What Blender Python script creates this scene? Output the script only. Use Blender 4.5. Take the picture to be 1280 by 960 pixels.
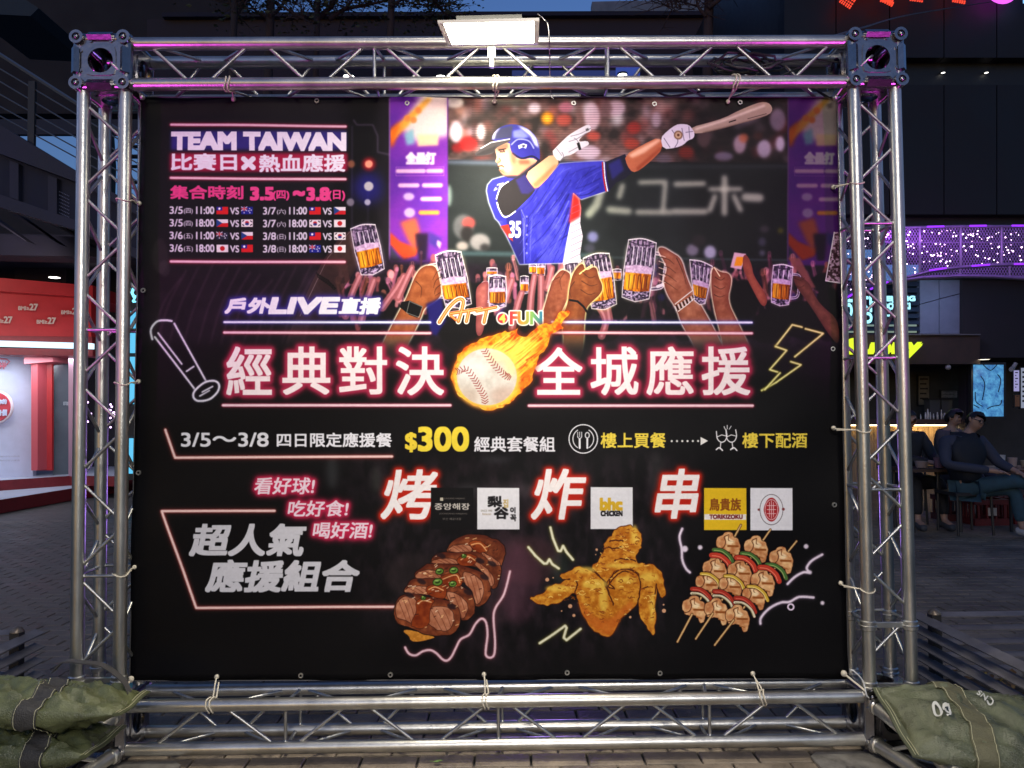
import bpy, bmesh, math, random
import numpy as np
from mathutils import Vector, Matrix, Quaternion

# ------------------------------------------------------------------ camera
CAM = np.array([0.01479, -3.05238, 1.34331])
YAW, PIT, ROL, FPX = 0.0117, 0.03854, -0.00922, 964.08
def _basis():
    cy, sy, cp, sp, cr, sr = math.cos(YAW), math.sin(YAW), math.cos(PIT), math.sin(PIT), math.cos(ROL), math.sin(ROL)
    f = np.array([sy*cp, cy*cp, sp]); r = np.array([cy, -sy, 0.0]); u = np.cross(r, f)
    return r*cr + u*sr, -r*sr + u*cr, f
RV, UV_, FV = _basis()
def at(px, py, y):
    """world point on the vertical plane y=const that the photo shows at pixel (px,py)"""
    d = FV + RV*(px-640)/FPX - UV_*(py-480)/FPX
    t = (y-CAM[1])/d[1]
    return Vector(CAM + d*t)
def atz(px, py, z):
    d = FV + RV*(px-640)/FPX - UV_*(py-480)/FPX
    t = (z-CAM[2])/d[2]
    return Vector(CAM + d*t)

scene = bpy.context.scene
for o in list(bpy.data.objects): bpy.data.objects.remove(o)
C = scene.collection
cd = bpy.data.cameras.new('camera'); cam = bpy.data.objects.new('camera', cd); C.objects.link(cam)
cd.sensor_width = 36; cd.lens = FPX/1280*36; cd.clip_start = .05; cd.clip_end = 2000
cam.matrix_world = Matrix(((RV[0], UV_[0], -FV[0], CAM[0]), (RV[1], UV_[1], -FV[1], CAM[1]), (RV[2], UV_[2], -FV[2], CAM[2]), (0, 0, 0, 1)))
scene.camera = cam

# ------------------------------------------------------------------ sky (blue hour), exposure
w = bpy.data.worlds.new("World"); scene.world = w; w.use_nodes = True
nt = w.node_tree; nt.nodes.clear()
sky = nt.nodes.new('ShaderNodeTexSky'); sky.sky_type = 'NISHITA'; sky.sun_disc = False
sky.sun_elevation = math.radians(1.0); sky.sun_rotation = math.radians(200)
bg = nt.nodes.new('ShaderNodeBackground'); out = nt.nodes.new('ShaderNodeOutputWorld')
SKY_STRENGTH = 0.34
mix = nt.nodes.new('ShaderNodeMix'); mix.data_type = 'RGBA'; mix.blend_type = 'MULTIPLY'
mix.inputs[0].default_value = 1.0; mix.inputs[7].default_value = (.34, .60, 1.4, 1)
nt.links.new(sky.outputs[0], mix.inputs[6]); nt.links.new(mix.outputs[2], bg.inputs[0]); bg.inputs[1].default_value = SKY_STRENGTH
nt.links.new(bg.outputs[0], out.inputs[0])
scene.view_settings.view_transform = 'Standard'; scene.view_settings.look = 'None'
scene.view_settings.exposure = 0.0; scene.view_settings.gamma = 1.0
# ------------------------------------------------------------------ print of the banner, painted here as an array
BY = 0.09                                    # plane of the banner
BQ = [at(176, 121.5, BY), at(1046, 121.5, BY), at(1060.5, 848.5, BY), at(162, 851, BY)]
BX0 = min(p.x for p in BQ); BX1 = max(p.x for p in BQ); BZ0 = min(p.z for p in BQ); BZ1 = max(p.z for p in BQ)
PPM = 630.0
CW, CH = int((BX1-BX0)*PPM), int((BZ1-BZ0)*PPM)
cv = np.zeros((CH, CW, 3), np.float32)       # sRGB 0..1, row 0 = top
rs = np.random.RandomState(7)
def P(pts):
    pts = np.atleast_2d(np.asarray(pts, float))
    d = FV[None]+RV[None]*((pts[:, 0]-640)/FPX)[:, None]-UV_[None]*((pts[:, 1]-480)/FPX)[:, None]
    t = (BY-CAM[1])/d[:, 1]; X = CAM[None]+d*t[:, None]
    return np.stack([(X[:, 0]-BX0)*PPM, (BZ1-X[:, 2])*PPM], 1)
def Z(x0, y0, s, pts): return [(x0+a/s, y0+b/s) for a, b in pts]
def srgb(c): return np.array(c, np.float32)[:3]/255.
def orient(p):
    p = np.asarray(p, float); a = (p[:, 0]*np.roll(p[:, 1], -1)-np.roll(p[:, 0], -1)*p[:, 1]).sum()
    return p if a > 0 else p[::-1]
class M:                                      # a coverage mask in a window
    def __init__(s, x, y, a): s.x, s.y, s.a = x, y, a
def _rs(s, pad=2):
    """exact signed-area accumulation of directed segments (x0,y0,x1,y1) in canvas pixels"""
    x0 = int(np.floor(s[:, [0, 2]].min()))-pad; x1 = int(np.ceil(s[:, [0, 2]].max()))+pad; y0 = int(np.floor(s[:, [1, 3]].min()))-pad; y1 = int(np.ceil(s[:, [1, 3]].max()))+pad
    w, h = x1-x0+2, y1-y0+1
    s = s[np.abs(s[:, 3]-s[:, 1]) > 1e-9]
    sg = np.sign(s[:, 3]-s[:, 1]); up = sg < 0; s = s.copy(); s[up] = s[up][:, [2, 3, 0, 1]]
    r0 = np.floor(s[:, 1]).astype(int); r1 = np.ceil(s[:, 3]).astype(int); n = np.maximum(1, r1-r0)
    idx = np.repeat(np.arange(len(s)), n); k = np.arange(n.sum())-np.repeat(np.cumsum(n)-n, n)
    q = s[idx]; row = r0[idx]+k; ya = np.maximum(q[:, 1], row); yb = np.minimum(q[:, 3], row+1); g = (q[:, 2]-q[:, 0])/(q[:, 3]-q[:, 1])
    xa = q[:, 0]+(ya-q[:, 1])*g; xb = q[:, 0]+(yb-q[:, 1])*g; dy = (yb-ya)*sg[idx]
    n = np.maximum(1, np.ceil(np.abs(xb-xa)*1.5).astype(int)); i2 = np.repeat(np.arange(len(xa)), n); k = np.arange(n.sum())-np.repeat(np.cumsum(n)-n, n)
    xm = xa[i2]+(xb-xa)[i2]*((k+.5)/n[i2]); dy = dy[i2]/n[i2]; xi = np.floor(xm).astype(int); fx = xm-xi; b = (row[i2]-y0)*w+(xi-x0)
    acc = np.bincount(b, dy*(1-fx), h*w)+np.bincount(b+1, dy*fx, h*w)
    return M(x0, y0, np.minimum(np.abs(np.cumsum(acc.reshape(h, w), 1)), 1).astype(np.float32))
def raster(polys):
    return _rs(np.concatenate([np.concatenate([p, np.roll(p, -1, 0)], 1) for p in polys], 0))
def raster_t(tri):
    return _rs(np.concatenate([np.concatenate([tri[:, i], tri[:, (i+1) % 3]], 1) for i in range(3)], 0))
def poly(pts, smooth=0):
    p = P(pts)
    for _ in range(smooth):
        q = np.roll(p, -1, 0); p = np.stack([p*.75+q*.25, p*.25+q*.75], 1).reshape(-1, 2)
    return orient(p)
def gblur(a, r):
    if r <= 0: return a
    k = int(r*3)+1; t = np.arange(-k, k+1); g = np.exp(-t*t/(2.*r*r)); g /= g.sum(); n0, n1 = a.shape
    for ax in (0, 1):
        n = a.shape[ax]; m = n+2*k; G = np.fft.rfft(np.roll(np.concatenate([g, np.zeros(m-len(g))]), -k) if m > len(g) else g[:m])
        pa = [(0, 0), (0, 0)]; pa[ax] = (k, k)
        A = np.fft.irfft(np.fft.rfft(np.pad(a, pa), axis=ax)*(G[:, None] if ax == 0 else G[None]), m, axis=ax)
        a = A[k:k+n] if ax == 0 else A[:, k:k+n]
    return a.astype(np.float32)
def blur(m, r):
    k = int(r*3)+2; return M(m.x-k, m.y-k, np.maximum(gblur(np.pad(m.a, k), r), 0))
def dil(m, r):
    k = int(math.ceil(r))+1; a = np.pad(m.a, k); o = a.copy()
    n = max(8, int(r*6))
    for rr in ([r] if r < 2 else [r*.5, r]):
        for i in range(n):
            dx, dy = rr*math.cos(i*2*math.pi/n), rr*math.sin(i*2*math.pi/n); ix, iy = int(math.floor(dx)), int(math.floor(dy)); fx, fy = dx-ix, dy-iy
            b = (np.roll(a, (iy, ix), (0, 1))*(1-fx)*(1-fy)+np.roll(a, (iy+1, ix), (0, 1))*(1-fx)*fy+np.roll(a, (iy, ix+1), (0, 1))*fx*(1-fy)+np.roll(a, (iy+1, ix+1), (0, 1))*fx*fy)
            o = np.maximum(o, b)
    return M(m.x-k, m.y-k, o)
def dilsq(m, r):
    k = int(math.ceil(r))+1; a = np.pad(m.a, k); i = int(r); f = r-i
    for ax in (0, 1):
        o = a.copy()
        for d in range(-i, i+1): o = np.maximum(o, np.roll(a, d, ax))
        if f > .02:
            for d in (i, -i):
                sgn = 1 if (d > 0 or (d == 0)) else -1; o = np.maximum(o, np.roll(a, d, ax)*(1-f)+np.roll(a, d+sgn, ax)*f)
                if i == 0: o = np.maximum(o, a*(1-f)+np.roll(a, -1, ax)*f)
        a = o
    return M(m.x-k, m.y-k, a)
def win(m):
    x0, y0 = max(0, m.x), max(0, m.y); x1, y1 = min(CW, m.x+m.a.shape[1]), min(CH, m.y+m.a.shape[0])
    if x1 <= x0 or y1 <= y0: return None
    return slice(y0, y1), slice(x0, x1), m.a[y0-m.y:y1-m.y, x0-m.x:x1-m.x][..., None]
def put(m, col, al=1., add=False):
    w_ = win(m)
    if w_ is None: return
    sy, sx, a = w_
    c = cv[sy, sx]
    col = srgb(col) if not isinstance(col, np.ndarray) else (col if col.ndim == 1 else col[sy, sx])
    cv[sy, sx] = (c+(1-c)*a*al*col) if add else c*(1-np.minimum(a*al, 1))+col*np.minimum(a*al, 1)
def cut(m, k):                                # m times k (same canvas)
    full = np.zeros((CH, CW), np.float32); w_ = win(k)
    if w_: full[w_[0], w_[1]] = w_[2][..., 0]
    o = np.zeros_like(m.a); w_ = win(m)
    if w_:
        y0, x0 = w_[0].start-m.y, w_[1].start-m.x
        o[y0:y0+w_[2].shape[0], x0:x0+w_[2].shape[1]] = w_[2][..., 0]*full[w_[0], w_[1]]
    return M(m.x, m.y, o)
def F(pts, col, al=1., smooth=0, b=0, add=False):
    m = raster([poly(pts, smooth)])
    if b: m = blur(m, b)
    put(m, col, al, add); return m
def smoothline(pts, n=6, closed=False):
    p = np.asarray(pts, float)
    if len(p) < 3: return p
    o = []; N = len(p)
    for i in range(N if closed else N-1):
        a, b, c, d = (p[(i-1) % N], p[i], p[(i+1) % N], p[(i+2) % N]) if closed else (p[max(i-1, 0)], p[i], p[i+1], p[min(i+2, N-1)])
        for k in range(n):
            t = k/n; o.append(.5*((2*b)+(-a+c)*t+(2*a-5*b+4*c-d)*t*t+(-a+3*b-3*c+d)*t**3))
    if not closed: o.append(p[-1])
    return np.array(o)
def wob(pts, amp, n=5, seed=0):
    p = smoothline(pts, n, True); r = np.random.RandomState(seed+len(pts)); d = np.roll(p, -1, 0)-np.roll(p, 1, 0); d /= np.maximum(np.hypot(d[:, 0], d[:, 1]), 1e-6)[:, None]; k = r.randn(len(p)); k = (k+np.roll(k, 1))*.7
    return p+np.stack([d[:, 1], -d[:, 0]], 1)*(k*amp)[:, None]
def line(pts, w, sm=False, taper=None, closed=False):
    """round-capped stroke, width in photo px (taper: width at the end)"""
    p = P(smoothline(pts, 6, closed) if sm else pts)
    if closed: p = np.concatenate([p, p[:1]])
    k = 2.02; n = len(p); ws = np.linspace(w, taper if taper is not None else w, n)*k/2
    ps = []; a8 = np.arange(10)*2*math.pi/10
    for i in range(n):
        ps.append(orient(p[i]+ws[i]*np.stack([np.cos(a8), np.sin(a8)], 1)))
        if i < n-1:
            d = p[i+1]-p[i]; L = np.hypot(*d)
            if L > 1e-6:
                q = np.array([-d[1], d[0]])/L
                ps.append(orient(np.array([p[i]+q*ws[i], p[i+1]+q*ws[i+1], p[i+1]-q*ws[i+1], p[i]-q*ws[i]])))
    return raster(ps)
def Ln(pts, w, col, al=1., **k): put(line(pts, w, **k), col, al)
def neon(pts, w, core, glow, g=5, s=.9, sm=False, closed=False):
    m = line(pts, w, sm=sm, closed=closed)
    put(blur(dil(m, 2), g*1.1), glow, s*.62); put(blur(dil(m, 1.5), g*.4), glow, s*.8); put(blur(m, .9), core)
_tc = {}
def glyphs(s):
    if s not in _tc:
        cu = bpy.data.curves.new('t', 'FONT'); cu.body = s; ob = bpy.data.objects.new('t', cu); C.objects.link(ob)
        bpy.context.view_layer.update()
        me = ob.evaluated_get(bpy.context.evaluated_depsgraph_get()).to_mesh(); me.calc_loop_triangles()
        v = np.array([x.co[:2] for x in me.vertices]); t = np.array([x.vertices[:] for x in me.loop_triangles])
        _tc[s] = (v, t); bpy.data.objects.remove(ob); bpy.data.curves.remove(cu)
    return _tc[s]
def text(s, box, shear=0., bold=0., tilt=0.):
    """ink box (x0,y0,x1,y1) in photo px; shear = px the top leans right; tilt = px the right end drops"""
    v, t = glyphs(s); lo, hi = v.min(0), v.max(0); u = (v-lo)/(hi-lo)
    x = box[0]+u[:, 0]*(box[2]-box[0]-shear)+u[:, 1]*shear; y = box[3]-u[:, 1]*(box[3]-box[1])+u[:, 0]*tilt
    p = P(np.stack([x, y], 1)); tri = p[t]
    a = (tri[:, 1, 0]-tri[:, 0, 0])*(tri[:, 2, 1]-tri[:, 0, 1])-(tri[:, 2, 0]-tri[:, 0, 0])*(tri[:, 1, 1]-tri[:, 0, 1])
    tri[a < 0] = tri[a < 0][:, ::-1]
    m = raster_t(tri)
    return dilsq(m, bold*.86) if bold else m
def noise(cx, cy, seed=0, octv=3):
    """value noise 0..1 over the whole canvas, cell size in canvas px"""
    r = np.random.RandomState(seed); o = np.zeros((CH, CW), np.float32); amp = 1.; tot = 0
    for _ in range(octv):
        gw, gh = int(CW/cx)+3, int(CH/cy)+3; g = r.rand(gh, gw)
        X = np.arange(CW)/cx; Y = np.arange(CH)/cy; xi = X.astype(int); yi = Y.astype(int); fx = X-xi; fy = Y-yi; fx = fx*fx*(3-2*fx); fy = fy*fy*(3-2*fy)
        a = g[yi][:, xi]*(1-fx)+g[yi][:, xi+1]*fx; b = g[yi+1][:, xi]*(1-fx)+g[yi+1][:, xi+1]*fx
        o += amp*(a*(1-fy)[:, None]+b*fy[:, None]); tot += amp; amp *= .55; cx = max(cx/2, 1); cy = max(cy/2, 1)
    return o/tot
def tint(m, c0, c1, nz):                       # fill mask with a mix of two colours driven by nz
    w_ = win(m)
    if w_ is None: return
    n = nz[w_[0], w_[1]][..., None]; c = srgb(c0)*(1-n)+srgb(c1)*n; a = w_[2]; cv[w_[0], w_[1]] = cv[w_[0], w_[1]]*(1-a)+c*a
def con(n, lo, hi): return np.clip((n-lo)/(hi-lo), 0, 1)
def blob(x, y, rx, ry, col, al=1., b=3, ang=0):
    a = np.arange(24)*2*math.pi/24; ca, sa = math.cos(ang), math.sin(ang)
    F([(x+rx*math.cos(t)*ca-ry*math.sin(t)*sa, y+rx*math.cos(t)*sa+ry*math.sin(t)*ca) for t in a], col, al, b=b)

N1 = noise(60, 60, 1); N2 = noise(14, 14, 2); N3 = noise(5, 5, 3, 2); NV = noise(4, 60, 4); NH = noise(400, 5, 5)
# ---- black ground with faint blurred patches low in the middle
cv[:] = srgb((10, 9, 11))
m = blur(raster([poly([(430, 570), (860, 560), (850, 800), (600, 840), (450, 760)])]), 40)
tint(M(m.x, m.y, m.a*.55), (17, 15, 17), (70, 52, 62), con(noise(22, 40, 9), .35, .95))
for x, y, rx, ry, c, al in [(415, 590, 8, 22, (90, 95, 95), .35), (470, 600, 5, 18, (120, 120, 110), .35), (660, 700, 40, 30, (70, 40, 45), .5), (630, 720, 30, 60, (90, 60, 70), .35), (655, 612, 60, 8, (90, 80, 85), .35), (585, 612, 16, 8, (80, 75, 80), .4), (620, 574, 20, 4, (90, 90, 95), .4), (650, 730, 26, 50, (110, 60, 80), .3), (585, 625, 5, 12, (60, 90, 60), .3), (700, 710, 12, 20, (60, 90, 70), .25), (820, 590, 10, 26, (80, 80, 78), .28), (520, 720, 40, 30, (50, 40, 40), .5)]:
    blob(x, y, rx, ry, c, al, 8)
# ---- stadium photograph
ph = raster([poly([(440, 118), (1050, 118), (1050, 340), (440, 340)])])
g = blur(raster([poly([(470, 110), (1060, 110), (1060, 345), (470, 345)])]), 12); tint(g, (38, 34, 40), (58, 52, 60), N1)
g = blur(raster([poly([(170, 112), (470, 112), (470, 340), (170, 340)])]), 20); put(g, (40, 38, 43), .45)
st = raster([poly([(560, 118), (1050, 118), (1050, 204), (560, 200)])])
n = con(noise(46, 34, 11), .3, .75)
tint(st, (62, 52, 50), (150, 118, 112), n)
sh = blur(raster([poly([(860, 100), (1060, 100), (1060, 220), (840, 220)])]), 40); put(sh, (26, 24, 26), .72)
r2 = np.random.RandomState(21)
cols = [(235, 225, 235), (190, 80, 80), (240, 240, 240), (170, 150, 160), (120, 60, 60), (200, 120, 110), (60, 48, 50), (220, 200, 215), (80, 66, 66), (210, 160, 140), (50, 42, 45), (240, 225, 225)]
for i in range(150):
    x = r2.uniform(560, 985); y = r2.uniform(124, 202); c = cols[r2.randint(len(cols))]
    k = 1 if x < 800 else .45
    blob(x, y, r2.uniform(2.5, 8), r2.uniform(4, 11), c, r2.uniform(.35, .8)*k, 7)
for x, y, rx, ry, c in [(684, 148, 8, 8, (255, 180, 20)), (684, 148, 4, 4, (255, 225, 90)), (705, 150, 10, 8, (215, 110, 95)), (707, 134, 9, 7, (220, 150, 170)), (668, 135, 8, 7, (255, 245, 255)), (601, 165, 6, 11, (255, 250, 255)), (585, 180, 12, 9, (215, 40, 40)), (572, 185, 8, 6, (170, 30, 35)), (570, 165, 8, 14, (240, 225, 235)), (568, 128, 12, 7, (250, 245, 235)), (740, 146, 10, 18, (235, 215, 225)), (770, 135, 12, 10, (225, 205, 215)), (792, 160, 9, 8, (190, 70, 60)), (758, 135, 7, 9, (140, 110, 110)), (820, 150, 6, 10, (210, 195, 200)), (742, 170, 9, 6, (220, 110, 95)), (790, 180, 10, 7, (200, 90, 70)), (735, 190, 16, 9, (235, 220, 235)), (880, 170, 9, 14, (110, 90, 90)), (925, 180, 8, 12, (190, 170, 180)), (930, 172, 6, 6, (190, 120, 90)), (955, 186, 9, 12, (200, 190, 205)), (948, 170, 6, 5, (90, 60, 55)), (972, 150, 10, 14, (150, 140, 150)), (858, 190, 10, 8, (150, 60, 50)), (905, 195, 12, 6, (150, 140, 160)), (830, 198, 10, 6, (120, 110, 120)), (975, 180, 6, 10, (215, 205, 220)), (635, 128, 26, 5, (120, 118, 110))]:
    blob(x, y, rx, ry, c, .85, 4)
# horizontal board slats in the stands
for i in range(24):
    y = 128+i*3.1; put(line([(590, y), (870, y)], 1.1), (60, 44, 40), .22)
wall = raster([poly([(560, 201), (1050, 206), (1050, 345), (560, 345)])]); tint(blur(wall, 3), (42, 50, 50), (58, 64, 66), N1)
put(blur(raster([poly([(860, 206), (1050, 206), (1050, 345), (860, 345)])]), 25), (25, 25, 27), .6)
put(blur(line([(560, 203), (640, 205)], 5), 4), (120, 130, 150), .8); put(blur(line([(760, 208), (985, 208)], 4), 4), (70, 74, 78), .6)
# out-of-focus advertising letters on the wall
for ps, w_ in [([(800, 228), (832, 227), (829, 262)], 7), ([(797, 265), (838, 265)], 8), ([(845, 230), (880, 229)], 8), ([(843, 264), (882, 264)], 9), ([(888, 236), (926, 236)], 7), ([(906, 222), (906, 266)], 9), ([(894, 245), (888, 262)], 8), ([(918, 245), (926, 262)], 8), ([(932, 246), (950, 247)], 12), ([(752, 236), (746, 256), (736, 268)], 11), ([(762, 262), (786, 264)], 10), ([(778, 232), (774, 246)], 8)]:
    put(blur(line(ps, w_), 5.2), (206, 212, 192), .8)
for x, y, rx, ry, c in [(579, 284, 13, 16, (120, 120, 122)), (586, 279, 8, 7, (200, 90, 85)), (584, 293, 8, 10, (48, 44, 44)), (600, 303, 13, 11, (170, 165, 165)), (578, 308, 8, 6, (190, 180, 175)), (606, 310, 6, 5, (60, 58, 60)), (561, 245, 4, 14, (150, 165, 160)), (741, 296, 7, 7, (160, 160, 205)), (737, 310, 7, 6, (95, 95, 110)), (866, 312, 8, 8, (150, 145, 160)), (888, 315, 8, 9, (195, 195, 215)), (874, 300, 9, 8, (60, 55, 58)), (956, 286, 6, 5, (80, 76, 80)), (976, 288, 4, 4, (100, 100, 40)), (953, 302, 5, 6, (85, 85, 100)), (953, 316, 4, 4, (110, 110, 125))]:
    blob(x, y, rx, ry, c, .9, 4)
put(blur(line([(560, 317), (740, 319)], 6), 3), (95, 120, 125), .8); put(blur(line([(730, 321), (1046, 326)], 3), 2), (90, 105, 108), .6)
# mast lights left of the purple roll-up
put(blur(line([(442, 150), (446, 156), (466, 156), (472, 170), (472, 190), (490, 194)], 2.5), 2), (110, 100, 118), .7)
put(blur(line([(440, 158), (440, 300)], 2.5), 2), (80, 74, 92), .7); put(blur(line([(460, 240), (460, 300)], 2.5), 2), (80, 74, 92), .5)
blob(460, 235, 20, 22, (62, 58, 170), .75, 14)
blob(461, 205, 9, 9, (200, 50, 60), .8, 5); blob(461, 205, 5, 5, (250, 180, 150), 1, 1.6); blob(439, 205, 5, 5, (170, 120, 90), .9, 2.5)
blob(461, 233, 6, 6, (205, 205, 205), 1, 1.5); blob(438, 253, 5, 5, (150, 145, 155), 1, 1.8); blob(459.5, 253, 4, 4, (190, 190, 205), 1, 1.5)
# purple roll-up banners inside the photograph
def rollup(x0, x1, dim):
    K = (x1-x0)/73.
    def c(r): return tuple(int(v*dim) for v in r)
    def X(x): return x0+(x-487)*K
    m = blur(raster([poly([(x0, 116), (x1, 116), (x1, 332), (x0, 332)])]), 2); tint(m, c((118, 62, 178)), c((160, 70, 190)), N1)
    put(blur(line([(x0, 124), (x0, 325)], 2), 1.5), c((170, 130, 190)), .8)
    k = blur(raster([poly([(x0+1, 118), (x1-1, 118), (x1-1, 326), (x0+1, 326)])]), 1)
    for p, col, b in [([(X(531), 110), (x1+3, 110), (x1+3, 170), (X(520), 178), (X(510), 170), (X(500), 160)], (250, 240, 220), 8), ([(X(487), 165), (X(497), 155), (X(535), 122), (X(540), 124), (X(505), 162), (X(490), 178)], (250, 190, 70), 4), ([(X(487), 162), (X(500), 152), (X(492), 182), (X(487), 184)], (240, 130, 30), 5), ([(X(505), 168), (X(517), 160), (X(518), 180), (X(508), 182)], (150, 200, 210), 4), ([(X(522), 168), (X(548), 168), (X(548), 182), (X(522), 183)], (250, 225, 180), 3), ([(X(487), 290), (X(500), 302), (X(520), 310), (X(530), 300), (X(520), 320), (X(505), 325), (X(487), 305)], (235, 100, 40), 3), ([(X(500), 278), (X(520), 272), (X(525), 290), (X(520), 318), (X(510), 300)], (225, 130, 80), 5), ([(X(519), 292), (X(536), 292), (X(533), 326), (X(524), 326)], (50, 32, 60), 4), ([(X(536), 290), (X(552), 298), (X(548), 312), (X(536), 304)], (90, 70, 160), 4), ([(X(547), 300), (X(552), 304), (X(550), 312), (X(546), 306)], (240, 200, 220), 2), ([(X(505), 330), (X(487), 306), (X(487), 330)], (80, 84, 100), 3)]:
        mm = raster([poly(p)]); put(cut(blur(mm, b), k), c(col), .9)
    m = text('全壘打', (X(508), 191, X(544), 205), bold=3); put(blur(m, 1.5), c((235, 225, 235)))
    for y, segs in [(214, [(497, 530), (535, 552)]), (232, [(500, 522), (530, 551)]), (249, [(528, 550)]), (266, [(526, 547)])]:
        for i, (a, b) in enumerate(segs): put(blur(line([(X(a), y), (X(b), y)], 5.5), 2), c((250, 180, 90) if y == 266 else (235, 200, 225)), .95)
    put(line([(X(495), 209), (X(555), 209), (X(555), 220), (X(495), 220)], .8, closed=True), c((190, 130, 210)), .7)
    blob(X(511), 246, 7, 5, c((210, 190, 225)), .9, 2.5); blob(X(512), 266, 7, 6, c((210, 190, 225)), .9, 2.5)
    for x, y in ((509, 148), (523, 138), (517, 150)): blob(X(x), y, 4, 4, c((245, 160, 90)), .9, 2)
rollup(487, 560, 1.0); rollup(985, 1058, .62)
# ---- crowd with raised hands
dk = M(0, 0, np.zeros((CH, CW), np.float32))
m = blur(raster([poly([(380, 345), (470, 322), (560, 330), (1060, 336), (1060, 470), (380, 470)])]), 9); tint(m, (28, 20, 30), (60, 40, 62), N2)
m = blur(raster([poly([(170, 335), (480, 325), (480, 440), (170, 440)])]), 22); tint(M(m.x, m.y, m.a*.6), (22, 18, 24), (52, 36, 50), N1)
r3 = np.random.RandomState(5)
skins = [(205, 130, 130), (165, 95, 100), (120, 70, 90), (225, 155, 160), (150, 90, 75), (95, 58, 78), (190, 120, 150), (70, 45, 62)]
for i in range(230):
    x = r3.uniform(425, 1046); y = r3.uniform(332, 395); L = r3.uniform(12, 38); s = r3.uniform(-8, 8); c = skins[r3.randint(len(skins))]; wd = r3.uniform(3, 7)
    k = .6+.2*(x < 700)
    put(blur(line([(x+s, y-L*.5), (x+s*.4, y), (x, y+L*.6)], wd*.9, sm=True, taper=wd), 1.3), c, k)
    blob(x+s, y-L*.5-2, wd*.62, wd*.8, tuple(min(255, v+25) for v in c), k, 1.2)
    if i % 3 != 1: blob(r3.uniform(440, 1046), r3.uniform(352, 420), r3.uniform(9, 18), r3.uniform(8, 13), (18, 14, 20), .92, 2)
    if i % 11 == 0: blob(x, y, 5, 5, (60, 50, 150), .5, 3)
    if i % 2:
        for q_ in range(3): Ln([(x+s+(q_-1)*wd*.42, y-L*.5-wd*.9), (x+s+(q_-1)*wd*.42, y-L*.5)], .8, tuple(int(v*.5) for v in c), k)
        put(blur(line([(x+s+wd*.3, y-L*.4), (x+wd*.3, y+L*.5)], wd*.35), 1), tuple(int(v*.45) for v in c), k)
for i in range(16):
    x = 190+i*15+r3.uniform(-5, 5); put(blur(line([(x+30, 330+r3.uniform(0, 20)), (x+8, 380), (x-6, 430)], 3, sm=True), 2), (100, 70, 86), .20)
blob(200, 320, 10, 22, (70, 62, 62), .3, 3); blob(205, 335, 7, 10, (80, 76, 76), .25, 2)
for x, y, rx, ry in [(600, 412, 30, 22), (575, 418, 25, 20), (665, 375, 18, 14), (772, 372, 22, 16), (930, 375, 20, 26), (1000, 398, 40, 22), (960, 410, 24, 20), (1035, 380, 14, 22), (880, 400, 14, 14), (730, 420, 28, 16)]:
    blob(x, y, rx, ry, (20, 16, 19), 1, 2.5)
for i in range(30): put(line([(560+i*3, 398+abs(15-i)*.5), (552+i*3.3, 416)], .6), (70, 58, 62), .5)
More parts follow.
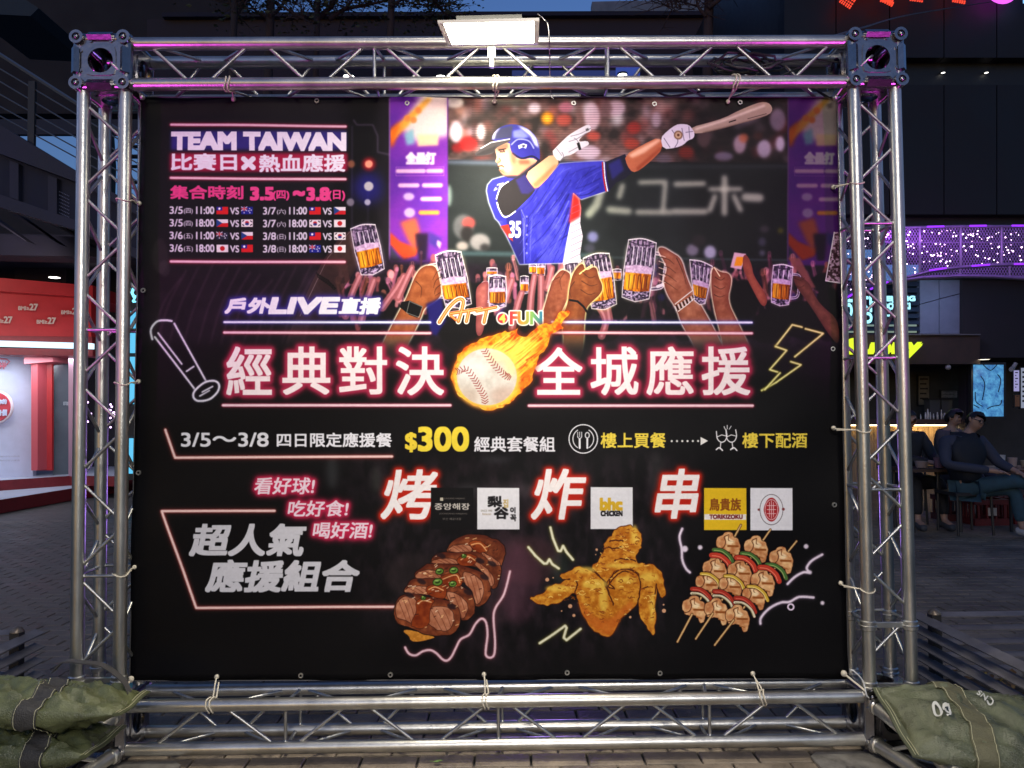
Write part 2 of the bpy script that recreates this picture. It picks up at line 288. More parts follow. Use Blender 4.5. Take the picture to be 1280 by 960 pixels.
def glass(q, level, al=1., glow=(235, 226, 200), foam=True, sd=0, handle=0):
    """beer mug: q = TL,TR,BR,BL; level 0..1 down to the beer"""
    TL, TR, BR, BL = [np.array(v, float) for v in q]
    def L(u, v): return tuple((TL*(1-u)+TR*u)*(1-v)+(BL*(1-u)+BR*u)*v)
    w = np.hypot(*(TR-TL)); big = w > 20
    if handle:
        s_ = 1.0 if handle > 0 else 0.0; d = .34*handle
        hp_ = [L(s_, .2), L(s_+d, .24), L(s_+d*1.1, .5), L(s_+d, .74), L(s_, .8)]; Ln(hp_, w*.13, (236, 226, 236), .9*al, sm=True); Ln(hp_, w*.06, (96, 78, 108), .9*al, sm=True)
    m = raster([poly([L(.02, .04), L(.5, -.02), L(.98, .04), L(1, .5), L(.96, .97), L(.5, 1.03), L(.04, .97), L(0, .5)], 1)])
    if glow: put(blur(dil(m, 4), 4), glow, .5*al)
    n = con(noise(4, 9, 60+sd, 2), .35, .68)
    tint(M(m.x, m.y, m.a*al*.93), (60, 46, 72), (190, 168, 196), n)
    bm = raster([poly([L(.06, level), L(.92, level), L(.92, .84), L(.5, .87), L(.06, .84)])]); tint(M(bm.x, bm.y, bm.a*al), (150, 74, 6), (248, 168, 24), con(noise(5, 40, 70+sd), .3, .72))
    put(cut(blur(raster([poly([L(.1, level), L(.36, level), L(.36, .84), L(.1, .84)])]), 2.5), bm), (255, 214, 70), .65*al)
    K = max(2, int(round(w/7.5)))
    for k in range(K):
        u = .14+k*.74/K; e = .5/K
        if big:
            put(blur(raster([poly([L(u, .13), L(u+e*.7, .13), L(u+e*.7, level-.12), L(u, level-.12)])]), .6), (52, 38, 66), .5*al); Ln([L(u+e, .12), L(u+e, level-.13)], 1.1, (246, 240, 250), .85*al); Ln([L(u+e*.2, .16), L(u+e*.25, level-.2)], .6, (206, 190, 214), .8*al)
            Ln([L(u+e*.8, level+.04), L(u+e*.8, .82)], .9, (92, 42, 6), .7*al); Ln([L(u+e*1.15, level+.06), L(u+e*1.15, .80)], .7, (255, 226, 130), .55*al)
        else: Ln([L(u, .15), L(u, level-.08)], .8, (60, 46, 70), .7*al)
    if foam:
        f = raster([poly([L(.05, level-.10), L(.5, level-.13), L(.94, level-.10), L(.94, level+.01), L(.06, level+.01)])]); tint(blur(M(f.x, f.y, f.a*al*.95), .7), (196, 160, 196), (246, 228, 246), N3)
    if big:
        f = raster([poly([L(.05, .86), L(.95, .86), L(.93, .97), L(.07, .97)])]); tint(M(f.x, f.y, f.a*al*.9), (44, 30, 58), (220, 200, 230), con(noise(5, 3, 80+sd, 2), .35, .65))
    Ln([L(.04, .05), L(.5, .095), L(.96, .05)], 1.3 if big else .7, (70, 54, 82), .8*al, sm=True); Ln([L(.03, .03), L(.5, -.015), L(.97, .03)], 1.4 if big else .8, (252, 246, 250), .95*al, sm=True)
    Ln([L(.03, .03), L(0, .5), L(.05, .97), L(.5, 1.03), L(.95, .97), L(1, .5), L(.97, .03)], 1.1 if big else .6, (246, 238, 244), .85*al)
def skin(pts, c=(176, 112, 66), hi=(214, 150, 104), out=(255, 244, 214), fade=None, b=1.2):
    m = raster([poly(pts, 2)])
    if fade: 
        a = m.a.copy(); yy = m.y+np.arange(a.shape[0]); y0, y1 = P([(700, fade[0])])[0, 1], P([(700, fade[1])])[0, 1]
        a *= (1-.8*np.clip((yy-y0)/(y1-y0), 0, 1))[:, None]; m = M(m.x, m.y, a)
    if out: put(blur(dil(m, 3.2), 2.0), out, .95)
    put(m, (int(c[0]*.9), int(c[1]*.84), int(c[2]*.95)))
    i = blur(m, 7); s = M(i.x, i.y, np.clip(i.a*2-1, 0, 1)); s = cut(s, m); tint(M(s.x, s.y, s.a*.85), c, hi, con(N2, .2, .9))
    return m
glass([(661, 330), (671, 330), (671, 342), (661, 342)], .3, glow=None); glass([(670, 327), (682, 327), (681, 345), (671, 345)], .4, glow=None); glass([(650, 345), (661, 345), (661, 367), (650, 367)], .45, glow=None); glass([(766, 336), (777, 336), (777, 350), (766, 350)], .3, glow=None)
glass([(610, 341), (618, 341), (618, 352), (610, 352)], .5, glow=None); glass([(608, 335), (622, 335), (622, 344), (608, 344)], .5, glow=None)
for p_ in ([(652, 366), (646, 385), (640, 410)], [(668, 345), (664, 370), (662, 400)], [(676, 346), (676, 380), (674, 405)], [(690, 335), (684, 360)], [(640, 350), (632, 372), (622, 384)], [(505, 345), (496, 360), (478, 385)], [(515, 335), (508, 350), (498, 372)], [(540, 345), (532, 362), (528, 380)], [(468, 350), (460, 372), (452, 400)], [(745, 378), (757, 400), (752, 420)], [(757, 370), (762, 400)], [(450, 345), (440, 368), (432, 395)]):
    put(blur(line(p_, 8, sm=True, taper=10), 1), (178, 112, 118), .9); put(blur(line(p_, 3, sm=True), 1), (226, 168, 176), .7)
put(blur(raster([poly([(1000, 322), (985, 322), (1012, 360), (1020, 360)])]), 2), (150, 95, 90), .9)
# people and arms left, faint
skin([(360, 420), (395, 340), (420, 300), (440, 285), (452, 300), (452, 325), (440, 345), (410, 390), (395, 440), (372, 490), (330, 490)], (84, 62, 56), (112, 86, 74), None, (300, 440)); Ln([(375, 395), (410, 322), (437, 290)], .8, (190, 170, 170), .5)
for i in range(10): put(line([(396+i*2.3, 341+i*1.7), (398+i*2.3, 347+i*1.7)], 1.2), (24, 18, 20), .95)
Ln([(396, 342), (410, 350), (420, 361)], 1.2, (30, 24, 26)); Ln([(399, 348), (412, 356), (417, 362)], 1.0, (30, 24, 26))
glass([(437, 284.5), (469.4, 279), (482.5, 337.6), (450.5, 346)], .5, .95, (205, 190, 220), sd=1)
glass([(543, 317.6), (576.8, 313), (591.6, 381.6), (555.5, 385)], .58, 1, (255, 246, 205), sd=2, handle=-1)
skin(Z(430, 270, 6.095, [(480, 620), (545, 450), (600, 385), (680, 375), (712, 410), (735, 520), (745, 600), (700, 650), (610, 700), (590, 770), (520, 914), (420, 1100), (200, 1180), (330, 900), (430, 710)]), (170, 104, 62), (206, 140, 92), fade=(405, 460))
F(Z(430, 270, 6.095, [(440, 655), (500, 645), (600, 690), (585, 740), (560, 775), (500, 755), (425, 695)]), (22, 20, 24)); Ln(Z(430, 270, 6.095, [(500, 650), (598, 692), (572, 772), (478, 738)]), .8, (190, 190, 180), .8, closed=True); Ln(Z(430, 270, 6.095, [(500, 655), (590, 694), (570, 765)]), .6, (70, 66, 70))
F([(533, 380), (552, 372), (558, 400), (546, 420), (538, 418)], (52, 44, 140), .9, b=3)
glass([(610.5, 344.6), (632.6, 344.6), (633.5, 384), (610.5, 385)], .5, .95, (225, 190, 225), sd=3, handle=-1)
skin(Z(430, 270, 6.095, [(1000, 560), (1040, 510), (1100, 490), (1100, 560), (1090, 680), (1060, 914), (1000, 914), (1010, 700)]), (180, 110, 100), (220, 150, 140), None, b=1)
glass([(704, 330), (728, 324), (732, 350), (708, 352)], .9, .8, (250, 240, 215), foam=False, sd=4)
skin(Z(640, 270, 6.095, [(300, 500), (370, 405), (420, 420), (450, 450), (440, 600), (390, 700), (345, 800), (240, 1010), (150, 1010), (240, 720)]), (160, 96, 66), (204, 140, 110), fade=(400, 450))
glass([(727.8, 321), (762.2, 314.3), (772.9, 381.6), (738.4, 388)], .45, 1, (255, 240, 170), sd=5)
skin(Z(640, 270, 6.095, [(440, 520), (470, 420), (540, 345), (560, 425), (640, 372), (662, 470), (692, 530), (680, 590), (600, 660), (565, 700), (550, 790), (545, 1000), (500, 1120), (380, 1120), (400, 900), (360, 780), (420, 700)]), (150, 90, 50), (190, 126, 78), (255, 240, 180), fade=(405, 460))
Ln(Z(640, 270, 6.095, [(515, 440), (560, 405), (610, 372)]), 1.6, (255, 236, 170)); Ln(Z(640, 270, 6.095, [(440, 640), (500, 650), (545, 690), (575, 735)]), 2.6, (26, 20, 22))
for i in range(4): blob(*Z(640, 270, 6.095, [(545+i*6, 480+i*36)])[0], 3, 2, (196, 132, 84), .5, 2)
glass([(785.2, 297), (822.1, 301.2), (813, 375.8), (775.4, 373.4)], .55, 1, (250, 240, 225), sd=6, handle=1)
Ln([(826, 318), (838, 322), (836, 350), (822, 358)], 4, (235, 222, 232), sm=True)
skin([(822, 310), (829, 308), (840, 315), (852, 322), (858, 345), (865, 362), (872, 374), (886, 398), (902, 430), (915, 460), (880, 470), (868, 430), (852, 405), (846, 385), (834, 368), (829, 350), (835, 335), (828, 322)], (168, 106, 78), (208, 148, 118), (255, 238, 226), fade=(405, 460))
for k in range(5): Ln([(824, 318+k*8), (832, 321+k*8)], 1.2, (240, 215, 200), .8)
for i in range(12): Ln([(844+i*2, 383-i*1.25), (846+i*2, 388-i*1.25)], 1.6, (20, 16, 18) if i % 2 else (225, 220, 220))
Ln([(844, 380), (858, 369), (867, 362)], 1.2, (238, 234, 230)); Ln([(848, 389), (860, 380), (871, 370)], 1.2, (238, 234, 230))
glass([(861.5, 322.5), (891.8, 331.5), (882, 381), (868, 377)], .58, .95, (250, 240, 210), sd=7)
skin([(890, 332), (900, 340), (912, 341), (915, 352), (909, 375), (922, 402), (938, 436), (950, 470), (912, 470), (905, 435), (898, 405), (893, 385), (889, 360)], (164, 100, 72), (206, 146, 116), (255, 238, 205), fade=(405, 460)); Ln([(893, 334), (900, 345)], 1.3, (255, 240, 200))
F([(918, 315), (933, 317), (927, 337), (913, 334)], (225, 190, 200), b=1); F([(921, 321), (931, 321), (927, 332), (918, 332)], (240, 170, 30), b=1)
skin(Z(850, 270, 6.095, [(480, 300), (510, 290), (550, 370), (560, 450), (650, 580), (672, 660), (630, 700), (560, 570), (510, 470), (480, 400)]), (170, 100, 76), (214, 140, 110), None)
glass([(966.5, 330), (992.4, 332.3), (987, 382.4), (963.2, 379)], .47, .95, (230, 200, 220), sd=8, handle=1)
skin(Z(850, 270, 6.095, [(865, 450), (920, 460), (990, 510), (1020, 600), (1080, 690), (1200, 790), (1210, 1000), (1120, 900), (1000, 700), (960, 640), (900, 560), (870, 500)]), (120, 76, 62), (158, 104, 86), None)
m = raster([poly([(1043, 290), (1050, 290), (1050, 354), (1032, 351)])]); tint(m, (80, 50, 60), (190, 160, 180), con(N3, .4, .6)); Ln([(1043, 290), (1032, 351), (1050, 354)], 1.2, (230, 220, 225))
# darken top edge of the lower black panel so the crowd melts into it
m = blur(raster([poly([(150, 428), (1070, 428), (1070, 520), (150, 520)])]), 14); put(m, (11, 10, 12), .86)
def crease(lst, al=.7, w=1.0, c=(70, 36, 24)):
    for q_ in lst: put(blur(line(q_, w, sm=True, taper=w*.4), .5), c, al)
crease([[(553, 337), (546, 341), (541, 350)], [(552, 346), (545, 351), (542, 360)], [(551, 356), (545, 361), (543, 368)], [(550, 366), (544, 370)], [(520, 352), (527, 360), (526, 372)]]); crease([[(728, 340), (737, 347), (744, 345)], [(727, 351), (738, 357), (747, 355)], [(726, 362), (736, 368), (744, 366)], [(718, 352), (712, 362), (714, 372)]]); crease([[(826, 321), (836, 324), (843, 330)], [(826, 331), (836, 334), (845, 341)], [(828, 341), (837, 345), (846, 352)], [(830, 351), (838, 356), (846, 362)], [(846, 322), (854, 340), (858, 355)]]); crease([[(894, 346), (901, 350), (906, 347)], [(893, 357), (901, 361), (907, 358)], [(893, 368), (900, 371), (906, 369)]]); crease([[(700, 346), (690, 352), (688, 364)], [(706, 340), (700, 350), (702, 362)]], .6); crease([[(993, 347), (1001, 350), (1006, 347)], [(992, 355), (1000, 359), (1006, 356)], [(992, 363), (999, 367)]], .6)
for q_, c_ in (([(556, 350), (520, 385), (490, 440)], 9), ([(742, 372), (728, 400), (722, 440)], 9), ([(850, 375), (880, 420), (900, 460)], 9), ([(896, 345), (910, 390), (930, 440)], 8), ([(1000, 350), (1020, 380), (1040, 410)], 8)):
    pass
# ---- batter
T7 = lambda l: Z(560, 120, 4.57, l)
T3 = lambda l: Z(640, 0, 4, l)
BL_, BD, BLi = (64, 62, 186), (36, 34, 120), (120, 122, 235)
torso = T7([(222, 545), (228, 510), (255, 480), (320, 462), (400, 468), (470, 470), (560, 480), (640, 388), (720, 380), (880, 372)])+T3([(455, 806), (470, 955)])+T7([(760, 590), (715, 552), (700, 720), (672, 850), (655, 952), (410, 960), (370, 870), (330, 790), (290, 720), (270, 700), (235, 610)])
m = raster([poly(torso)]); put(blur(dil(m, 2.5), 1.5), (225, 228, 250), .8); tint(m, (58, 56, 176), (88, 88, 214), con(noise(18, 30, 31), .25, .8)); TM = m
r5 = np.random.RandomState(3)
def folds(lst, w, col, al, k=None):
    for a in lst:
        mm = blur(line(T7(a), w, sm=True, taper=w*.3), .9); put(cut(mm, k or TM), col, al)
folds([[(700, 480), (620, 600), (520, 720), (440, 790)], [(690, 560), (620, 690), (540, 800), (470, 860)], [(690, 640), (640, 760), (560, 880), (500, 950)], [(690, 720), (650, 830), (600, 950)], [(600, 480), (540, 580), (470, 680), (420, 720)], [(660, 480), (560, 620), (450, 740)], [(690, 790), (600, 850), (480, 960)], [(520, 520), (470, 600), (420, 650)], [(880, 400), (800, 440), (720, 500)], [(860, 520), (800, 560), (740, 570)], [(870, 470), (790, 510), (730, 530)], [(840, 400), (760, 420), (700, 450)], [(460, 700), (450, 820), (440, 950)], [(240, 560), (262, 620), (290, 690)]], 2.0, (34, 32, 128), .85)
folds([[(705, 500), (630, 620), (530, 740)], [(690, 600), (630, 720), (550, 830)], [(690, 680), (640, 800), (580, 910)], [(640, 470), (560, 580), (480, 690)], [(880, 420), (800, 465), (730, 520)], [(860, 500), (790, 540), (730, 560)], [(700, 410), (640, 440), (600, 500)], [(430, 700), (428, 820), (420, 930)], [(480, 700), (470, 830), (470, 940)], [(230, 540), (250, 600), (280, 670)]], 1.5, (150, 152, 245), .7)
for i in range(70):
    x = r5.uniform(430, 700); y = r5.uniform(470, 940); L = r5.uniform(30, 90)
    folds([[(x, y), (x-L*.6, y+L)]], .8, (40, 38, 140) if i % 2 else (124, 126, 235), .5)
F(T7([(330, 690), (415, 640), (428, 760), (432, 958), (408, 958), (350, 830)]), (40, 36, 112), .75, b=1.5)
m = F(T7([(715, 552), (750, 590), (760, 640), (755, 730), (770, 800), (755, 900), (760, 950), (655, 955), (675, 850), (700, 720)]), (214, 214, 224)); F(T7([(715, 552), (750, 590), (758, 650), (752, 690), (690, 730)]), (226, 52, 44), b=3)
for i in range(9): put(cut(line(T7([(700, 640+i*36), (765, 610+i*36)]), 1), m), (150, 110, 140), .6)
F(T7([(300, 745), (345, 735), (372, 835), (345, 810)]), (216, 60, 44), b=1); 
Ln(T7([(418, 650), (440, 700), (432, 800), (436, 955)]), 1.1, (150, 150, 235), .7)
for i in range(5): blob(*T7([(450, 690+i*52)])[0], 1.4, 1.4, (150, 150, 240), .9, .6)
# far sleeve, forearm, glove, bat
F(T3([(235, 818), (455, 806), (470, 955), (300, 960), (160, 960)]), (66, 64, 190), .5, b=2); TM2 = raster([poly(T3([(200, 822), (455, 806), (470, 955), (250, 965), (150, 965)]))])
F(T3([(455, 815), (565, 770), (602, 862), (560, 895), (520, 912), (490, 950), (468, 950)]), (34, 32, 66)); F(T3([(480, 820), (540, 790), (560, 850), (500, 900)]), (70, 68, 170), .7, b=3)
for dx, c in ((0, (216, 48, 48)), (8, (245, 245, 250)), (14, (50, 46, 140))): Ln(T3([(452+dx, 812), (458+dx, 890), (470+dx, 955)]), 1.6, c, sm=True)
m = F(T3([(562, 778), (650, 725), (740, 682), (756, 742), (700, 800), (640, 850), (602, 864), (575, 828)]), (205, 132, 96), smooth=1); put(blur(dil(m, 1.5), 1), (250, 240, 230), .0)
F(T3([(580, 775), (660, 730), (738, 690), (742, 705), (660, 765), (600, 790)]), (252, 214, 184), .9, b=3); F(T3([(620, 840), (690, 780), (745, 735), (748, 745), (680, 810), (630, 855)]), (168, 84, 52), .8, b=3)
bat = [(862, 164), (866, 158), (885, 153), (905, 147), (925, 137), (945, 129), (956, 127), (963, 130), (966, 137), (962, 143), (945, 149), (925, 154), (900, 161), (872, 167)]
m = F(bat, (196, 178, 158), smooth=1); put(blur(line([(870, 161), (905, 150), (955, 132)], 3), 2), (240, 228, 208), .9); put(cut(blur(line([(880, 166), (925, 155), (962, 145)], 3), 2), m), (130, 110, 92), .9); Ln([(912, 152), (920, 149.5)], 1.3, (40, 30, 28)); Ln([(935, 148), (958, 142)], .8, (60, 46, 40), .7)
m = F(T3([(742, 690), (775, 655), (820, 622), (850, 618), (885, 622), (905, 645), (915, 665), (910, 690), (880, 700), (860, 722), (820, 738), (756, 746)]), (232, 230, 236), smooth=1)
for a in ([(800, 650), (830, 700), (815, 735)], [(850, 640), (862, 700)], [(885, 632), (890, 690)], [(870, 660), (905, 655)], [(760, 690), (790, 735)]): Ln(T3(a), .9, (120, 116, 135), .8, sm=True)
blob(*T3([(832, 674)])[0], 5.5, 5.5, (150, 120, 95), 1, .8); blob(*T3([(832, 674)])[0], 4, 4, (215, 192, 160), 1, .8); blob(*T3([(832, 674)])[0], 1.6, 1.6, (120, 80, 60), 1, .8)
# head
F(T7([(268, 300), (355, 258), (400, 330), (500, 345), (515, 372), (450, 430), (405, 460), (345, 462), (318, 455), (292, 428), (296, 412), (284, 402), (286, 386), (272, 380), (270, 372), (282, 350), (272, 330)]), (226, 182, 156), smooth=1)
F(T7([(350, 350), (400, 365), (500, 372), (440, 440), (380, 462), (330, 455), (370, 420)]), (214, 150, 118), .8, b=5); F(T7([(270, 292), (340, 270), (345, 300), (285, 318)]), (160, 110, 88), .75, b=2.5)
Ln(T7([(292, 312), (318, 310), (322, 322)]), 1.6, (70, 40, 34)); Ln(T7([(298, 322), (314, 322)]), 1.6, (50, 30, 30)); Ln(T7([(288, 404), (308, 400), (320, 408)]), 1.5, (120, 50, 44)); Ln(T7([(284, 350), (300, 372), (284, 384)]), 1.2, (180, 110, 84), sm=True); Ln(T7([(292, 424), (320, 440)]), 1.2, (150, 90, 70)); F(T7([(292, 425), (318, 420), (330, 455), (345, 462), (318, 455)]), (180, 120, 92), .7, b=1.5)
F(T7([(320, 455), (400, 455), (470, 400), (520, 370), (480, 480), (400, 475), (330, 470)]), (40, 36, 60), .8, b=2)
m = F(T7([(248, 262), (255, 220), (290, 182), (345, 162), (405, 165), (462, 190), (505, 235), (522, 290), (527, 355), (516, 374), (480, 352), (425, 366), (380, 350), (356, 312), (352, 262)]), (74, 72, 170), smooth=1); HM = m
put(blur(dil(m, 2), 1.2), (235, 235, 250), 0)
for p_, c, a, b in [([(262, 250), (268, 215), (300, 185), (370, 170), (360, 240), (300, 245)], (84, 84, 120), .95, 2), ([(395, 166), (460, 192), (505, 240), (520, 300), (495, 280), (470, 230), (420, 190)], (236, 236, 250), .95, 2.5), ([(370, 200), (420, 190), (465, 235), (430, 245), (372, 240)], (160, 168, 245), .9, 2.5), ([(250, 250), (254, 215), (285, 185), (300, 180), (275, 215), (265, 250)], (232, 232, 240), .9, 2)]:
    mm = blur(raster([poly(T7(p_))]), b); put(cut(mm, HM), c, a)
m = F(T7([(358, 285), (372, 258), (410, 246), (460, 255), (485, 285), (492, 325), (515, 345), (480, 350), (425, 364), (385, 350), (360, 318)]), (66, 62, 168), smooth=2); put(cut(blur(line(T7([(362, 280), (400, 250), (460, 258), (490, 300)]), 1.4, sm=True), .8), HM), (200, 205, 250), .9)
Ln(T7([(370, 330), (420, 358), (480, 345), (520, 368)]), 2.2, (30, 28, 80), sm=True); F(T7([(400, 285), (430, 272), (452, 280), (445, 302), (425, 295), (405, 305)]), (225, 228, 245), .95); F(T7([(415, 286), (440, 280), (436, 296)]), (36, 34, 70), .9, b=.8)
m = F(T7([(140, 345), (190, 300), (245, 266), (350, 246), (362, 258), (300, 285), (268, 305), (262, 330), (220, 342)]), (96, 90, 92), smooth=1); Ln(T7([(188, 302), (245, 268), (352, 248)]), 1.4, (226, 222, 232)); F(T7([(150, 345), (200, 315), (280, 285), (262, 325), (210, 340)]), (60, 54, 58), .8, b=2)
for p_, c, a, b in [([(300, 330), (345, 320), (352, 420), (330, 450), (320, 400)], (246, 216, 194), .5, 4), ([(352, 310), (372, 330), (390, 352), (380, 400), (362, 370)], (176, 118, 92), .75, 3), ([(300, 418), (345, 440), (340, 460), (312, 448)], (196, 140, 112), .6, 3), ([(272, 372), (290, 366), (300, 384), (284, 388)], (196, 130, 104), .6, 1.2), ([(285, 330), (292, 352), (280, 368), (276, 340)], (255, 240, 226), .6, 1.2), ([(400, 368), (460, 368), (470, 388), (410, 392)], (120, 76, 60), .6, 3), ([(285, 308), (330, 300), (334, 306), (290, 316)], (60, 40, 36), .8, .8)]: F(T7(p_), c, a, b=b)
F(T7([(640, 388), (720, 380), (880, 372), (880, 400), (720, 420), (600, 470)]), (120, 122, 236), .45, b=6); F(T7([(440, 660), (560, 560), (700, 470), (690, 560), (560, 700), (460, 800)]), (40, 38, 140), .35, b=8); F(T7([(560, 800), (660, 700), (660, 940), (520, 950)]), (112, 114, 232), .35, b=8)
for i in range(120):
    x = r5.uniform(420, 860); y = r5.uniform(400, 940); L = r5.uniform(20, 70); put(cut(blur(line(T7([(x, y), (x-L*.55, y+L*.8)]), .7), .4), TM), (28, 26, 110) if i % 2 else (150, 152, 245), .35)
# near arm
F(T7([(222, 545), (228, 510), (255, 480), (320, 462), (360, 480), (300, 540), (285, 600), (310, 680), (345, 690), (300, 725), (262, 680)]), (62, 60, 184), smooth=1)
F(T7([(258, 545), (285, 505), (322, 495), (290, 530)]), (240, 242, 255), .9, b=1); F(T7([(270, 520), (300, 505), (285, 535)]), (50, 48, 110), .9, b=.6)
m = F(T7([(276, 590), (300, 525), (345, 490), (440, 446), (505, 530), (470, 575), (420, 625), (360, 680), (318, 690), (290, 650)]), (54, 48, 52), smooth=1); F(T7([(385, 480), (440, 446), (505, 530), (460, 560), (420, 560)]), (62, 52, 130), .85, b=2)
Ln(T7([(276, 590), (300, 525), (345, 490)]), 1.2, (240, 240, 250), sm=True); Ln(T7([(280, 610), (292, 650), (318, 690), (345, 688), (385, 660)]), 1.4, (240, 240, 250), sm=True)
F(T7([(438, 448), (520, 385), (595, 328), (640, 372), (600, 430), (560, 480), (502, 536), (470, 500)]), (226, 182, 150), smooth=1); F(T7([(500, 532), (560, 475), (630, 385), (600, 400), (520, 470), (480, 505)]), (214, 128, 92), .85, b=3)
m = F(T7([(590, 322), (620, 290), (660, 250), (690, 222), (760, 180), (800, 162), (815, 172), (818, 200), (790, 212), (755, 240), (745, 262), (795, 255), (808, 272), (795, 285), (750, 305), (710, 335), (660, 345), (632, 378)]), (224, 222, 228), smooth=1)
for a in ([(700, 230), (755, 215), (815, 185)], [(690, 260), (735, 245), (790, 212)], [(620, 300), (650, 340)], [(650, 320), (660, 345), (640, 372)], [(720, 240), (735, 250), (745, 265)], [(690, 320), (745, 290)]): Ln(T7(a), .9, (150, 146, 160), .85, sm=True)
F(T7([(735, 270), (750, 264), (762, 305), (748, 310)]), (36, 32, 36)); F(T7([(785, 190), (800, 182), (806, 196), (790, 202)]), (90, 86, 90), .8, b=.6)
zone = blur(raster([poly([(440, 100), (1080, 100), (1080, 425), (380, 425), (400, 330)])]), 14); w_ = win(zone)
c_ = cv[w_[0], w_[1]]; lum = c_.mean(2, keepdims=True); d_ = np.clip(lum+(c_-lum)*.97, 0, 1)**1.42; cv[w_[0], w_[1]] = c_*(1-w_[2])+d_*w_[2]
cv *= (1+.10*(noise(3, 3, 91, 1)-.5)*0)[..., None]
put(text('35', (636.5, 277, 651, 297), shear=1, bold=1.4), (250, 250, 250))
# ---- white / pink neon bars
PK, PG = (246, 200, 208), (150, 44, 66)
for a, b, y0, y1 in [(213, 432, 155, 158), (213, 432, 222, 224), (213, 431, 326.5, 327.5)]: neon([(a, y0), (b, y1)], 3, PK, PG, 4)
for a, b in ((280, 538), (690, 940)):
    neon([(a, 402.5), (b, 403)], 2.6, (236, 238, 255), (92, 86, 190), 5, .7); neon([(a, 415.5), (b, 416.5)], 3, PK, PG, 4, .8)
neon([(279, 506.5), (563, 506.5)], 3.2, (250, 208, 218), PG, 4); neon([(661, 507), (941, 507)], 3.2, (250, 208, 218), PG, 4)
# ---- header block
def glowbox(x0, y0, x1, y1, c, b=4): put(blur(raster([poly([(x0, y0), (x1, y0), (x1, y1), (x0, y1)])]), b), c)
glowbox(213, 163, 433, 187, (52, 44, 118), 4); glowbox(212, 191, 434, 214, (170, 28, 66), 4.5)
def neontext(s, box, core=(245, 240, 244), g=None, gr=5, gs=1., bold=1., shear=0, ow=3, tilt=0):
    m = text(s, box, shear, bold, tilt)
    if g: put(blur(dil(m, ow), gr), g, gs); put(blur(dil(m, ow*.6), gr*.4), g, gs*.9)
    put(m, core); return m
WH = (240, 238, 243)
neontext('TEAM TAIWAN', (215, 165.5, 431, 185.5), WH, bold=4.6, tilt=1.5)
neontext('比賽日', (214, 192, 295, 212), WH, bold=2.0); neontext('熱血應援', (324, 193, 431, 214), WH, bold=1.9); neontext('×', (302, 196, 318, 211), WH, bold=3)
neontext('集合時刻', (213, 232, 303, 248), (232, 66, 134), bold=1.7); neontext('3.5', (313, 234, 341, 249), (236, 72, 138), bold=3); neontext('(四)', (341, 238, 361, 250), (232, 66, 134), bold=1.2); neontext('~', (367, 239, 380, 244), (236, 72, 138), bold=3); neontext('3.8', (384, 235, 411, 250), (236, 72, 138), bold=3); neontext('(日)', (411, 238, 431, 251), (232, 66, 134), bold=1.2)
def flag(k, x, y):
    X0, Y0, X1, Y1 = x, y, x+14.6, y+9.4
    def R(a, b, c, d, col): F([(X0+a*(X1-X0), Y0+b*(Y1-Y0)), (X0+c*(X1-X0), Y0+b*(Y1-Y0)), (X0+c*(X1-X0), Y0+d*(Y1-Y0)), (X0+a*(X1-X0), Y0+d*(Y1-Y0))], col)
    def Q(a, b): return (X0+a*(X1-X0), Y0+b*(Y1-Y0))
    if k == 'R': R(0, 0, 1, 1, (214, 32, 38)); R(0, 0, .5, .5, (38, 36, 130)); blob(*Q(.25, .25), 1.5, 1.5, (255, 255, 255), 1, .6)
    elif k == 'J': R(0, 0, 1, 1, (236, 232, 226)); blob(*Q(.5, .5), 3, 3, (196, 30, 36), 1, .4)
    elif k == 'K': R(0, 0, 1, 1, (236, 232, 226)); blob(*Q(.5, .42), 2.4, 1.8, (190, 40, 50), 1, .4); blob(*Q(.5, .62), 2.4, 1.5, (40, 50, 120), 1, .4); [Ln([Q(a, b), Q(a+.1, b+.12*s)], 1.2, (40, 40, 44)) for a, b, s in ((.12, .25, -1), (.12, .7, 1), (.8, .2, 1), (.8, .8, -1))]
    elif k == 'C': R(0, 0, 1, .5, (236, 232, 230)); R(0, .5, 1, 1, (206, 28, 36)); F([Q(0, 0), Q(.5, .5), Q(0, 1)], (34, 66, 130))
    else:
        c = (28, 36, 132) if k == 'A' else (40, 44, 60); R(0, 0, 1, 1, c); R(0, 0, .5, .55, (60, 60, 120) if k == 'A' else (66, 66, 82))
        Ln([Q(0, 0), Q(.5, .55)], .9, (230, 225, 230)); Ln([Q(.5, 0), Q(0, .55)], .9, (230, 225, 230)); Ln([Q(.25, 0), Q(.25, .55)], 1.2, (205, 60, 70)); Ln([Q(0, .27), Q(.5, .27)], 1.2, (205, 60, 70))
        for a, b in ((.72, .25), (.85, .45), (.66, .55), (.74, .8), (.25, .8)): blob(*Q(a, b), .8, .8, (230, 230, 240), 1, .4)
rows = [('3/5', '四', '11:00', 'R', 'A', '3/7', '六', '11:00', 'R', 'C'), ('3/5', '四', '18:00', 'C', 'K', '3/7', '六', '18:00', 'K', 'J'), ('3/6', '五', '11:00', 'B', 'C', '3/8', '日', '11:00', 'R', 'K'), ('3/6', '五', '18:00', 'J', 'R', '3/8', '日', '18:00', 'A', 'J')]
for i, r in enumerate(rows):
    for j in (0, 5):
        x = 212+j*23.3; y = 258+i*15.8+(j > 0)*.8
        neontext(r[j], (x, y, x+16, y+9), (222, 220, 226), bold=.7); neontext('('+r[j+1]+')', (x+17.5, y+2, x+28.5, y+9.5), (222, 220, 226), bold=.35)
        neontext(r[j+2], (x+33, y, x+55, y+9), (222, 220, 226), bold=.9); flag(r[j+3], x+58, y); neontext('VS', (x+75, y+1, x+86, y+9.4), (222, 220, 226), bold=.7); flag(r[j+4], x+89, y)
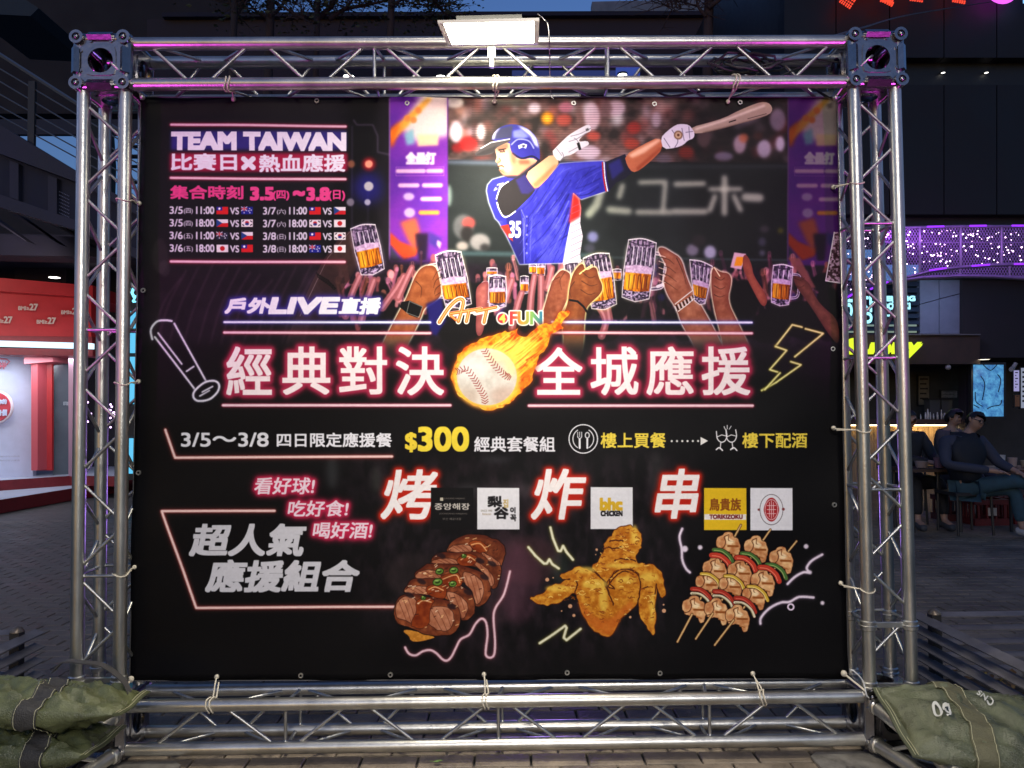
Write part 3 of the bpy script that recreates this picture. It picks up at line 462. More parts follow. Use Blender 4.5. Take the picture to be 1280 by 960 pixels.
neontext('戶外', (281, 373, 339, 391), WH, (62, 50, 150), 7, .9, 2.4, 4, 5); neontext('LIVE', (337, 373, 424, 391), WH, (62, 50, 150), 7, .8, 4, 5, 5); neontext('直播', (424, 373, 477, 392), WH, (62, 50, 150), 7, .8, 2.2, 4, 5)
neontext('戶外', (281, 373, 339, 391), WH, None, bold=2.6, shear=4); neontext('LIVE', (337, 373, 424, 391), WH, None, bold=4.2, shear=5); neontext('直播', (424, 373, 477, 392), WH, None, bold=2.4, shear=4)
for s, b in (('經', (284, 434, 339, 493)), ('典', (354, 434, 412, 492.5)), ('對', (425, 434, 483, 492)), ('決', (496, 434, 554, 493)), ('全', (669.5, 435, 727, 492.5)), ('城', (739, 434, 797, 493)), ('應', (809, 434, 866, 493)), ('援', (878, 434, 937, 493))):
    m = text(s, b, 0, 2.6); put(blur(dil(m, 9), 6), (150, 30, 60), .95); put(blur(dil(m, 6), 3), (172, 40, 74), .9)
for s, b in (('經', (284, 434, 339, 493)), ('典', (354, 434, 412, 492.5)), ('對', (425, 434, 483, 492)), ('決', (496, 434, 554, 493)), ('全', (669.5, 435, 727, 492.5)), ('城', (739, 434, 797, 493)), ('應', (809, 434, 866, 493)), ('援', (878, 434, 937, 493))):
    put(text(s, b, 0, 2.6), (250, 232, 232))
# ---- logo
Ln([(549, 403), (560, 386), (570, 376), (577, 374), (579, 380), (573, 402)], 7, (250, 246, 236), sm=True); Ln([(563, 393), (601, 387)], 7, (250, 246, 236)); Ln([(585, 389), (583, 402)], 7, (250, 246, 236)); Ln([(608, 390), (605, 403)], 7, (250, 246, 236)); Ln([(594, 391), (621, 385)], 7, (250, 246, 236))
for w_, c in ((4.2, (226, 96, 26)), (1.2, (250, 190, 120))):
    Ln([(549, 403), (560, 386), (570, 376), (577, 374), (579, 380), (573, 402)], w_, c, sm=True); Ln([(563, 394), (570, 400), (574, 400)], w_*.8, c); Ln([(563, 392), (601, 386)], w_, c); Ln([(586, 389), (583, 402)], w_, c); Ln([(608, 389), (605, 403)], w_, c); Ln([(596, 389), (620, 384)], w_, c)
blob(628, 398, 8, 8, (245, 242, 236), 1, 1); blob(628, 398, 6.3, 6.3, (196, 42, 60), 1, .6); put(text('4', (624.5, 393, 631.5, 403), bold=1.4), (250, 214, 90))
m = text('FUN', (638, 390, 677, 405), bold=2.2); put(dil(m, 3), (245, 244, 236)); grad = np.zeros((CH, CW, 3), np.float32); xx = np.linspace(0, 1, CW)
gx = P([(638, 400), (677, 400)])[:, 0]; tt = np.clip((np.arange(CW)-gx[0])/(gx[1]-gx[0]), 0, 1)[:, None]
stops = np.array([srgb((190, 50, 60)), srgb((210, 150, 60)), srgb((120, 170, 90)), srgb((50, 120, 150))])
grad[:] = np.stack([np.interp(tt[:, 0], [0, .35, .7, 1], stops[:, k]) for k in range(3)], 1)[None]; put(m, grad)
# ---- flaming baseball
T8 = lambda l: Z(530, 370, 6.4, l)
fl = [(512, 918), (420, 880), (340, 840), (270, 780), (230, 680), (228, 590), (255, 500), (300, 440), (380, 380), (470, 340), (560, 315), (640, 280), (680, 295), (770, 235), (740, 300), (800, 330), (880, 270), (960, 215), (1010, 220), (1110, 120), (1165, 140), (1090, 230), (1110, 260), (1020, 300), (990, 400), (920, 480), (890, 560), (870, 640), (850, 690), (800, 750), (750, 790), (700, 840), (640, 880), (570, 900)]
m = raster([poly(wob(T8(fl), .9, 4, 3), 1)]); put(blur(dil(m, 3), 6), (150, 50, 10), .8); tint(m, (206, 70, 10), (252, 176, 36), con(noise(12, 12, 44), .3, .7)); FM = m
r6 = np.random.RandomState(9)
def flick(n, c, w, y0, y1, sp):
    for i in range(n):
        t = r6.uniform(-sp, sp); x = 640+t*260; y = r6.uniform(y0, y1); L = r6.uniform(80, 260); dx = L*.75; dy = -L*.62
        put(cut(blur(line(T8([(x, y), (x+dx*.5+r6.uniform(-14, 14), y+dy*.5+r6.uniform(-14, 14)), (x+dx, y+dy)]), w*r6.uniform(.6, 1.4), sm=True, taper=.4), .9), FM), c, .75)
flick(50, (244, 120, 20), 3, 420, 760, 1.); flick(70, (252, 196, 50), 2.6, 420, 700, .8); flick(90, (253, 226, 90), 2.2, 400, 620, .6); flick(26, (190, 50, 10), 1.6, 420, 740, 1.1)
for i in range(44):
    a = r6.uniform(.3, 3.6); r_ = r6.uniform(38, 43); x, y = 609+r_*math.cos(a), 471+r_*math.sin(a)
    put(cut(blur(line([(x, y), (x+5*math.sin(a)+r6.uniform(-2, 2), y-5*math.cos(a)+r6.uniform(-2, 2))], 2, taper=.6), .7), FM), [(252, 214, 70), (250, 160, 30), (214, 80, 12)][i % 3], .9)
a = np.arange(40)*2*math.pi/40; cp_ = [(608.5+37.5*math.cos(t), 471+35.5*math.sin(t)) for t in a]
put(blur(raster([poly([(608.5+42*math.cos(t), 471+40*math.sin(t)) for t in a])]), 4), (252, 214, 90), .8)
m = blur(raster([poly(cp_)]), .8); tint(m, (206, 196, 182), (232, 226, 216), N2); BM = m
for x, y, rx, ry, c, al in [(590, 462, 18, 14, (240, 238, 232), .8), (632, 495, 20, 12, (190, 150, 130), .55), (585, 495, 16, 10, (196, 170, 150), .6), (640, 455, 10, 16, (236, 226, 150), .7), (625, 445, 16, 8, (240, 236, 170), .7)]:
    aa = [(x+rx*math.cos(t), y+ry*math.sin(t)) for t in a]; put(cut(blur(raster([poly(aa)]), 8), BM), c, al)
def seam(pts):
    s_ = smoothline(T8(pts), 7)
    for i in range(0, len(s_)-1, 2):
        d = s_[i+1]-s_[i]; d /= np.hypot(*d); nrm = np.array([-d[1], d[0]])
        for q in (1, -1): Ln([tuple(s_[i]), tuple(s_[i]+q*nrm*4-d*2.6)], .9, (150, 44, 38), .95)
seam([(272, 600), (340, 590), (400, 660), (440, 730), (480, 800), (490, 868)]); seam([(490, 445), (540, 520), (600, 590), (660, 640), (705, 645)])
# ---- line icons left / right
W2 = (226, 224, 232)
neon([(190, 424), (188, 412), (195, 402), (205, 400), (214, 401)], 2.4, W2, (80, 78, 90), 3, .6, sm=True); neon([(217, 404), (258, 477)], 2.2, W2, (80, 78, 90), 3, .6); neon([(193, 421), (244, 487)], 2.2, W2, (80, 78, 90), 3, .6); neon([(197, 416), (227, 455)], 2, W2, (80, 78, 90), 3, .5); neon([(233, 464), (242, 458)], 2, W2, (80, 78, 90), 3, .5)
neon([(244, 488), (256, 478), (268, 476), (274, 481), (272, 490), (262, 499), (248, 501), (242, 496)], 2.4, W2, (80, 78, 90), 3, .6, sm=True, closed=True); neon([(250, 495), (262, 488)], 1.8, W2, (80, 78, 90), 3, .5); neon([(253, 490), (266, 483)], 1.8, W2, (80, 78, 90), 3, .5)
YN, YG = (238, 232, 150), (120, 110, 30)
for a in ([(969, 433), (990, 406), (1002, 409)], [(1006, 411), (1028, 417), (993, 446)], [(969, 433), (983, 438), (962, 462), (972, 465)], [(988, 452), (1001, 456), (970, 478), (952, 488)], [(975, 466), (956, 487)]): neon(a, 2, YN, YG, 3, .7)
# ---- middle strip
neon([(207, 537), (219, 572), (490, 570.5)], 3, (246, 208, 200), (170, 66, 60), 5, .8)
neontext('3/5～3/8', (227, 541, 335, 558), (226, 225, 228), bold=1.3); neontext('四日限定應援餐', (346, 541, 489.5, 558.5), (228, 226, 230), bold=1.2)
neontext('$', (507, 541, 520.5, 564.5), (236, 206, 58), bold=2.2); neontext('300', (523.5, 534.5, 585, 563), (240, 212, 60), bold=3.4); neontext('經典套餐組', (593, 546, 693.5, 564.5), (228, 226, 230), bold=1.1)
Ln([(729+17.8*math.cos(t), 548.5+17.8*math.sin(t)) for t in np.linspace(0, 6.283, 40)], 1.4, (228, 226, 230)); Ln([(729+13*math.cos(t), 548.5+13*math.sin(t)) for t in np.linspace(-1, 1, 12)], 1.2, (228, 226, 230)); Ln([(729-13*math.cos(t), 548.5+13*math.sin(t)) for t in np.linspace(-1, 1, 12)], 1.2, (228, 226, 230))
for x in (722, 724.5, 727): Ln([(x, 540), (x, 546)], 1, (228, 226, 230))
Ln([(722, 546), (724.5, 549), (727, 546)], 1.2, (228, 226, 230)); Ln([(724.5, 549), (724.5, 560)], 2.6, (228, 226, 230)); blob(734, 544, 3.2, 4.2, (228, 226, 230), 1, .5); blob(734, 544, 1.8, 2.8, (20, 18, 20), 1, .4); Ln([(734, 549), (734, 560)], 2.4, (228, 226, 230))
neontext('樓上買餐', (751, 541, 832, 559.5), (236, 208, 72), bold=1.1)
for i in range(6): blob(839.5+i*6.6, 551.2, 1.4, 1.4, (230, 226, 220), 1, .4)
F([(875.5, 546), (885, 551), (875.5, 556.5)], (230, 226, 220))
for cx, s in ((902, -1), (914, 1)):
    Ln([(cx-6.5, 538-s*1.0), (cx-5.5, 548), (cx-1, 552.5), (cx+4, 551), (cx+6.5, 545), (cx+5.5, 537)], 1.3, (230, 226, 228), closed=False, sm=True); Ln([(cx-5.5, 546), (cx, 543.5), (cx+6, 545)], 1.1, (230, 226, 228)); Ln([(cx+1*s, 552.5), (cx-s*0+2*s, 561)], 1.3, (230, 226, 228)); Ln([(cx-4+3*s, 562), (cx+s*3, 559.5), (cx+4+3*s, 563)], 1.6, (230, 226, 228), sm=True)
for a, b in (((905, 533), (906.5, 536.5)), ((909, 531.5), (909, 536)), ((914, 532.5), (911.5, 536.5))): Ln([a, b], 1, (230, 226, 228))
neontext('樓下配酒', (928, 541, 1009, 559.5), (236, 208, 72), bold=1.1)
# ---- lower left block
neon([(343, 638.5), (203, 638.5), (245, 760), (493, 758.5)], 3, (246, 208, 200), (170, 66, 60), 5, .8)
for s, b in (('看好球!', (317, 597, 394, 617.5)), ('吃好食!', (359, 626, 436, 645.5)), ('喝好酒!', (390, 653, 466, 673))):
    neontext(s, b, (238, 214, 222), (196, 34, 74), 7, .95, 1.1, 3, 6)
neontext('超人氣', (237, 656, 384, 694), (204, 202, 206), bold=3.6, shear=8); neontext('應援組合', (257, 701, 451, 739), (204, 202, 206), bold=3.8, shear=8)
# ---- three grill characters and logo tiles
for s, b in (('烤', (476, 588, 548, 648)), ('炸', (664, 587, 733, 648)), ('串', (818, 587, 877, 647))):
    neontext(s, b, (244, 236, 232), (186, 34, 18), 6, 1, 3.2, 10, 7)
def tile(x0, y0, x1, y1, c): F([(x0, y0), (x1, y0+.3), (x1+.3, y1), (x0, y1)], c)
tile(538.5, 609.5, 591.5, 661.5, (14, 13, 15)); tile(596.5, 609.5, 649, 661.5, (226, 224, 226)); tile(738, 608.5, 790.5, 661, (226, 224, 226)); tile(880, 609.8, 933, 662.5, (226, 184, 32)); tile(938, 609.8, 991, 663, (224, 222, 226))
put(text('중앙해장', (543, 629, 587, 637), bold=.5), (216, 208, 196)); put(text('JUNGANG HAEJANG', (555, 622, 581, 624.5)), (150, 140, 128)); put(text('JOONGANG HAEJANG', (549, 641, 584, 643.3)), (150, 140, 128)); put(text('부산 해운대점', (553, 647, 576, 650)), (150, 140, 128)); F([(550, 622), (554, 622), (554, 626), (550, 626)], (190, 180, 160))
put(text('梨', (610, 620.5, 627, 633), bold=1.6), (24, 22, 24)); put(text('谷', (618, 634, 635, 648), bold=1.6), (24, 22, 24)); put(text('이', (638, 634, 644, 641), bold=.8), (24, 22, 24)); put(text('꼭', (638, 643, 645, 651), bold=.8), (24, 22, 24)); put(text('집', (629, 624, 635, 634), bold=.6), (190, 160, 90)); put(text('SINCE 1990', (601, 637, 615, 639.5)), (120, 110, 90)); put(text('Restaurant', (603, 641, 614, 643.5)), (150, 120, 80))
put(text('bhc', (750.5, 623, 777, 637), bold=2.6), (214, 170, 40)); put(text('CHICKEN', (751, 638.5, 777.5, 644.5), bold=1.1), (24, 22, 24))
F([(880.3, 642.5), (932.8, 642.8), (932.8, 649.8), (880.3, 649.5)], (232, 226, 218)); put(text('TORIKIZOKU', (887, 643.3, 928, 648.4), bold=.8), (110, 30, 26)); put(text('鳥貴族', (887, 623, 926, 638), bold=.9), (130, 66, 20))
Ln([(964.5+14.5*math.cos(t), 637+19*math.sin(t)) for t in np.linspace(0, 6.283, 40)], .7, (90, 80, 80)); m = raster([poly([(964.5+10*math.cos(t)*(1-.12*abs(math.sin(2*t))), 637+15*math.sin(t)) for t in np.linspace(0, 6.283, 25)[:-1]], 1)]); put(m, (166, 34, 40)); Ln([(964.5+8*math.cos(t), 637+12.5*math.sin(t)) for t in np.linspace(0, 6.283, 30)], .8, (226, 200, 200))
for q in ([(959, 632), (970, 632)], [(959, 637), (970, 637)], [(959, 642), (970, 642)], [(962, 628), (962, 646)], [(967, 628), (967, 646)], [(964.5, 626), (964.5, 648)]): Ln(q, .8, (230, 206, 206))
blob(948.5, 637, 1.4, 1.4, (120, 50, 50), 1, .5); blob(979.5, 636.5, 1.8, 1.8, (120, 50, 50), 1, .5)
# ---- squiggles
SP, SG = (236, 196, 204), (130, 70, 80)
neon(Z(480, 650, 5.333, [(140, 848), (165, 890), (210, 903), (260, 875), (310, 868), (350, 890), (390, 930), (420, 938), (450, 910), (480, 850), (510, 795), (570, 760), (610, 690), (650, 655), (680, 680), (690, 760), (680, 850), (680, 900), (710, 915), (735, 890), (740, 800), (730, 650), (745, 580), (800, 490), (840, 340)]), 2.6, SP, SG, 5, .8, sm=True)
T6 = lambda l: Z(655, 650, 5.65, l)
for a_ in ([(185, 50), (205, 130), (240, 215), (258, 218), (275, 180), (300, 225), (345, 278)], [(30, 190), (80, 250), (140, 305), (160, 305), (178, 275), (200, 310), (245, 340)], [(110, 868), (200, 810), (290, 745), (300, 760), (280, 830), (300, 848), (400, 768)]): neon(T6(a_), 3, (234, 230, 196), (110, 106, 50), 4, .8)
T5 = lambda l: Z(835, 650, 5.65, l)
for a_ in ([(100, 60), (80, 120), (95, 200), (100, 280), (125, 340), (155, 370)], [(848, 455), (900, 405), (960, 372), (1000, 372), (985, 340), (1020, 290), (1095, 245)], [(655, 735), (660, 690), (720, 625), (800, 585), (860, 580), (930, 545), (1030, 548)]): neon(T5(a_), 2.8, (232, 216, 230), (110, 90, 110), 4, .8, sm=True)
for x, y, r_ in ((118, 203, 4), (226, 193, 3), (980, 188, 3), (1008, 372, 2.4), (1092, 586, 2.6)): blob(*T5([(x, y)])[0], r_, r_, (232, 216, 230), 1, 1.5)
Ln([(T5([(870, 615)])[0][0]+3.6*math.cos(t), T5([(870, 615)])[0][1]+3.6*math.sin(t)) for t in np.linspace(0, 6.28, 16)], 2, (226, 206, 226))
# ---- grilled beef
T4 = lambda l: Z(480, 650, 5.333, l)
OUT = (40, 18, 14)
WA = [0.]
def food(T, pts, c0, c1, nz, ow=1.1, oc=OUT, sm=1):
    m = raster([poly(wob(T(pts), WA[0]), 1) if WA[0] else poly(T(pts), sm)]); put(dil(m, ow), oc); tint(m, c0, c1, nz); return m
food(T4, [(130, 735), (160, 730), (250, 750), (350, 780), (300, 795), (235, 812), (180, 808), (165, 770), (135, 750)], (180, 110, 30), (222, 150, 60), N3, .8)
mt = con(noise(14, 14, 52), .25, .8)
WA[0] = .35
slices = [[(430, 180), (470, 130), (560, 97), (650, 100), (720, 120), (780, 150), (808, 200), (800, 250), (780, 305), (740, 290), (690, 250), (640, 215), (560, 205), (430, 210)],
 [(312, 285), (330, 240), (390, 215), (480, 215), (560, 210), (650, 215), (740, 270), (778, 320), (775, 380), (750, 440), (720, 452), (700, 380), (650, 330), (560, 300), (450, 290), (320, 292)],
 [(205, 385), (215, 350), (280, 300), (340, 290), (480, 295), (560, 315), (650, 350), (705, 400), (712, 470), (690, 530), (640, 572), (600, 560), (590, 480), (540, 420), (430, 380), (300, 385), (215, 390)],
 [(135, 480), (150, 440), (190, 395), (300, 385), (400, 400), (520, 440), (590, 500), (605, 560), (598, 620), (560, 660), (520, 660), (500, 590), (440, 540), (330, 500), (200, 490)],
 [(70, 640), (75, 560), (110, 510), (180, 490), (290, 510), (400, 530), (470, 560), (510, 610), (505, 690), (470, 745), (400, 770), (300, 765), (180, 720), (100, 690)]]
for i, s_ in enumerate(slices):
    m = food(T4, s_, (92, 40, 22), (150, 78, 44), mt, 1.9, (26, 12, 10))
    put(cut(blur(line(T4([s_[k] for k in range(1, 7)]), 7, sm=True), 3), m), (84, 32, 20), .8)
    cx = sum(p[0] for p in s_)/len(s_); cy = sum(p[1] for p in s_)/len(s_)
fr = [[(435, 205), (450, 175), (520, 165), (575, 175), (580, 205), (520, 212)], [(325, 285), (360, 262), (440, 255), (490, 275), (480, 292)], [(650, 215), (700, 235), (760, 280), (770, 300), (720, 290), (680, 250)], [(215, 385), (225, 350), (290, 335), (350, 345), (380, 385), (290, 385)], [(590, 280), (640, 290), (700, 340), (735, 400), (715, 440), (690, 380), (640, 330)], [(530, 350), (600, 365), (655, 420), (660, 500), (620, 560), (590, 480), (540, 420)], [(140, 480), (155, 455), (220, 445), (290, 450), (320, 495), (200, 490)], [(420, 480), (500, 500), (555, 560), (550, 620), (520, 655), (500, 590), (440, 540)], [(78, 600), (85, 555), (120, 520), (180, 510), (215, 545), (215, 610), (190, 680), (120, 660), (85, 640)], [(305, 600), (340, 575), (410, 580), (455, 615), (462, 670), (430, 730), (370, 735), (310, 700), (290, 650)]]
for i, s_ in enumerate(fr):
    m = food(T4, s_, (158, 92, 62), (196, 132, 98), mt, 1.1, (44, 18, 14), 2)
    x0, x1 = min(p[0] for p in s_), max(p[0] for p in s_); y0, y1 = min(p[1] for p in s_), max(p[1] for p in s_)
    for k in range(3): put(cut(line(T4([(x0+(x1-x0)*(.1+k*.25), y0+(y1-y0)*.1), (x0+(x1-x0)*(.3+k*.25), y0+(y1-y0)*.5), (x0+(x1-x0)*(.55+k*.2), y1)]), .8, sm=True), m), (110, 54, 36), .8)
for s_ in ([(570, 150), (640, 140), (700, 190), (660, 215), (600, 200)], [(500, 250), (560, 225), (620, 250), (590, 300), (520, 300), (490, 280)], [(380, 380), (480, 350), (520, 400), (500, 440), (430, 440), (390, 420)], [(285, 450), (340, 430), (410, 450), (400, 520), (330, 510), (290, 490)], [(215, 545), (260, 520), (330, 530), (305, 590), (300, 680), (255, 720), (190, 710), (185, 680), (215, 620)]):
    m = food(T4, s_, (98, 28, 10), (170, 78, 30), N2, .9, (50, 16, 8), 2)
    put(cut(blur(line(T4([(s_[0][0]+12, s_[0][1]+14), (s_[1][0], s_[1][1]+16), (s_[2][0]-14, s_[2][1]+18)]), 1.4, sm=True), .5), m), (246, 190, 130), .8)
SM_ = raster([poly(T4(s_), 1) for s_ in slices])
for i in range(130):
    x, y = r6.uniform(90, 780), r6.uniform(110, 740)
    put(cut(line(T4([(x, y), (x+r6.uniform(8, 26), y-r6.uniform(0, 12))]), 1.1), SM_), [(240, 190, 130), (250, 226, 190), (60, 24, 18)][i % 3], .8)
for x, y in ((170, 500), (250, 410), (640, 270), (560, 480), (450, 575), (380, 235), (720, 290), (670, 380)): blob(*T4([(x, y)])[0], 6, 3.2, (36, 22, 26), .85, 1.2, .4)
for x, y, r_ in ((370, 342, 5.4), (465, 335, 6), (357, 413, 6.6), (458, 425, 5), (533, 240, 3), (263, 520, 3)):
    p_ = T4([(x, y)])[0]; blob(*p_, r_*.85+.9, r_*.62+.9, (24, 36, 12), 1, .6, -.2); blob(*p_, r_*.85, r_*.6, (96, 134, 50), 1, .5, -.2); blob(*p_, r_*.5, r_*.28, (40, 62, 20), 1, .5, -.2); blob(p_[0]-1, p_[1]-1.6, r_*.4, 1, (150, 180, 96), 1, .4)
# ---- fried chicken
WA[0] = .75; ck = con(noise(9, 9, 55), .25, .8); CO = (74, 28, 12)
for s_ in ([(480, 345), (530, 280), (560, 220), (570, 160), (620, 110), (650, 65), (740, 38), (790, 60), (825, 100), (830, 170), (810, 220), (790, 290), (860, 310), (920, 320), (975, 380), (985, 440), (990, 545), (955, 525), (930, 460), (930, 600), (925, 700), (920, 805), (870, 760), (830, 690), (810, 600), (800, 480), (700, 430), (600, 420), (560, 440)],
           [(255, 382), (330, 350), (390, 328), (440, 345), (500, 370), (560, 440), (620, 560), (632, 600), (600, 500), (585, 450), (640, 370), (720, 345), (790, 370), (820, 450), (800, 560), (780, 610), (690, 680), (650, 770), (600, 820), (530, 800), (460, 740), (400, 640), (375, 550), (355, 515), (280, 565), (200, 590), (130, 595), (50, 560), (60, 545), (130, 520), (190, 465), (270, 440), (330, 405), (270, 410)]):
    food(T6, s_, (176, 98, 20), (222, 156, 52), ck, 1.9, CO, 2)
for a_ in ([(635, 285), (700, 270), (790, 290)], [(560, 440), (600, 520), (632, 600)], [(585, 460), (640, 480), (600, 440), (640, 370), (720, 345), (790, 372), (822, 450), (805, 560)], [(820, 490), (880, 465)], [(355, 515), (375, 460), (368, 430)], [(480, 345), (540, 400), (585, 450)], [(935, 450), (930, 520)], [(590, 470), (640, 400), (700, 360), (770, 380)], [(570, 200), (600, 190), (640, 200), (690, 185)], [(600, 150), (660, 140), (700, 150)]):
    q_ = smoothline(T6(a_), 5); q_ = q_+np.random.RandomState(len(a_)).randn(*q_.shape)*.45; put(line(q_, 1.5), CO)
m = raster([poly(T6([(375, 550), (400, 640), (460, 740), (530, 800), (600, 820), (650, 770), (690, 680), (780, 610), (760, 560), (690, 620), (620, 700), (520, 700), (440, 620)]), 2)]); put(blur(m, 4), (196, 92, 30), .65)
for x, y, rx, ry in ((700, 320, 22, 3), (560, 560, 5, 16), (500, 450, 16, 6), (780, 100, 4, 12), (720, 420, 14, 4), (880, 400, 12, 5), (240, 480, 16, 4), (430, 350, 14, 4), (905, 620, 3, 18)): blob(*T6([(x, y)])[0], rx, ry, (240, 204, 84), .7, 3)
pa = [(p[0], p[1]) for p in [(r6.uniform(60, 980), r6.uniform(50, 800)) for _ in range(420)]]
inm = [raster([poly(T6(s_), 1)]) for s_ in ([(480, 345), (570, 160), (740, 38), (825, 100), (810, 220), (790, 290), (920, 320), (930, 600), (910, 760), (830, 690), (800, 480), (600, 420)], [(130, 560), (330, 405), (390, 335), (500, 375), (620, 560), (720, 350), (815, 450), (780, 600), (600, 810), (460, 735), (375, 550), (200, 580)])]
for i, (x, y) in enumerate(pa):
    mm = line(T6([(x, y), (x+r6.uniform(6, 22), y+r6.uniform(-10, 10)), (x+r6.uniform(14, 34), y+r6.uniform(-8, 12))]), .9, sm=True); c = [(120, 52, 14), (246, 210, 110), (150, 70, 20), (178, 96, 20)][i % 4]
    for k in inm: put(cut(mm, k), c, .8)
for x, y, r_ in ((163, 418, 2.4), (205, 405, 1), (325, 606, 2.6), (265, 640, 1), (352, 672, 2), (512, 207, 1.6), (505, 242, .8), (750, 685, 1.6), (748, 632, 1), (988, 640, 2.6), (985, 597, 1.2)): blob(*T6([(x, y)])[0], r_, r_, (216, 160, 120), 1, .5)
# ---- skewers
WA[0] = .3; mk = con(noise(11, 11, 57), .25, .8)
ORD = [(350, 92), (548, 118), (728, 198)]
def chunk(x, y, s=1.):
    s *= 1.13; x -= 10; y -= 6
    pts = [(0, 70), (10, 30), (40, 18), (60, 0), (100, 5), (110, 25), (140, 50), (152, 85), (145, 120), (135, 160), (115, 165), (95, 130), (70, 118), (40, 122), (15, 105)]
    m = food(T5, [(x+a_*s, y+b_*s) for a_, b_ in pts], (190, 120, 72), (236, 190, 134), mk, 1.5, (64, 28, 14), 2)
    put(cut(blur(raster([poly(T5([(x+60*s, y+22*s), (x+105*s, y+50*s), (x+95*s, y+80*s), (x+60*s, y+70*s)]))]), 1), m), (250, 222, 176), .8); Ln(T5([(x+15*s, y+105*s), (x+45*s, y+95*s), (x+60*s, y+60*s), (x+50*s, y+30*s), (x+80*s, y+15*s)]), .9, (84, 40, 20), sm=True)
    Ln(T5([(x+75*s, y+86*s), (x+135*s, y+88*s)]), 2.6, (146, 80, 34)); Ln(T5([(x+80*s, y+20*s), (x+78*s, y+50*s), (x+110*s, y+60*s)]), .8, (120, 66, 36), sm=True); Ln(T5([(x+90*s, y+130*s), (x+120*s, y+140*s)]), 1.6, (170, 104, 56)); blob(*T5([(x+30*s, y+70*s)])[0], 3, 3, (190, 120, 74), .7, 1.4); blob(*T5([(x+95*s, y+60*s)])[0], 3.5, 2, (250, 226, 180), .8, 1.2)
for sx, sy, ex, ey in ((515, 35, 65, 858), (725, 68, 195, 838), (912, 150, 330, 884)):
    Ln(T5([(sx, sy), (ex, ey)]), 3.2, (92, 52, 24)); Ln(T5([(sx, sy), (ex, ey)]), 1.8, (214, 176, 118))
def band(x, y, c, hi, w=3.6):
    w *= 1.25
    pts = T5([(x, y), (x+60, y+6), (x+115, y+48), (x+140, y+100)])
    Ln(pts, w+1.4, (60, 24, 18), sm=True); Ln(pts, w, c, sm=True); Ln(T5([(x+4, y+3), (x+58, y+12), (x+108, y+52), (x+128, y+96)]), .9, hi, sm=True)
for i, (ox, oy) in enumerate(ORD):
    k = (0, 0) if i == 0 else ((10, 0) if i == 1 else (0, 0))
    dxs = [(-95, 178), (-145, 280), (-240, 440)] if i == 0 else ([(-115, 170), (-175, 270), (-280, 432)] if i == 1 else [(-130, 160), (-190, 265), (-310, 400)])
    chunk(ox, oy); band(ox-28, oy+118, (70, 110, 52), (170, 190, 110))
    chunk(ox+dxs[0][0], oy+dxs[0][1]); band(ox+dxs[0][0]+52, oy+dxs[0][1]-22, (196, 60, 42), (240, 140, 110), 5)
    chunk(ox+dxs[1][0], oy+dxs[1][1], .95); band(ox+dxs[1][0]+30, oy+dxs[1][1]+8, (210, 170, 60), (246, 224, 140), 3)
    chunk(ox+dxs[2][0], oy+dxs[2][1]+10); band(ox+dxs[2][0]+60, oy+dxs[2][1]-45, (170, 48, 34), (220, 110, 90), 4); band(ox+dxs[2][0]+55, oy+dxs[2][1]-14, (226, 214, 180), (120, 110, 70), 2.4)
for ex, ey, fx, fy in ((65, 858, 170, 665), (195, 838, 318, 660), (330, 884, 466, 708)): Ln(T5([(fx, fy), (ex, ey)]), 3.4, (92, 52, 24)); Ln(T5([(fx, fy), (ex, ey)]), 1.9, (214, 176, 118))
# weave of the vinyl, creases
cv *= (1+.05*(N3-.5)+.03*(NH-.5)+.03*(N2-.5))[..., None]
cv = np.clip(cv, 0, 1)
def make_image(name, arr):
    h, w_ = arr.shape[:2]; im = bpy.data.images.new(name, w_, h); a_ = np.ones((h, w_, 4), np.float32); a_[..., :3] = arr[::-1]
    im.pixels.foreach_set(a_.ravel()); im.update(); im.pack(); return im
banner_img = make_image('banner_print', cv)
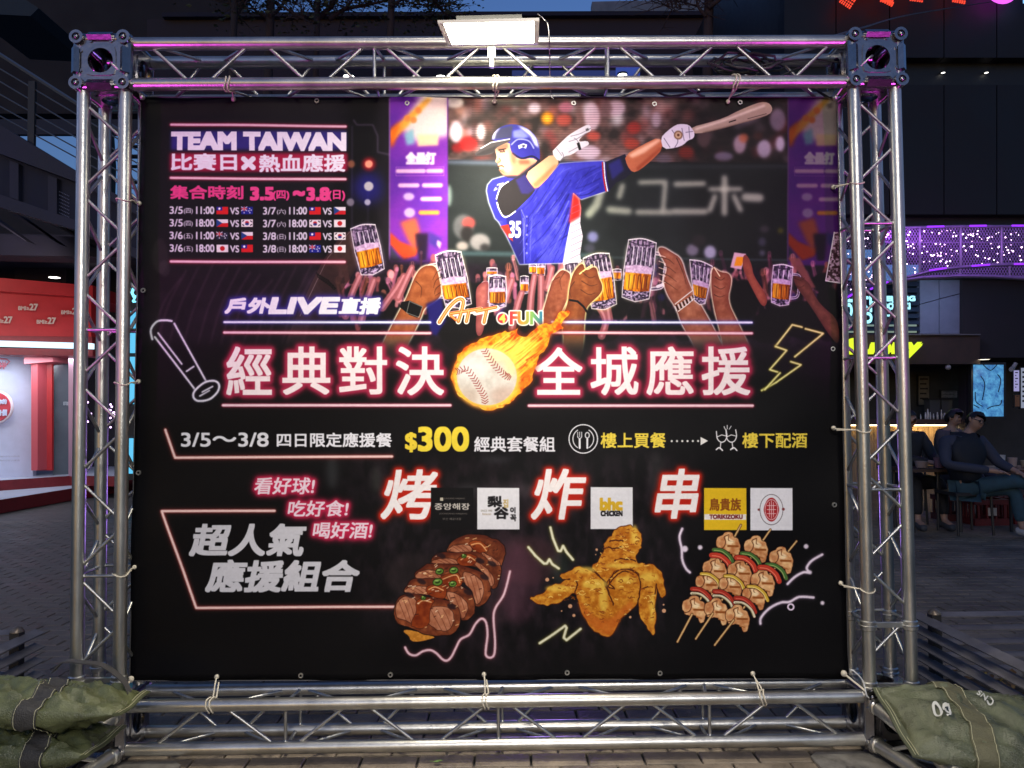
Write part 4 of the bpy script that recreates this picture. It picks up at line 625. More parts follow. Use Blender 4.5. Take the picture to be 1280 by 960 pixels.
# ------------------------------------------------------------------ helpers
def link(o, parent=None):
    C.objects.link(o)
    if parent is not None: o.parent = parent
    return o
def tag(o, label=None, cat=None, group=None, kind=None):
    if label: o['label'] = label
    if cat: o['category'] = cat
    if group: o['group'] = group
    if kind: o['kind'] = kind
    return o
def thing(name, label, cat, loc=(0, 0, 0), group=None, rz=0):
    o = bpy.data.objects.new(name, None); o.empty_display_size = .1; link(o); o.location = loc; o.rotation_euler = (0, 0, rz)
    bpy.context.view_layer.update(); return tag(o, label, cat, group)
def wmat(o): return (wmat(o.parent) if o.parent else Matrix.Identity(4)) @ o.matrix_basis
class MB:
    def __init__(s): s.v, s.f = [], []
    def add(s, v, f):
        b = len(s.v); s.v += [tuple(p) for p in v]; s.f += [tuple(b+i for i in q) for q in f]; return s
    def box(s, c, d, R=None, bev=0):
        x, y, z = d[0]/2, d[1]/2, d[2]/2; c = Vector(c)
        v = [Vector((a*x, b*y, e*z)) for a in (-1, 1) for b in (-1, 1) for e in (-1, 1)]
        if R is not None: v = [R @ p for p in v]
        return s.add([p+c for p in v], [(0, 1, 3, 2), (4, 6, 7, 5), (0, 4, 5, 1), (2, 3, 7, 6), (0, 2, 6, 4), (1, 5, 7, 3)])
    def tube(s, p0, p1, r, n=10, r1=None, cap=True): return s.path([p0, p1], r, n, r1, cap)
    def path(s, pts, r, n=8, r1=None, cap=True, closed=False):
        P_ = [Vector(p) for p in pts]; N = len(P_); b = len(s.v); up = None
        for i, p in enumerate(P_):
            if closed: t = P_[(i+1) % N]-P_[i-1]
            else: t = (P_[min(i+1, N-1)]-P_[max(i-1, 0)])
            t.normalize()
            if up is None: up = Vector((0, 0, 1)) if abs(t.z) < .9 else Vector((1, 0, 0))
            a = t.cross(up).normalized(); up = a.cross(t).normalized()
            rr = r if r1 is None else r+(r1-r)*i/(N-1)
            if hasattr(r, '__len__'): rr = r[i]
            for k in range(n):
                w = 2*math.pi*k/n; s.v.append(tuple(p+a*math.cos(w)*rr+up*math.sin(w)*rr))
        for i in range(N if closed else N-1):
            i2 = (i+1) % N
            for k in range(n): s.f.append((b+i*n+k, b+i*n+(k+1) % n, b+i2*n+(k+1) % n, b+i2*n+k))
        if cap and not closed: s.f.append(tuple(b+k for k in reversed(range(n)))); s.f.append(tuple(b+(N-1)*n+k for k in range(n)))
        return s
    def prism(s, pts, off):
        n = len(pts); o = Vector(off); P_ = [Vector(p) for p in pts]
        return s.add([p for p in P_]+[p+o for p in P_], [tuple(range(n)), tuple(reversed(range(n, 2*n)))]+[(i, i+n, (i+1) % n+n, (i+1) % n)[::1] for i in range(n)])
    def sphere(s, c, r, nu=10, nv=6, sc=(1, 1, 1)):
        b = len(s.v); c = Vector(c)
        for j in range(nv+1):
            ph = math.pi*j/nv
            for i in range(nu):
                th = 2*math.pi*i/nu; s.v.append((c.x+r*sc[0]*math.sin(ph)*math.cos(th), c.y+r*sc[1]*math.sin(ph)*math.sin(th), c.z+r*sc[2]*math.cos(ph)))
        for j in range(nv):
            for i in range(nu): s.f.append((b+j*nu+i, b+(j+1)*nu+i, b+(j+1)*nu+(i+1) % nu, b+j*nu+(i+1) % nu))
        return s
    def lathe(s, c, prof, n=16, ax=Vector((0, 0, 1))):
        c = Vector(c); ax = Vector(ax).normalized(); u = ax.orthogonal().normalized(); w = ax.cross(u); b = len(s.v)
        for r, h in prof:
            for k in range(n): t = 2*math.pi*k/n; s.v.append(tuple(c+ax*h+(u*math.cos(t)+w*math.sin(t))*r))
        for j in range(len(prof)-1):
            for k in range(n): s.f.append((b+j*n+k, b+j*n+(k+1) % n, b+(j+1)*n+(k+1) % n, b+(j+1)*n+k))
        return s
    def build(s, name, mat, parent=None, smooth=False, uv=None, inv=True):
        me = bpy.data.meshes.new(name)
        v = s.v
        if parent is not None and inv:
            mi = wmat(parent).inverted(); v = [mi @ Vector(p) for p in v]
        me.from_pydata([tuple(p) for p in v], [], s.f); me.update()
        bm = bmesh.new(); bm.from_mesh(me); bmesh.ops.recalc_face_normals(bm, faces=bm.faces); bm.to_mesh(me); bm.free()
        if mat is not None: me.materials.append(mat)
        if smooth:
            me.polygons.foreach_set('use_smooth', [True]*len(me.polygons))
            try: me.set_sharp_from_angle(angle=math.radians(smooth if smooth > 1 else 40))
            except Exception: pass
        o = bpy.data.objects.new(name, me); link(o, parent); return o
def mat(name, col, rough=.6, metal=0., emis=None, es=0., var=0., vs=8., bump=0., bs=40., spec=.5, alpha=None, trans=0., stretch=(1, 1, 1), obj=True):
    m = bpy.data.materials.new(name); m.use_nodes = True; nt = m.node_tree; b = nt.nodes['Principled BSDF']
    b.inputs['Base Color'].default_value = (*col, 1); b.inputs['Roughness'].default_value = rough; b.inputs['Metallic'].default_value = metal
    b.inputs['Specular IOR Level'].default_value = spec
    if trans: b.inputs['Transmission Weight'].default_value = trans
    if emis: b.inputs['Emission Color'].default_value = (*emis, 1); b.inputs['Emission Strength'].default_value = es
    if var or bump:
        tc = nt.nodes.new('ShaderNodeNewGeometry'); mp = nt.nodes.new('ShaderNodeMapping'); mp.inputs['Scale'].default_value = stretch
        nt.links.new(tc.outputs['Position'], mp.inputs[0])
    if var:
        n = nt.nodes.new('ShaderNodeTexNoise'); n.inputs['Scale'].default_value = vs; n.inputs['Detail'].default_value = 5; n.inputs['Roughness'].default_value = .65
        nt.links.new(mp.outputs[0], n.inputs[0])
        r = nt.nodes.new('ShaderNodeMapRange'); r.inputs[1].default_value = .3; r.inputs[2].default_value = .7; r.inputs[3].default_value = 1-var; r.inputs[4].default_value = 1+var
        nt.links.new(n.outputs[0], r.inputs[0])
        mx = nt.nodes.new('ShaderNodeMix'); mx.data_type = 'RGBA'; mx.blend_type = 'MULTIPLY'; mx.inputs[0].default_value = 1; mx.inputs[6].default_value = (*col, 1)
        nt.links.new(r.outputs[0], mx.inputs[7]); nt.links.new(mx.outputs[2], b.inputs['Base Color'])
        r2 = nt.nodes.new('ShaderNodeMapRange'); r2.inputs[1].default_value = .3; r2.inputs[2].default_value = .7; r2.inputs[3].default_value = max(.05, rough-.5*var*rough); r2.inputs[4].default_value = min(1, rough+.5*var*rough)
        nt.links.new(n.outputs[0], r2.inputs[0]); nt.links.new(r2.outputs[0], b.inputs['Roughness'])
    if bump:
        n = nt.nodes.new('ShaderNodeTexNoise'); n.inputs['Scale'].default_value = bs; n.inputs['Detail'].default_value = 4
        nt.links.new(mp.outputs[0], n.inputs[0]); bp = nt.nodes.new('ShaderNodeBump'); bp.inputs['Strength'].default_value = bump; bp.inputs['Distance'].default_value = .01
        nt.links.new(n.outputs[0], bp.inputs['Height']); nt.links.new(bp.outputs[0], b.inputs['Normal'])
    return m
def emat(name, col, s): return mat(name, (.02, .02, .02), .5, emis=col, es=s)
def lamp(name, kind, loc, energy, col, aim=None, size=.3, sy=None, spot=None, parent=None, blend=.5):
    l = bpy.data.lights.new(name, kind); l.energy = energy; l.color = col
    if kind == 'AREA':
        l.size = size
        if sy: l.shape = 'RECTANGLE'; l.size_y = sy
    elif kind == 'SPOT': l.shadow_soft_size = size; l.spot_size = math.radians(spot); l.spot_blend = blend
    else: l.shadow_soft_size = size
    o = bpy.data.objects.new(name, l); link(o); o.location = loc
    if aim is not None: o.rotation_euler = (Vector(aim)-Vector(loc)).to_track_quat('-Z', 'Y').to_euler()
    return o
def text_mesh(s, p0, right, up, width, height, name, m, parent=None, bold=0., depth=.0, shear=0.):
    """flat lettering whose ink box starts at p0"""
    v, t = glyphs(s); lo, hi = v.min(0), v.max(0); u = (v-lo)/(hi-lo); p0 = Vector(p0); r = Vector(right).normalized(); q = Vector(up).normalized(); nrm = r.cross(q)
    b = MB(); vs = [p0+r*(a*width+e*shear)+q*(e*height) for a, e in u]
    b.add(vs, [tuple(x) for x in t])
    if bold:
        for k in range(6):
            w_ = k*math.pi/3; d = r*math.cos(w_)*bold+q*math.sin(w_)*bold+nrm*(.0008*(k+1)); b.add([p+d for p in vs], [tuple(x) for x in t])
    if depth:
        b.v = [tuple(p) for p in b.v]
    return b.build(name, m, parent)
MA = mat('aluminium', (.55, .54, .50), .34, .96, var=.17, vs=9, bump=.07, bs=160, stretch=(1, 1, .5))
MAD = mat('cast_aluminium', (.30, .29, .30), .26, 1., var=.12, vs=30, bump=.06, bs=60)
MBRC = mat('brace_aluminium', (.46, .46, .44), .4, .95, var=.2, vs=30)
MSTEEL = mat('steel_plate', (.32, .30, .27), .5, .7, var=.35, vs=14, bump=.3, bs=60)
MBLK = mat('black_rubber', (.02, .02, .022), .5, var=.2)
MCORD = mat('cord', (.62, .56, .44), .7)
MWIRE = mat('white_wire', (.7, .7, .68), .5)
MDARK = mat('dark_wall', (.020, .017, .022), .75, var=.35, vs=1.2, bump=.2, bs=8)

# ------------------------------------------------------------------ lights that stand outside the lamps
pz = lamp('plaza_fill', 'AREA', (.35, -3.2, 7.0), 24, (1.0, .90, .76), (0, 0, .5), 1.2, .8); pz.data.spread = math.radians(96)  # added fill from high up, stands for no particular lamp
lamp('plaza_front_fill', 'AREA', (.8, -6.8, 3.6), 38, (1.0, .93, .86), (0, 0, 1.1), 1.6, 1.0).data.spread = math.radians(70)  # unseen fill added to brighten banner and frame from the front
lamp('stage_light_left', 'SPOT', (-3.3, -2.6, .35), 210, (1.0, .08, .95), (-1.55, 0.05, 2.6), .12, spot=38)
lamp('stage_light_right', 'SPOT', (3.1, -2.6, .35), 210, (1.0, .08, .95), (1.5, 0.05, 2.65), .12, spot=38)
lamp('stage_light_violet', 'SPOT', (0.4, 5.0, .5), 90, (.42, .22, 1.0), (0, 0, 2.3), .3, spot=64)

# ------------------------------------------------------------------ the ground
XG = [-90, 90]
def ground_material():
    m = bpy.data.materials.new('paving'); m.use_nodes = True; nt = m.node_tree; b = nt.nodes['Principled BSDF']; L = nt.links.new
    g = nt.nodes.new('ShaderNodeNewGeometry'); br = nt.nodes.new('ShaderNodeTexBrick'); br.inputs['Scale'].default_value = 1; br.inputs['Brick Width'].default_value = .22; br.inputs['Row Height'].default_value = .11; br.inputs['Mortar Size'].default_value = .006
    br.inputs['Color1'].default_value = (.085, .075, .07, 1); br.inputs['Color2'].default_value = (.125, .115, .105, 1); br.inputs['Mortar'].default_value = (.02, .02, .02, 1); br.offset = .5
    n = nt.nodes.new('ShaderNodeTexNoise'); n.inputs['Scale'].default_value = 2.3; n.inputs['Detail'].default_value = 6; mx = nt.nodes.new('ShaderNodeMix'); mx.data_type = 'RGBA'; mx.blend_type = 'MULTIPLY'; mx.inputs[0].default_value = .7
    L(g.outputs['Position'], br.inputs[0]); L(g.outputs['Position'], n.inputs[0]); L(br.outputs[0], mx.inputs[6]); L(n.outputs[0], mx.inputs[7]); L(mx.outputs[2], b.inputs['Base Color']); b.inputs['Roughness'].default_value = .55
    bp = nt.nodes.new('ShaderNodeBump'); bp.inputs['Strength'].default_value = .6; bp.inputs['Distance'].default_value = .01; L(br.outputs['Fac'], bp.inputs['Height']); bp.invert = True; L(bp.outputs[0], b.inputs['Normal'])
    return m
gm = ground_material()
ground = MB().add([(-200, -60, -.012), (200, -60, -.012), (200, 300, -.012), (-200, 300, -.012)], [(0, 1, 2, 3)]).build('ground', gm); tag(ground, kind='structure')
def brick_mat(name, c, var=.45):
    m = mat(name, c, .62, var=var, vs=7, bump=.55, bs=55); nt = m.node_tree
    oi = nt.nodes.new('ShaderNodeObjectInfo'); ms = nt.nodes.new('ShaderNodeMapRange'); ms.inputs[3].default_value = .72; ms.inputs[4].default_value = 1.25; nt.links.new(oi.outputs['Random'], ms.inputs[0])
    b = nt.nodes['Principled BSDF']; l = b.inputs['Base Color'].links[0]; mx = nt.nodes.new('ShaderNodeMix'); mx.data_type = 'RGBA'; mx.blend_type = 'MULTIPLY'; mx.inputs[0].default_value = 1
    nt.links.new(l.from_socket, mx.inputs[6]); nt.links.new(ms.outputs[0], mx.inputs[7]); nt.links.new(mx.outputs[2], b.inputs['Base Color']); return m
mb1 = brick_mat('paver_grey', (.20, .16, .115))
BWX, BWY = .22, .11
def brick_box(b, x, y, z, w=BWX-.008, d=BWY-.008, h=.03):
    e = .004; b.add([(x-w/2+e, y-d/2+e, z), (x+w/2-e, y-d/2+e, z), (x+w/2-e, y+d/2-e, z), (x-w/2+e, y+d/2-e, z), (x-w/2, y-d/2, z-e), (x+w/2, y-d/2, z-e), (x+w/2, y+d/2, z-e), (x-w/2, y+d/2, z-e), (x-w/2, y-d/2, z-h), (x+w/2, y-d/2, z-h), (x+w/2, y+d/2, z-h), (x-w/2, y+d/2, z-h)],
          [(0, 1, 2, 3), (4, 5, 1, 0), (5, 6, 2, 1), (6, 7, 3, 2), (7, 4, 0, 3), (8, 9, 5, 4), (9, 10, 6, 5), (10, 11, 7, 6), (11, 8, 4, 7)])
rb = random.Random(4)
mesh0 = None
bb = MB(); nb = 0
for r in range(-6, 66):
    y = r*BWY; off = (r % 2)*BWX/2
    xr = 3.2+max(0, y)*.86
    for c in range(int(-xr/BWX)-1, int(xr/BWX)+2):
        x = c*BWX+off
        if 0 <= r <= 9 and abs(x) < 2.05 and nb < 190 or (r < 0 and r >= -4 and abs(x) < 2.0 and nb < 290):
            if mesh0 is None:
                q = MB(); brick_box(q, 0, 0, 0); o = q.build('brick', mb1, ground); mesh0 = o.data
            else: o = link(bpy.data.objects.new('brick', mesh0), ground)
            o.location = (x+rb.uniform(-.001, .001), y, rb.uniform(-.0015, .0015)); o.rotation_euler = (rb.uniform(-.006, .006), rb.uniform(-.004, .004), rb.uniform(-.006, .006)); nb += 1
        else:
            if y > 3.2 and abs(x) < 1.6: continue
            brick_box(bb, x, y, rb.uniform(-.0015, .0015), h=.012)
mb2 = mat('paver_dark', (.155, .122, .092), .6, var=.6, vs=1.7, bump=.4, bs=40)
bo = bb.build('paver_field', mb2, ground); tag(bo, kind='stuff')

# ------------------------------------------------------------------ aluminium truss frame
S = .1645
XLO, XRO, ZT1 = -1.648, 1.607, 2.837
XLI, XRI = XLO+S, XRO-S; ZT0 = ZT1-S; ZB0 = .06; ZB1 = ZB0+S; TR = .0252
truss = thing('truss_frame', 'silver box truss frame of aluminium tubes standing around the big black banner', 'truss', (0, S/2, 0))
def tube(p0, p1, name='chord_tube', r=TR, m=MA, n=18): return MB().tube(p0, p1, r, n).build(name, m, truss, smooth=40)
CB = .118                                   # half size of a corner block
cz_t, cz_b = (ZT1+ZT0)/2, (ZB1+ZB0)/2; cxl, cxr = (XLO+XLI)/2, (XRO+XRI)/2
for x in (XLO, XLI, XRI, XRO):
    for y in (0, S): tube((x, y, cz_b+CB-.02), (x, y, cz_t-CB+.02))
for z in (ZT1, ZT0, ZB1, ZB0):
    for y in (0, S): tube((cxl+CB-.02, y, z), (cxr-CB+.02, y, z))
def brace(p0, p1, r=.0066):
    a, b = Vector(p0), Vector(p1); d = (b-a).normalized(); a += d*TR*.7; b -= d*TR*.7
    o = MB().tube(a, b, r, 8)
    for p in (a, b): o.sphere(p+d*(.004 if p is a else -.004), r*1.5, 7, 4)
    return o.build('brace', MBRC, truss, smooth=50)
def xs(px, z): return at(px, 100, 0).x
zc0, zc1 = cz_b+CB, cz_t-CB
for xa, xb, zh in ((XLO, XLI, [at(130, 412, 0).z, at(130, 720, 0).z]), (XRO, XRI, [at(1095, 279, 0).z, at(1098, 447, 0).z, at(1100, 612, 0).z, at(1110, 779, 0).z])):
    s_ = 1; p = .188; z = zc1-.035; k = 0
    while z-p > zc0:
        u, v = (xa, xb) if k % 2 == 0 else (xb, xa)
        if xa > 0: u, v = v, u
        brace((u, 0, z), (v, 0, z-p+.03)); brace((v, S, z-.03), (u, S, z-p+.0))
        if k % 2 == 0: brace((xa, 0, z-.05), (xa, S, z-p-.02)); brace((xb, S, z-.05), (xb, 0, z-p-.02))
        else: brace((xb, 0, z-.05), (xb, S, z-p-.02)); brace((xa, S, z-.05), (xa, 0, z-p-.02))
        z -= p; k += 1
    for q in zh:
        brace((xa, 0, q), (xb, 0, q)); brace((xa, S, q+.01), (xb, S, q+.01)); brace((xa, 0, q+.005), (xa, S, q+.005)); brace((xb, 0, q+.005), (xb, S, q+.005))
XTOP = [180, 262, 321, 390, 468, 547, 612, 678, 760, 838, 905, 974, 1052]
xt = [at(p, 80, 0).x for p in (176, 249, 322, 395, 468, 541, 614, 687, 760, 833, 906, 979, 1050)]
xb_ = [at(p, 900, 0).x for p in (180, 268, 357, 446, 534, 623, 711, 799, 887, 976, 1064)]
def hz(xl, z1, z0, flip, verts):
    for i in range(len(xl)-1):
        a, b = xl[i]+.028, xl[i+1]-.028
        if (i+flip) % 2 == 0: brace((a, 0, z1), (b, 0, z0)); brace((a+.03, S, z0), (b-.02, S, z1)); brace((a, 0, z1), (b, S, z1)); brace((a+.02, S, z0), (b, 0, z0))
        else: brace((a, 0, z0), (b, 0, z1)); brace((a+.02, S, z1), (b, S, z0)); brace((a, S, z1), (b, 0, z1)); brace((a+.02, 0, z0), (b, S, z0))
    for x in verts:
        brace((x, 0, z1), (x, 0, z0)); brace((x+.015, S, z1), (x+.015, S, z0)); brace((x-.01, 0, z1), (x+.02, S, z1)); brace((x, 0, z0), (x, S, z0))
hz(xt, ZT1, ZT0, 0, [xt[4], xt[8]]); hz(xb_, ZB1, ZB0, 1, [xb_[2], xb_[5], xb_[8]])
def plate(b, c, ax, side, hole, th=.007, n=32):
    c = Vector(c); ax = Vector(ax); u = Vector((0, 0, 1)) if abs(ax.z) < .5 else Vector((1, 0, 0)); w = ax.cross(u)
    base = len(b.v)
    for t in (-th/2, th/2):
        for rr in (0, 1):
            for k in range(n):
                a = 2*math.pi*k/n; ca, sa = math.cos(a), math.sin(a)
                if rr == 0: p = (u*ca+w*sa)*hole
                else:
                    f = (abs(ca)**7+abs(sa)**7)**(-1/7.); p = (u*ca+w*sa)*side*f
                b.v.append(tuple(c+p+ax*t))
    def I(l, r_, k): return base+(l*2+r_)*n+k % n
    for k in range(n):
        b.f += [(I(0, 0, k), I(0, 1, k), I(0, 1, k+1), I(0, 0, k+1)), (I(1, 0, k), I(1, 0, k+1), I(1, 1, k+1), I(1, 1, k)), (I(0, 1, k), I(1, 1, k), I(1, 1, k+1), I(0, 1, k+1)), (I(0, 0, k), I(0, 0, k+1), I(1, 0, k+1), I(1, 0, k))]
def corner_block(cx, cz):
    cy = S/2; b = MB(); hs = CB-.012
    for ax in ((0, 1, 0), (1, 0, 0), (0, 0, 1)):
        for s_ in (-1, 1):
            c = Vector((cx, cy, cz))+Vector(ax)*s_*(CB-.006); plate(b, c, ax, CB-.026, .052)
            plate(b, c+Vector(ax)*s_*.005, ax, .060, .050, .006, 24)
    o = b.build('corner_block', MAD, truss, smooth=35)
    k = MB()
    for a in (-1, 1):
        for e in (-1, 1):
            h = CB-.026; R_ = .026
            k.tube((cx+a*h, cy-CB, cz+e*h), (cx+a*h, cy+CB, cz+e*h), R_, 16); k.tube((cx+a*h, cy+e*h, cz-CB+.01), (cx+a*h, cy+e*h, cz+CB-.01), R_, 12); k.tube((cx-CB+.01, cy+a*h, cz+e*h), (cx+CB-.01, cy+a*h, cz+e*h), R_, 12)
    k.build('edge_tube', MAD, o, smooth=35)
    for a in (-1, 1):
        for e in (-1, 1):
            q = MB(); q.lathe((cx+a*(CB-.026), cy-CB-.006, cz+e*(CB-.026)), [(.027, 0), (.027, -.006), (.016, -.006), (.015, .004), (.001, .004)], 16, (0, 1, 0)); q.sphere((cx+a*(CB-.026), cy-CB-.006, cz+e*(CB-.026)), .012, 10, 6); q.build('boss', MAD, o, smooth=40)
    for a, e, w_, h_ in ((0, -1, .096, .03), (0, 1, .096, .02), (1, 0, .02, .10), (-1, 0, .02, .10)):
        MB().box((cx+a*(CB-.02), cy-CB-.002, cz+e*(CB-.02)), (w_, .03, h_), Matrix.Rotation(.75*e, 3, 'X') @ Matrix.Rotation(-.75*a, 3, 'Z')).build('edge_lug', MAD, o)
    for i in range(4):
        an = math.pi/4+i*math.pi/2
        for da in (-.32, .32):
            x, z = cx+.088*math.cos(an+da), cz+.088*math.sin(an+da); MB().lathe((x, cy-CB+.002, z), [(.001, -.004), (.007, -.004), (.008, .001), (.011, .001), (.011, .004)], 6, (0, 1, 0)).build('bolt', MAD, o)
    return o
for cx in (cxl, cxr):
    for cz in (cz_t, cz_b): corner_block(cx, cz)
for cx, xa, xb in ((cxl, XLO, XLI), (cxr, XRI, XRO)):
    for zz in (at(1110, 781, 0).z, at(1110, 857, 0).z) if cx > 0 else (at(130, 850, 0).z,):
        for x in (xa, xb):
            for y in (0, S): MB().lathe((x, y, zz), [(TR, -.02), (TR+.005, -.016), (TR+.005, -.003), (TR+.009, 0), (TR+.005, .003), (TR+.005, .016), (TR, .02)], 18).build('collar', MA, truss, smooth=50)
        MB().box((cx, 0, zz), (S-.03, .016, .018)).build('cross_bar', MA, truss)
# outriggers that run forward under the sandbags
for s_, cx in ((-1, cxl), (1, cxr)):
    d = Vector((s_*.2, -1, 0)).normalized(); rt = Vector((d.y, -d.x, 0))*s_
    ends = []
    for u in (-.5, .5):
        for z in (.055, .2):
            a = Vector((cx+u*S*1.0, -.036, z)); e = a+d*.62-Vector((0, 0, (z-.055)*.75)); tube(a, e, 'outrigger_tube'); MB().lathe(a, [(TR, 0), (TR+.006, .004), (TR+.006, .02), (TR, .024)], 16, d).build('collar', MA, truss, smooth=50); ends.append((a, e))
    for i, (f0, f1) in enumerate(((.1, .4), (.4, .7), (.7, .95))):
        for (a0, e0), (a1, e1) in ((ends[0], ends[1]), (ends[2], ends[3]), (ends[0], ends[2])):
            p, q = (a0.lerp(e0, f0), a1.lerp(e1, f1)) if i % 2 == 0 else (a1.lerp(e1, f0), a0.lerp(e0, f1)); brace(p, q, .0075)

# ------------------------------------------------------------------ base plates
def base_plate(x, y, w, d, label, hx, hy, rz=0):
    b = MB(); n = 28; base = []
    for t in (0.0035, .0125):
        for r in (0, 1):
            for k in range(n):
                a = 2*math.pi*k/n; ca, sa = math.cos(a), math.sin(a); f = 1/max(abs(ca), abs(sa))
                b.v.append((x+(hx+.02*ca if r == 0 else ca*f*w/2), y+(hy+.02*sa if r == 0 else sa*f*d/2), t))
    def I(l, r, k): return (l*2+r)*n+k % n
    for k in range(n): b.f += [(I(1, 0, k), I(1, 0, k+1), I(1, 1, k+1), I(1, 1, k)), (I(0, 1, k), I(1, 1, k), I(1, 1, k+1), I(0, 1, k+1)), (I(0, 0, k), I(0, 0, k+1), I(1, 0, k+1), I(1, 0, k))]
    o = b.build('base_plate', MSTEEL); tag(o, label, 'base plate', 'steel base plates under the truss')
base_plate(1.36, -.17, .34, .34, 'flat steel base plate with a round hole under the right corner of the truss', -.06, .03)
base_plate(-1.40, -.17, .34, .34, 'flat steel base plate on the paving under the left corner of the truss', .06, .03)

# ------------------------------------------------------------------ the banner
def banner():
    NX, NZ = 110, 90; b = MB(); TL, TR_, BR, BL = BQ; uv = []
    rr = random.Random(3)
    for j in range(NZ+1):
        v = j/NZ
        for i in range(NX+1):
            u = i/NX
            p = (TL*(1-u)+TR_*u)*(1-v)+(BL*(1-u)+BR*u)*v
            edge = min(u, 1-u, v, 1-v)
            dy = .006*math.sin(u*9+v*3)*math.sin(v*6.2)+.0028*math.sin(u*31+v*14)*math.exp(-edge*7)+.004*math.sin(v*22+u*2)*math.exp(-min(u, 1-u)*12)+.003*math.sin(u*26-v*9)*math.exp(-min(v, 1-v)*10)+.0012*math.sin(u*14+v*40)
            b.v.append((p.x, BY+dy, p.z)); uv.append(((p.x-BX0)/(BX1-BX0), (p.z-BZ0)/(BZ1-BZ0)))
    for j in range(NZ):
        for i in range(NX): a = j*(NX+1)+i; b.f.append((a, a+1, a+NX+2, a+NX+1))
    n0 = len(b.v)
    root = thing('banner', 'large black printed event banner with a baseball batter, raised beer mugs and grilled food', 'banner', (0, BY, BZ0))
    m = bpy.data.materials.new('banner_vinyl'); m.use_nodes = True; nt = m.node_tree; bs = nt.nodes['Principled BSDF']
    t = nt.nodes.new('ShaderNodeTexImage'); t.image = banner_img; t.interpolation = 'Cubic'; t.extension = 'EXTEND'; nt.links.new(t.outputs[0], bs.inputs['Base Color'])
    bs.inputs['Roughness'].default_value = .46; bs.inputs['Specular IOR Level'].default_value = .12
    g = nt.nodes.new('ShaderNodeNewGeometry'); mp = nt.nodes.new('ShaderNodeMapping'); mp.inputs['Scale'].default_value = (1, 1, 6); n = nt.nodes.new('ShaderNodeTexNoise'); n.inputs['Scale'].default_value = 90; bp = nt.nodes.new('ShaderNodeBump'); bp.inputs['Strength'].default_value = .12; bp.inputs['Distance'].default_value = .004
    nt.links.new(g.outputs['Position'], mp.inputs[0]); nt.links.new(mp.outputs[0], n.inputs[0]); nt.links.new(n.outputs[0], bp.inputs['Height']); nt.links.new(bp.outputs[0], bs.inputs['Normal'])
    me = bpy.data.meshes.new('sheet'); mi = root.matrix_world.inverted(); me.from_pydata([tuple(mi @ Vector(p)) for p in b.v], [], [f[::1] for f in b.f]); me.update()
    ul = me.uv_layers.new(name='UVMap'); li = np.zeros(len(me.loops), np.int32); me.loops.foreach_get('vertex_index', li); ul.data.foreach_set('uv', np.array(uv, np.float32)[li].ravel())
    me.materials.append(m); me.polygons.foreach_set('use_smooth', [True]*len(me.polygons)); sh = bpy.data.objects.new('sheet', me); link(sh, root)
    so = sh.modifiers.new('thickness', 'SOLIDIFY'); so.thickness = .0012; so.offset = 1
    hem = MB(); P4 = [TL, TR_, BR, BL]
    hm = mat('hem', (.05, .048, .05), .5)
    for a, e in ((0, 1), (1, 2), (2, 3), (3, 0)): hem.path([P4[a]+Vector((0, -.001, 0)), P4[e]+Vector((0, -.001, 0))], .0022, 6)
    hem.build('hem', hm, root)
    G = [(396, 126), (509, 129), (618, 127), (717, 129), (818, 130), (925, 128), (271, 846), (376, 844.5), (488, 843.5), (605, 843), (709, 841), (825, 841.5), (941, 842), (179, 363), (173, 591), (168, 709), (1041, 436), (1043, 631), (1051, 729), (1042, 535), (1055, 842), (163.5, 849), (174, 254), (173, 477), (1042, 234), (292, 124)]
    for x, y in G:
        p = at(x, y, BY-.004); MB().lathe(p, [(.0045, 0), (.0055, -.003), (.0095, -.003), (.0105, 0), (.0105, .003)], 14, (0, 1, 0)).build('eyelet', MA, root, smooth=50)
    return root
banner()
def tie(pts, label, r=.0028, ball=True, m=MCORD):
    b = MB(); b.path(smooth3(pts), r, 6)
    if ball: b.sphere(pts[0], r*3.2, 8, 6)
    o = b.build('cord_tie', m, smooth=60); tag(o, label, 'cord', 'elastic cords tying the banner to the truss')
def smooth3(pts, n=5):
    p = [np.array(q, float) for q in pts]; o = []
    for i in range(len(p)-1):
        a, b, c, d = p[max(i-1, 0)], p[i], p[i+1], p[min(i+2, len(p)-1)]
        for k in range(n):
            t = k/n; o.append(Vector(.5*((2*b)+(-a+c)*t+(2*a-5*b+4*c-d)*t*t+(-a+3*b-3*c+d)*t**3)))
    o.append(Vector(p[-1])); return o
def ring(c, axis, r, up):                    # points of a loop round a tube
    u = Vector(up).normalized(); w = Vector(axis).cross(u).normalized()
    return [Vector(c)+u*math.cos(t)*r+w*math.sin(t)*r+Vector(axis)*.006*math.sin(t*2+1) for t in np.linspace(0, 2*math.pi, 9)]
for px, py, x, lab in ((174, 254, XLI, 'cream elastic cord on the left banner edge, highest of the three on the left column'), (173, 477, XLI, 'cream elastic cord on the left banner edge beside the drawn bat handle'), (168, 709, XLI, 'cream elastic cord on the left banner edge, lowest of the three on the left column'), (1042, 234, XRI, 'cream elastic cord on the right banner edge, topmost on the right column'), (1042, 535, XRI, 'cream elastic cord on the right banner edge at mid height of the right column'), (1051, 729, XRI, 'cream elastic cord on the right banner edge just above the lower truss joint')):
    g = at(px, py, BY-.012); c = Vector((x, 0, g.z-.012))
    r_ = ring(c, (0, 0, 1), TR+.004, (1 if x < 0 else -1, .4, 0)); tie([g, g+Vector((0, -.03, -.003))]+r_+[g+Vector((0, -.028, -.008))], lab)
    tie([g+Vector((0, .002, .004))]+[p+Vector((0, 0, .012)) for p in r_]+[g], lab.replace('cream elastic cord', 'second strand of the cream cord'), .0024, False) if False else None
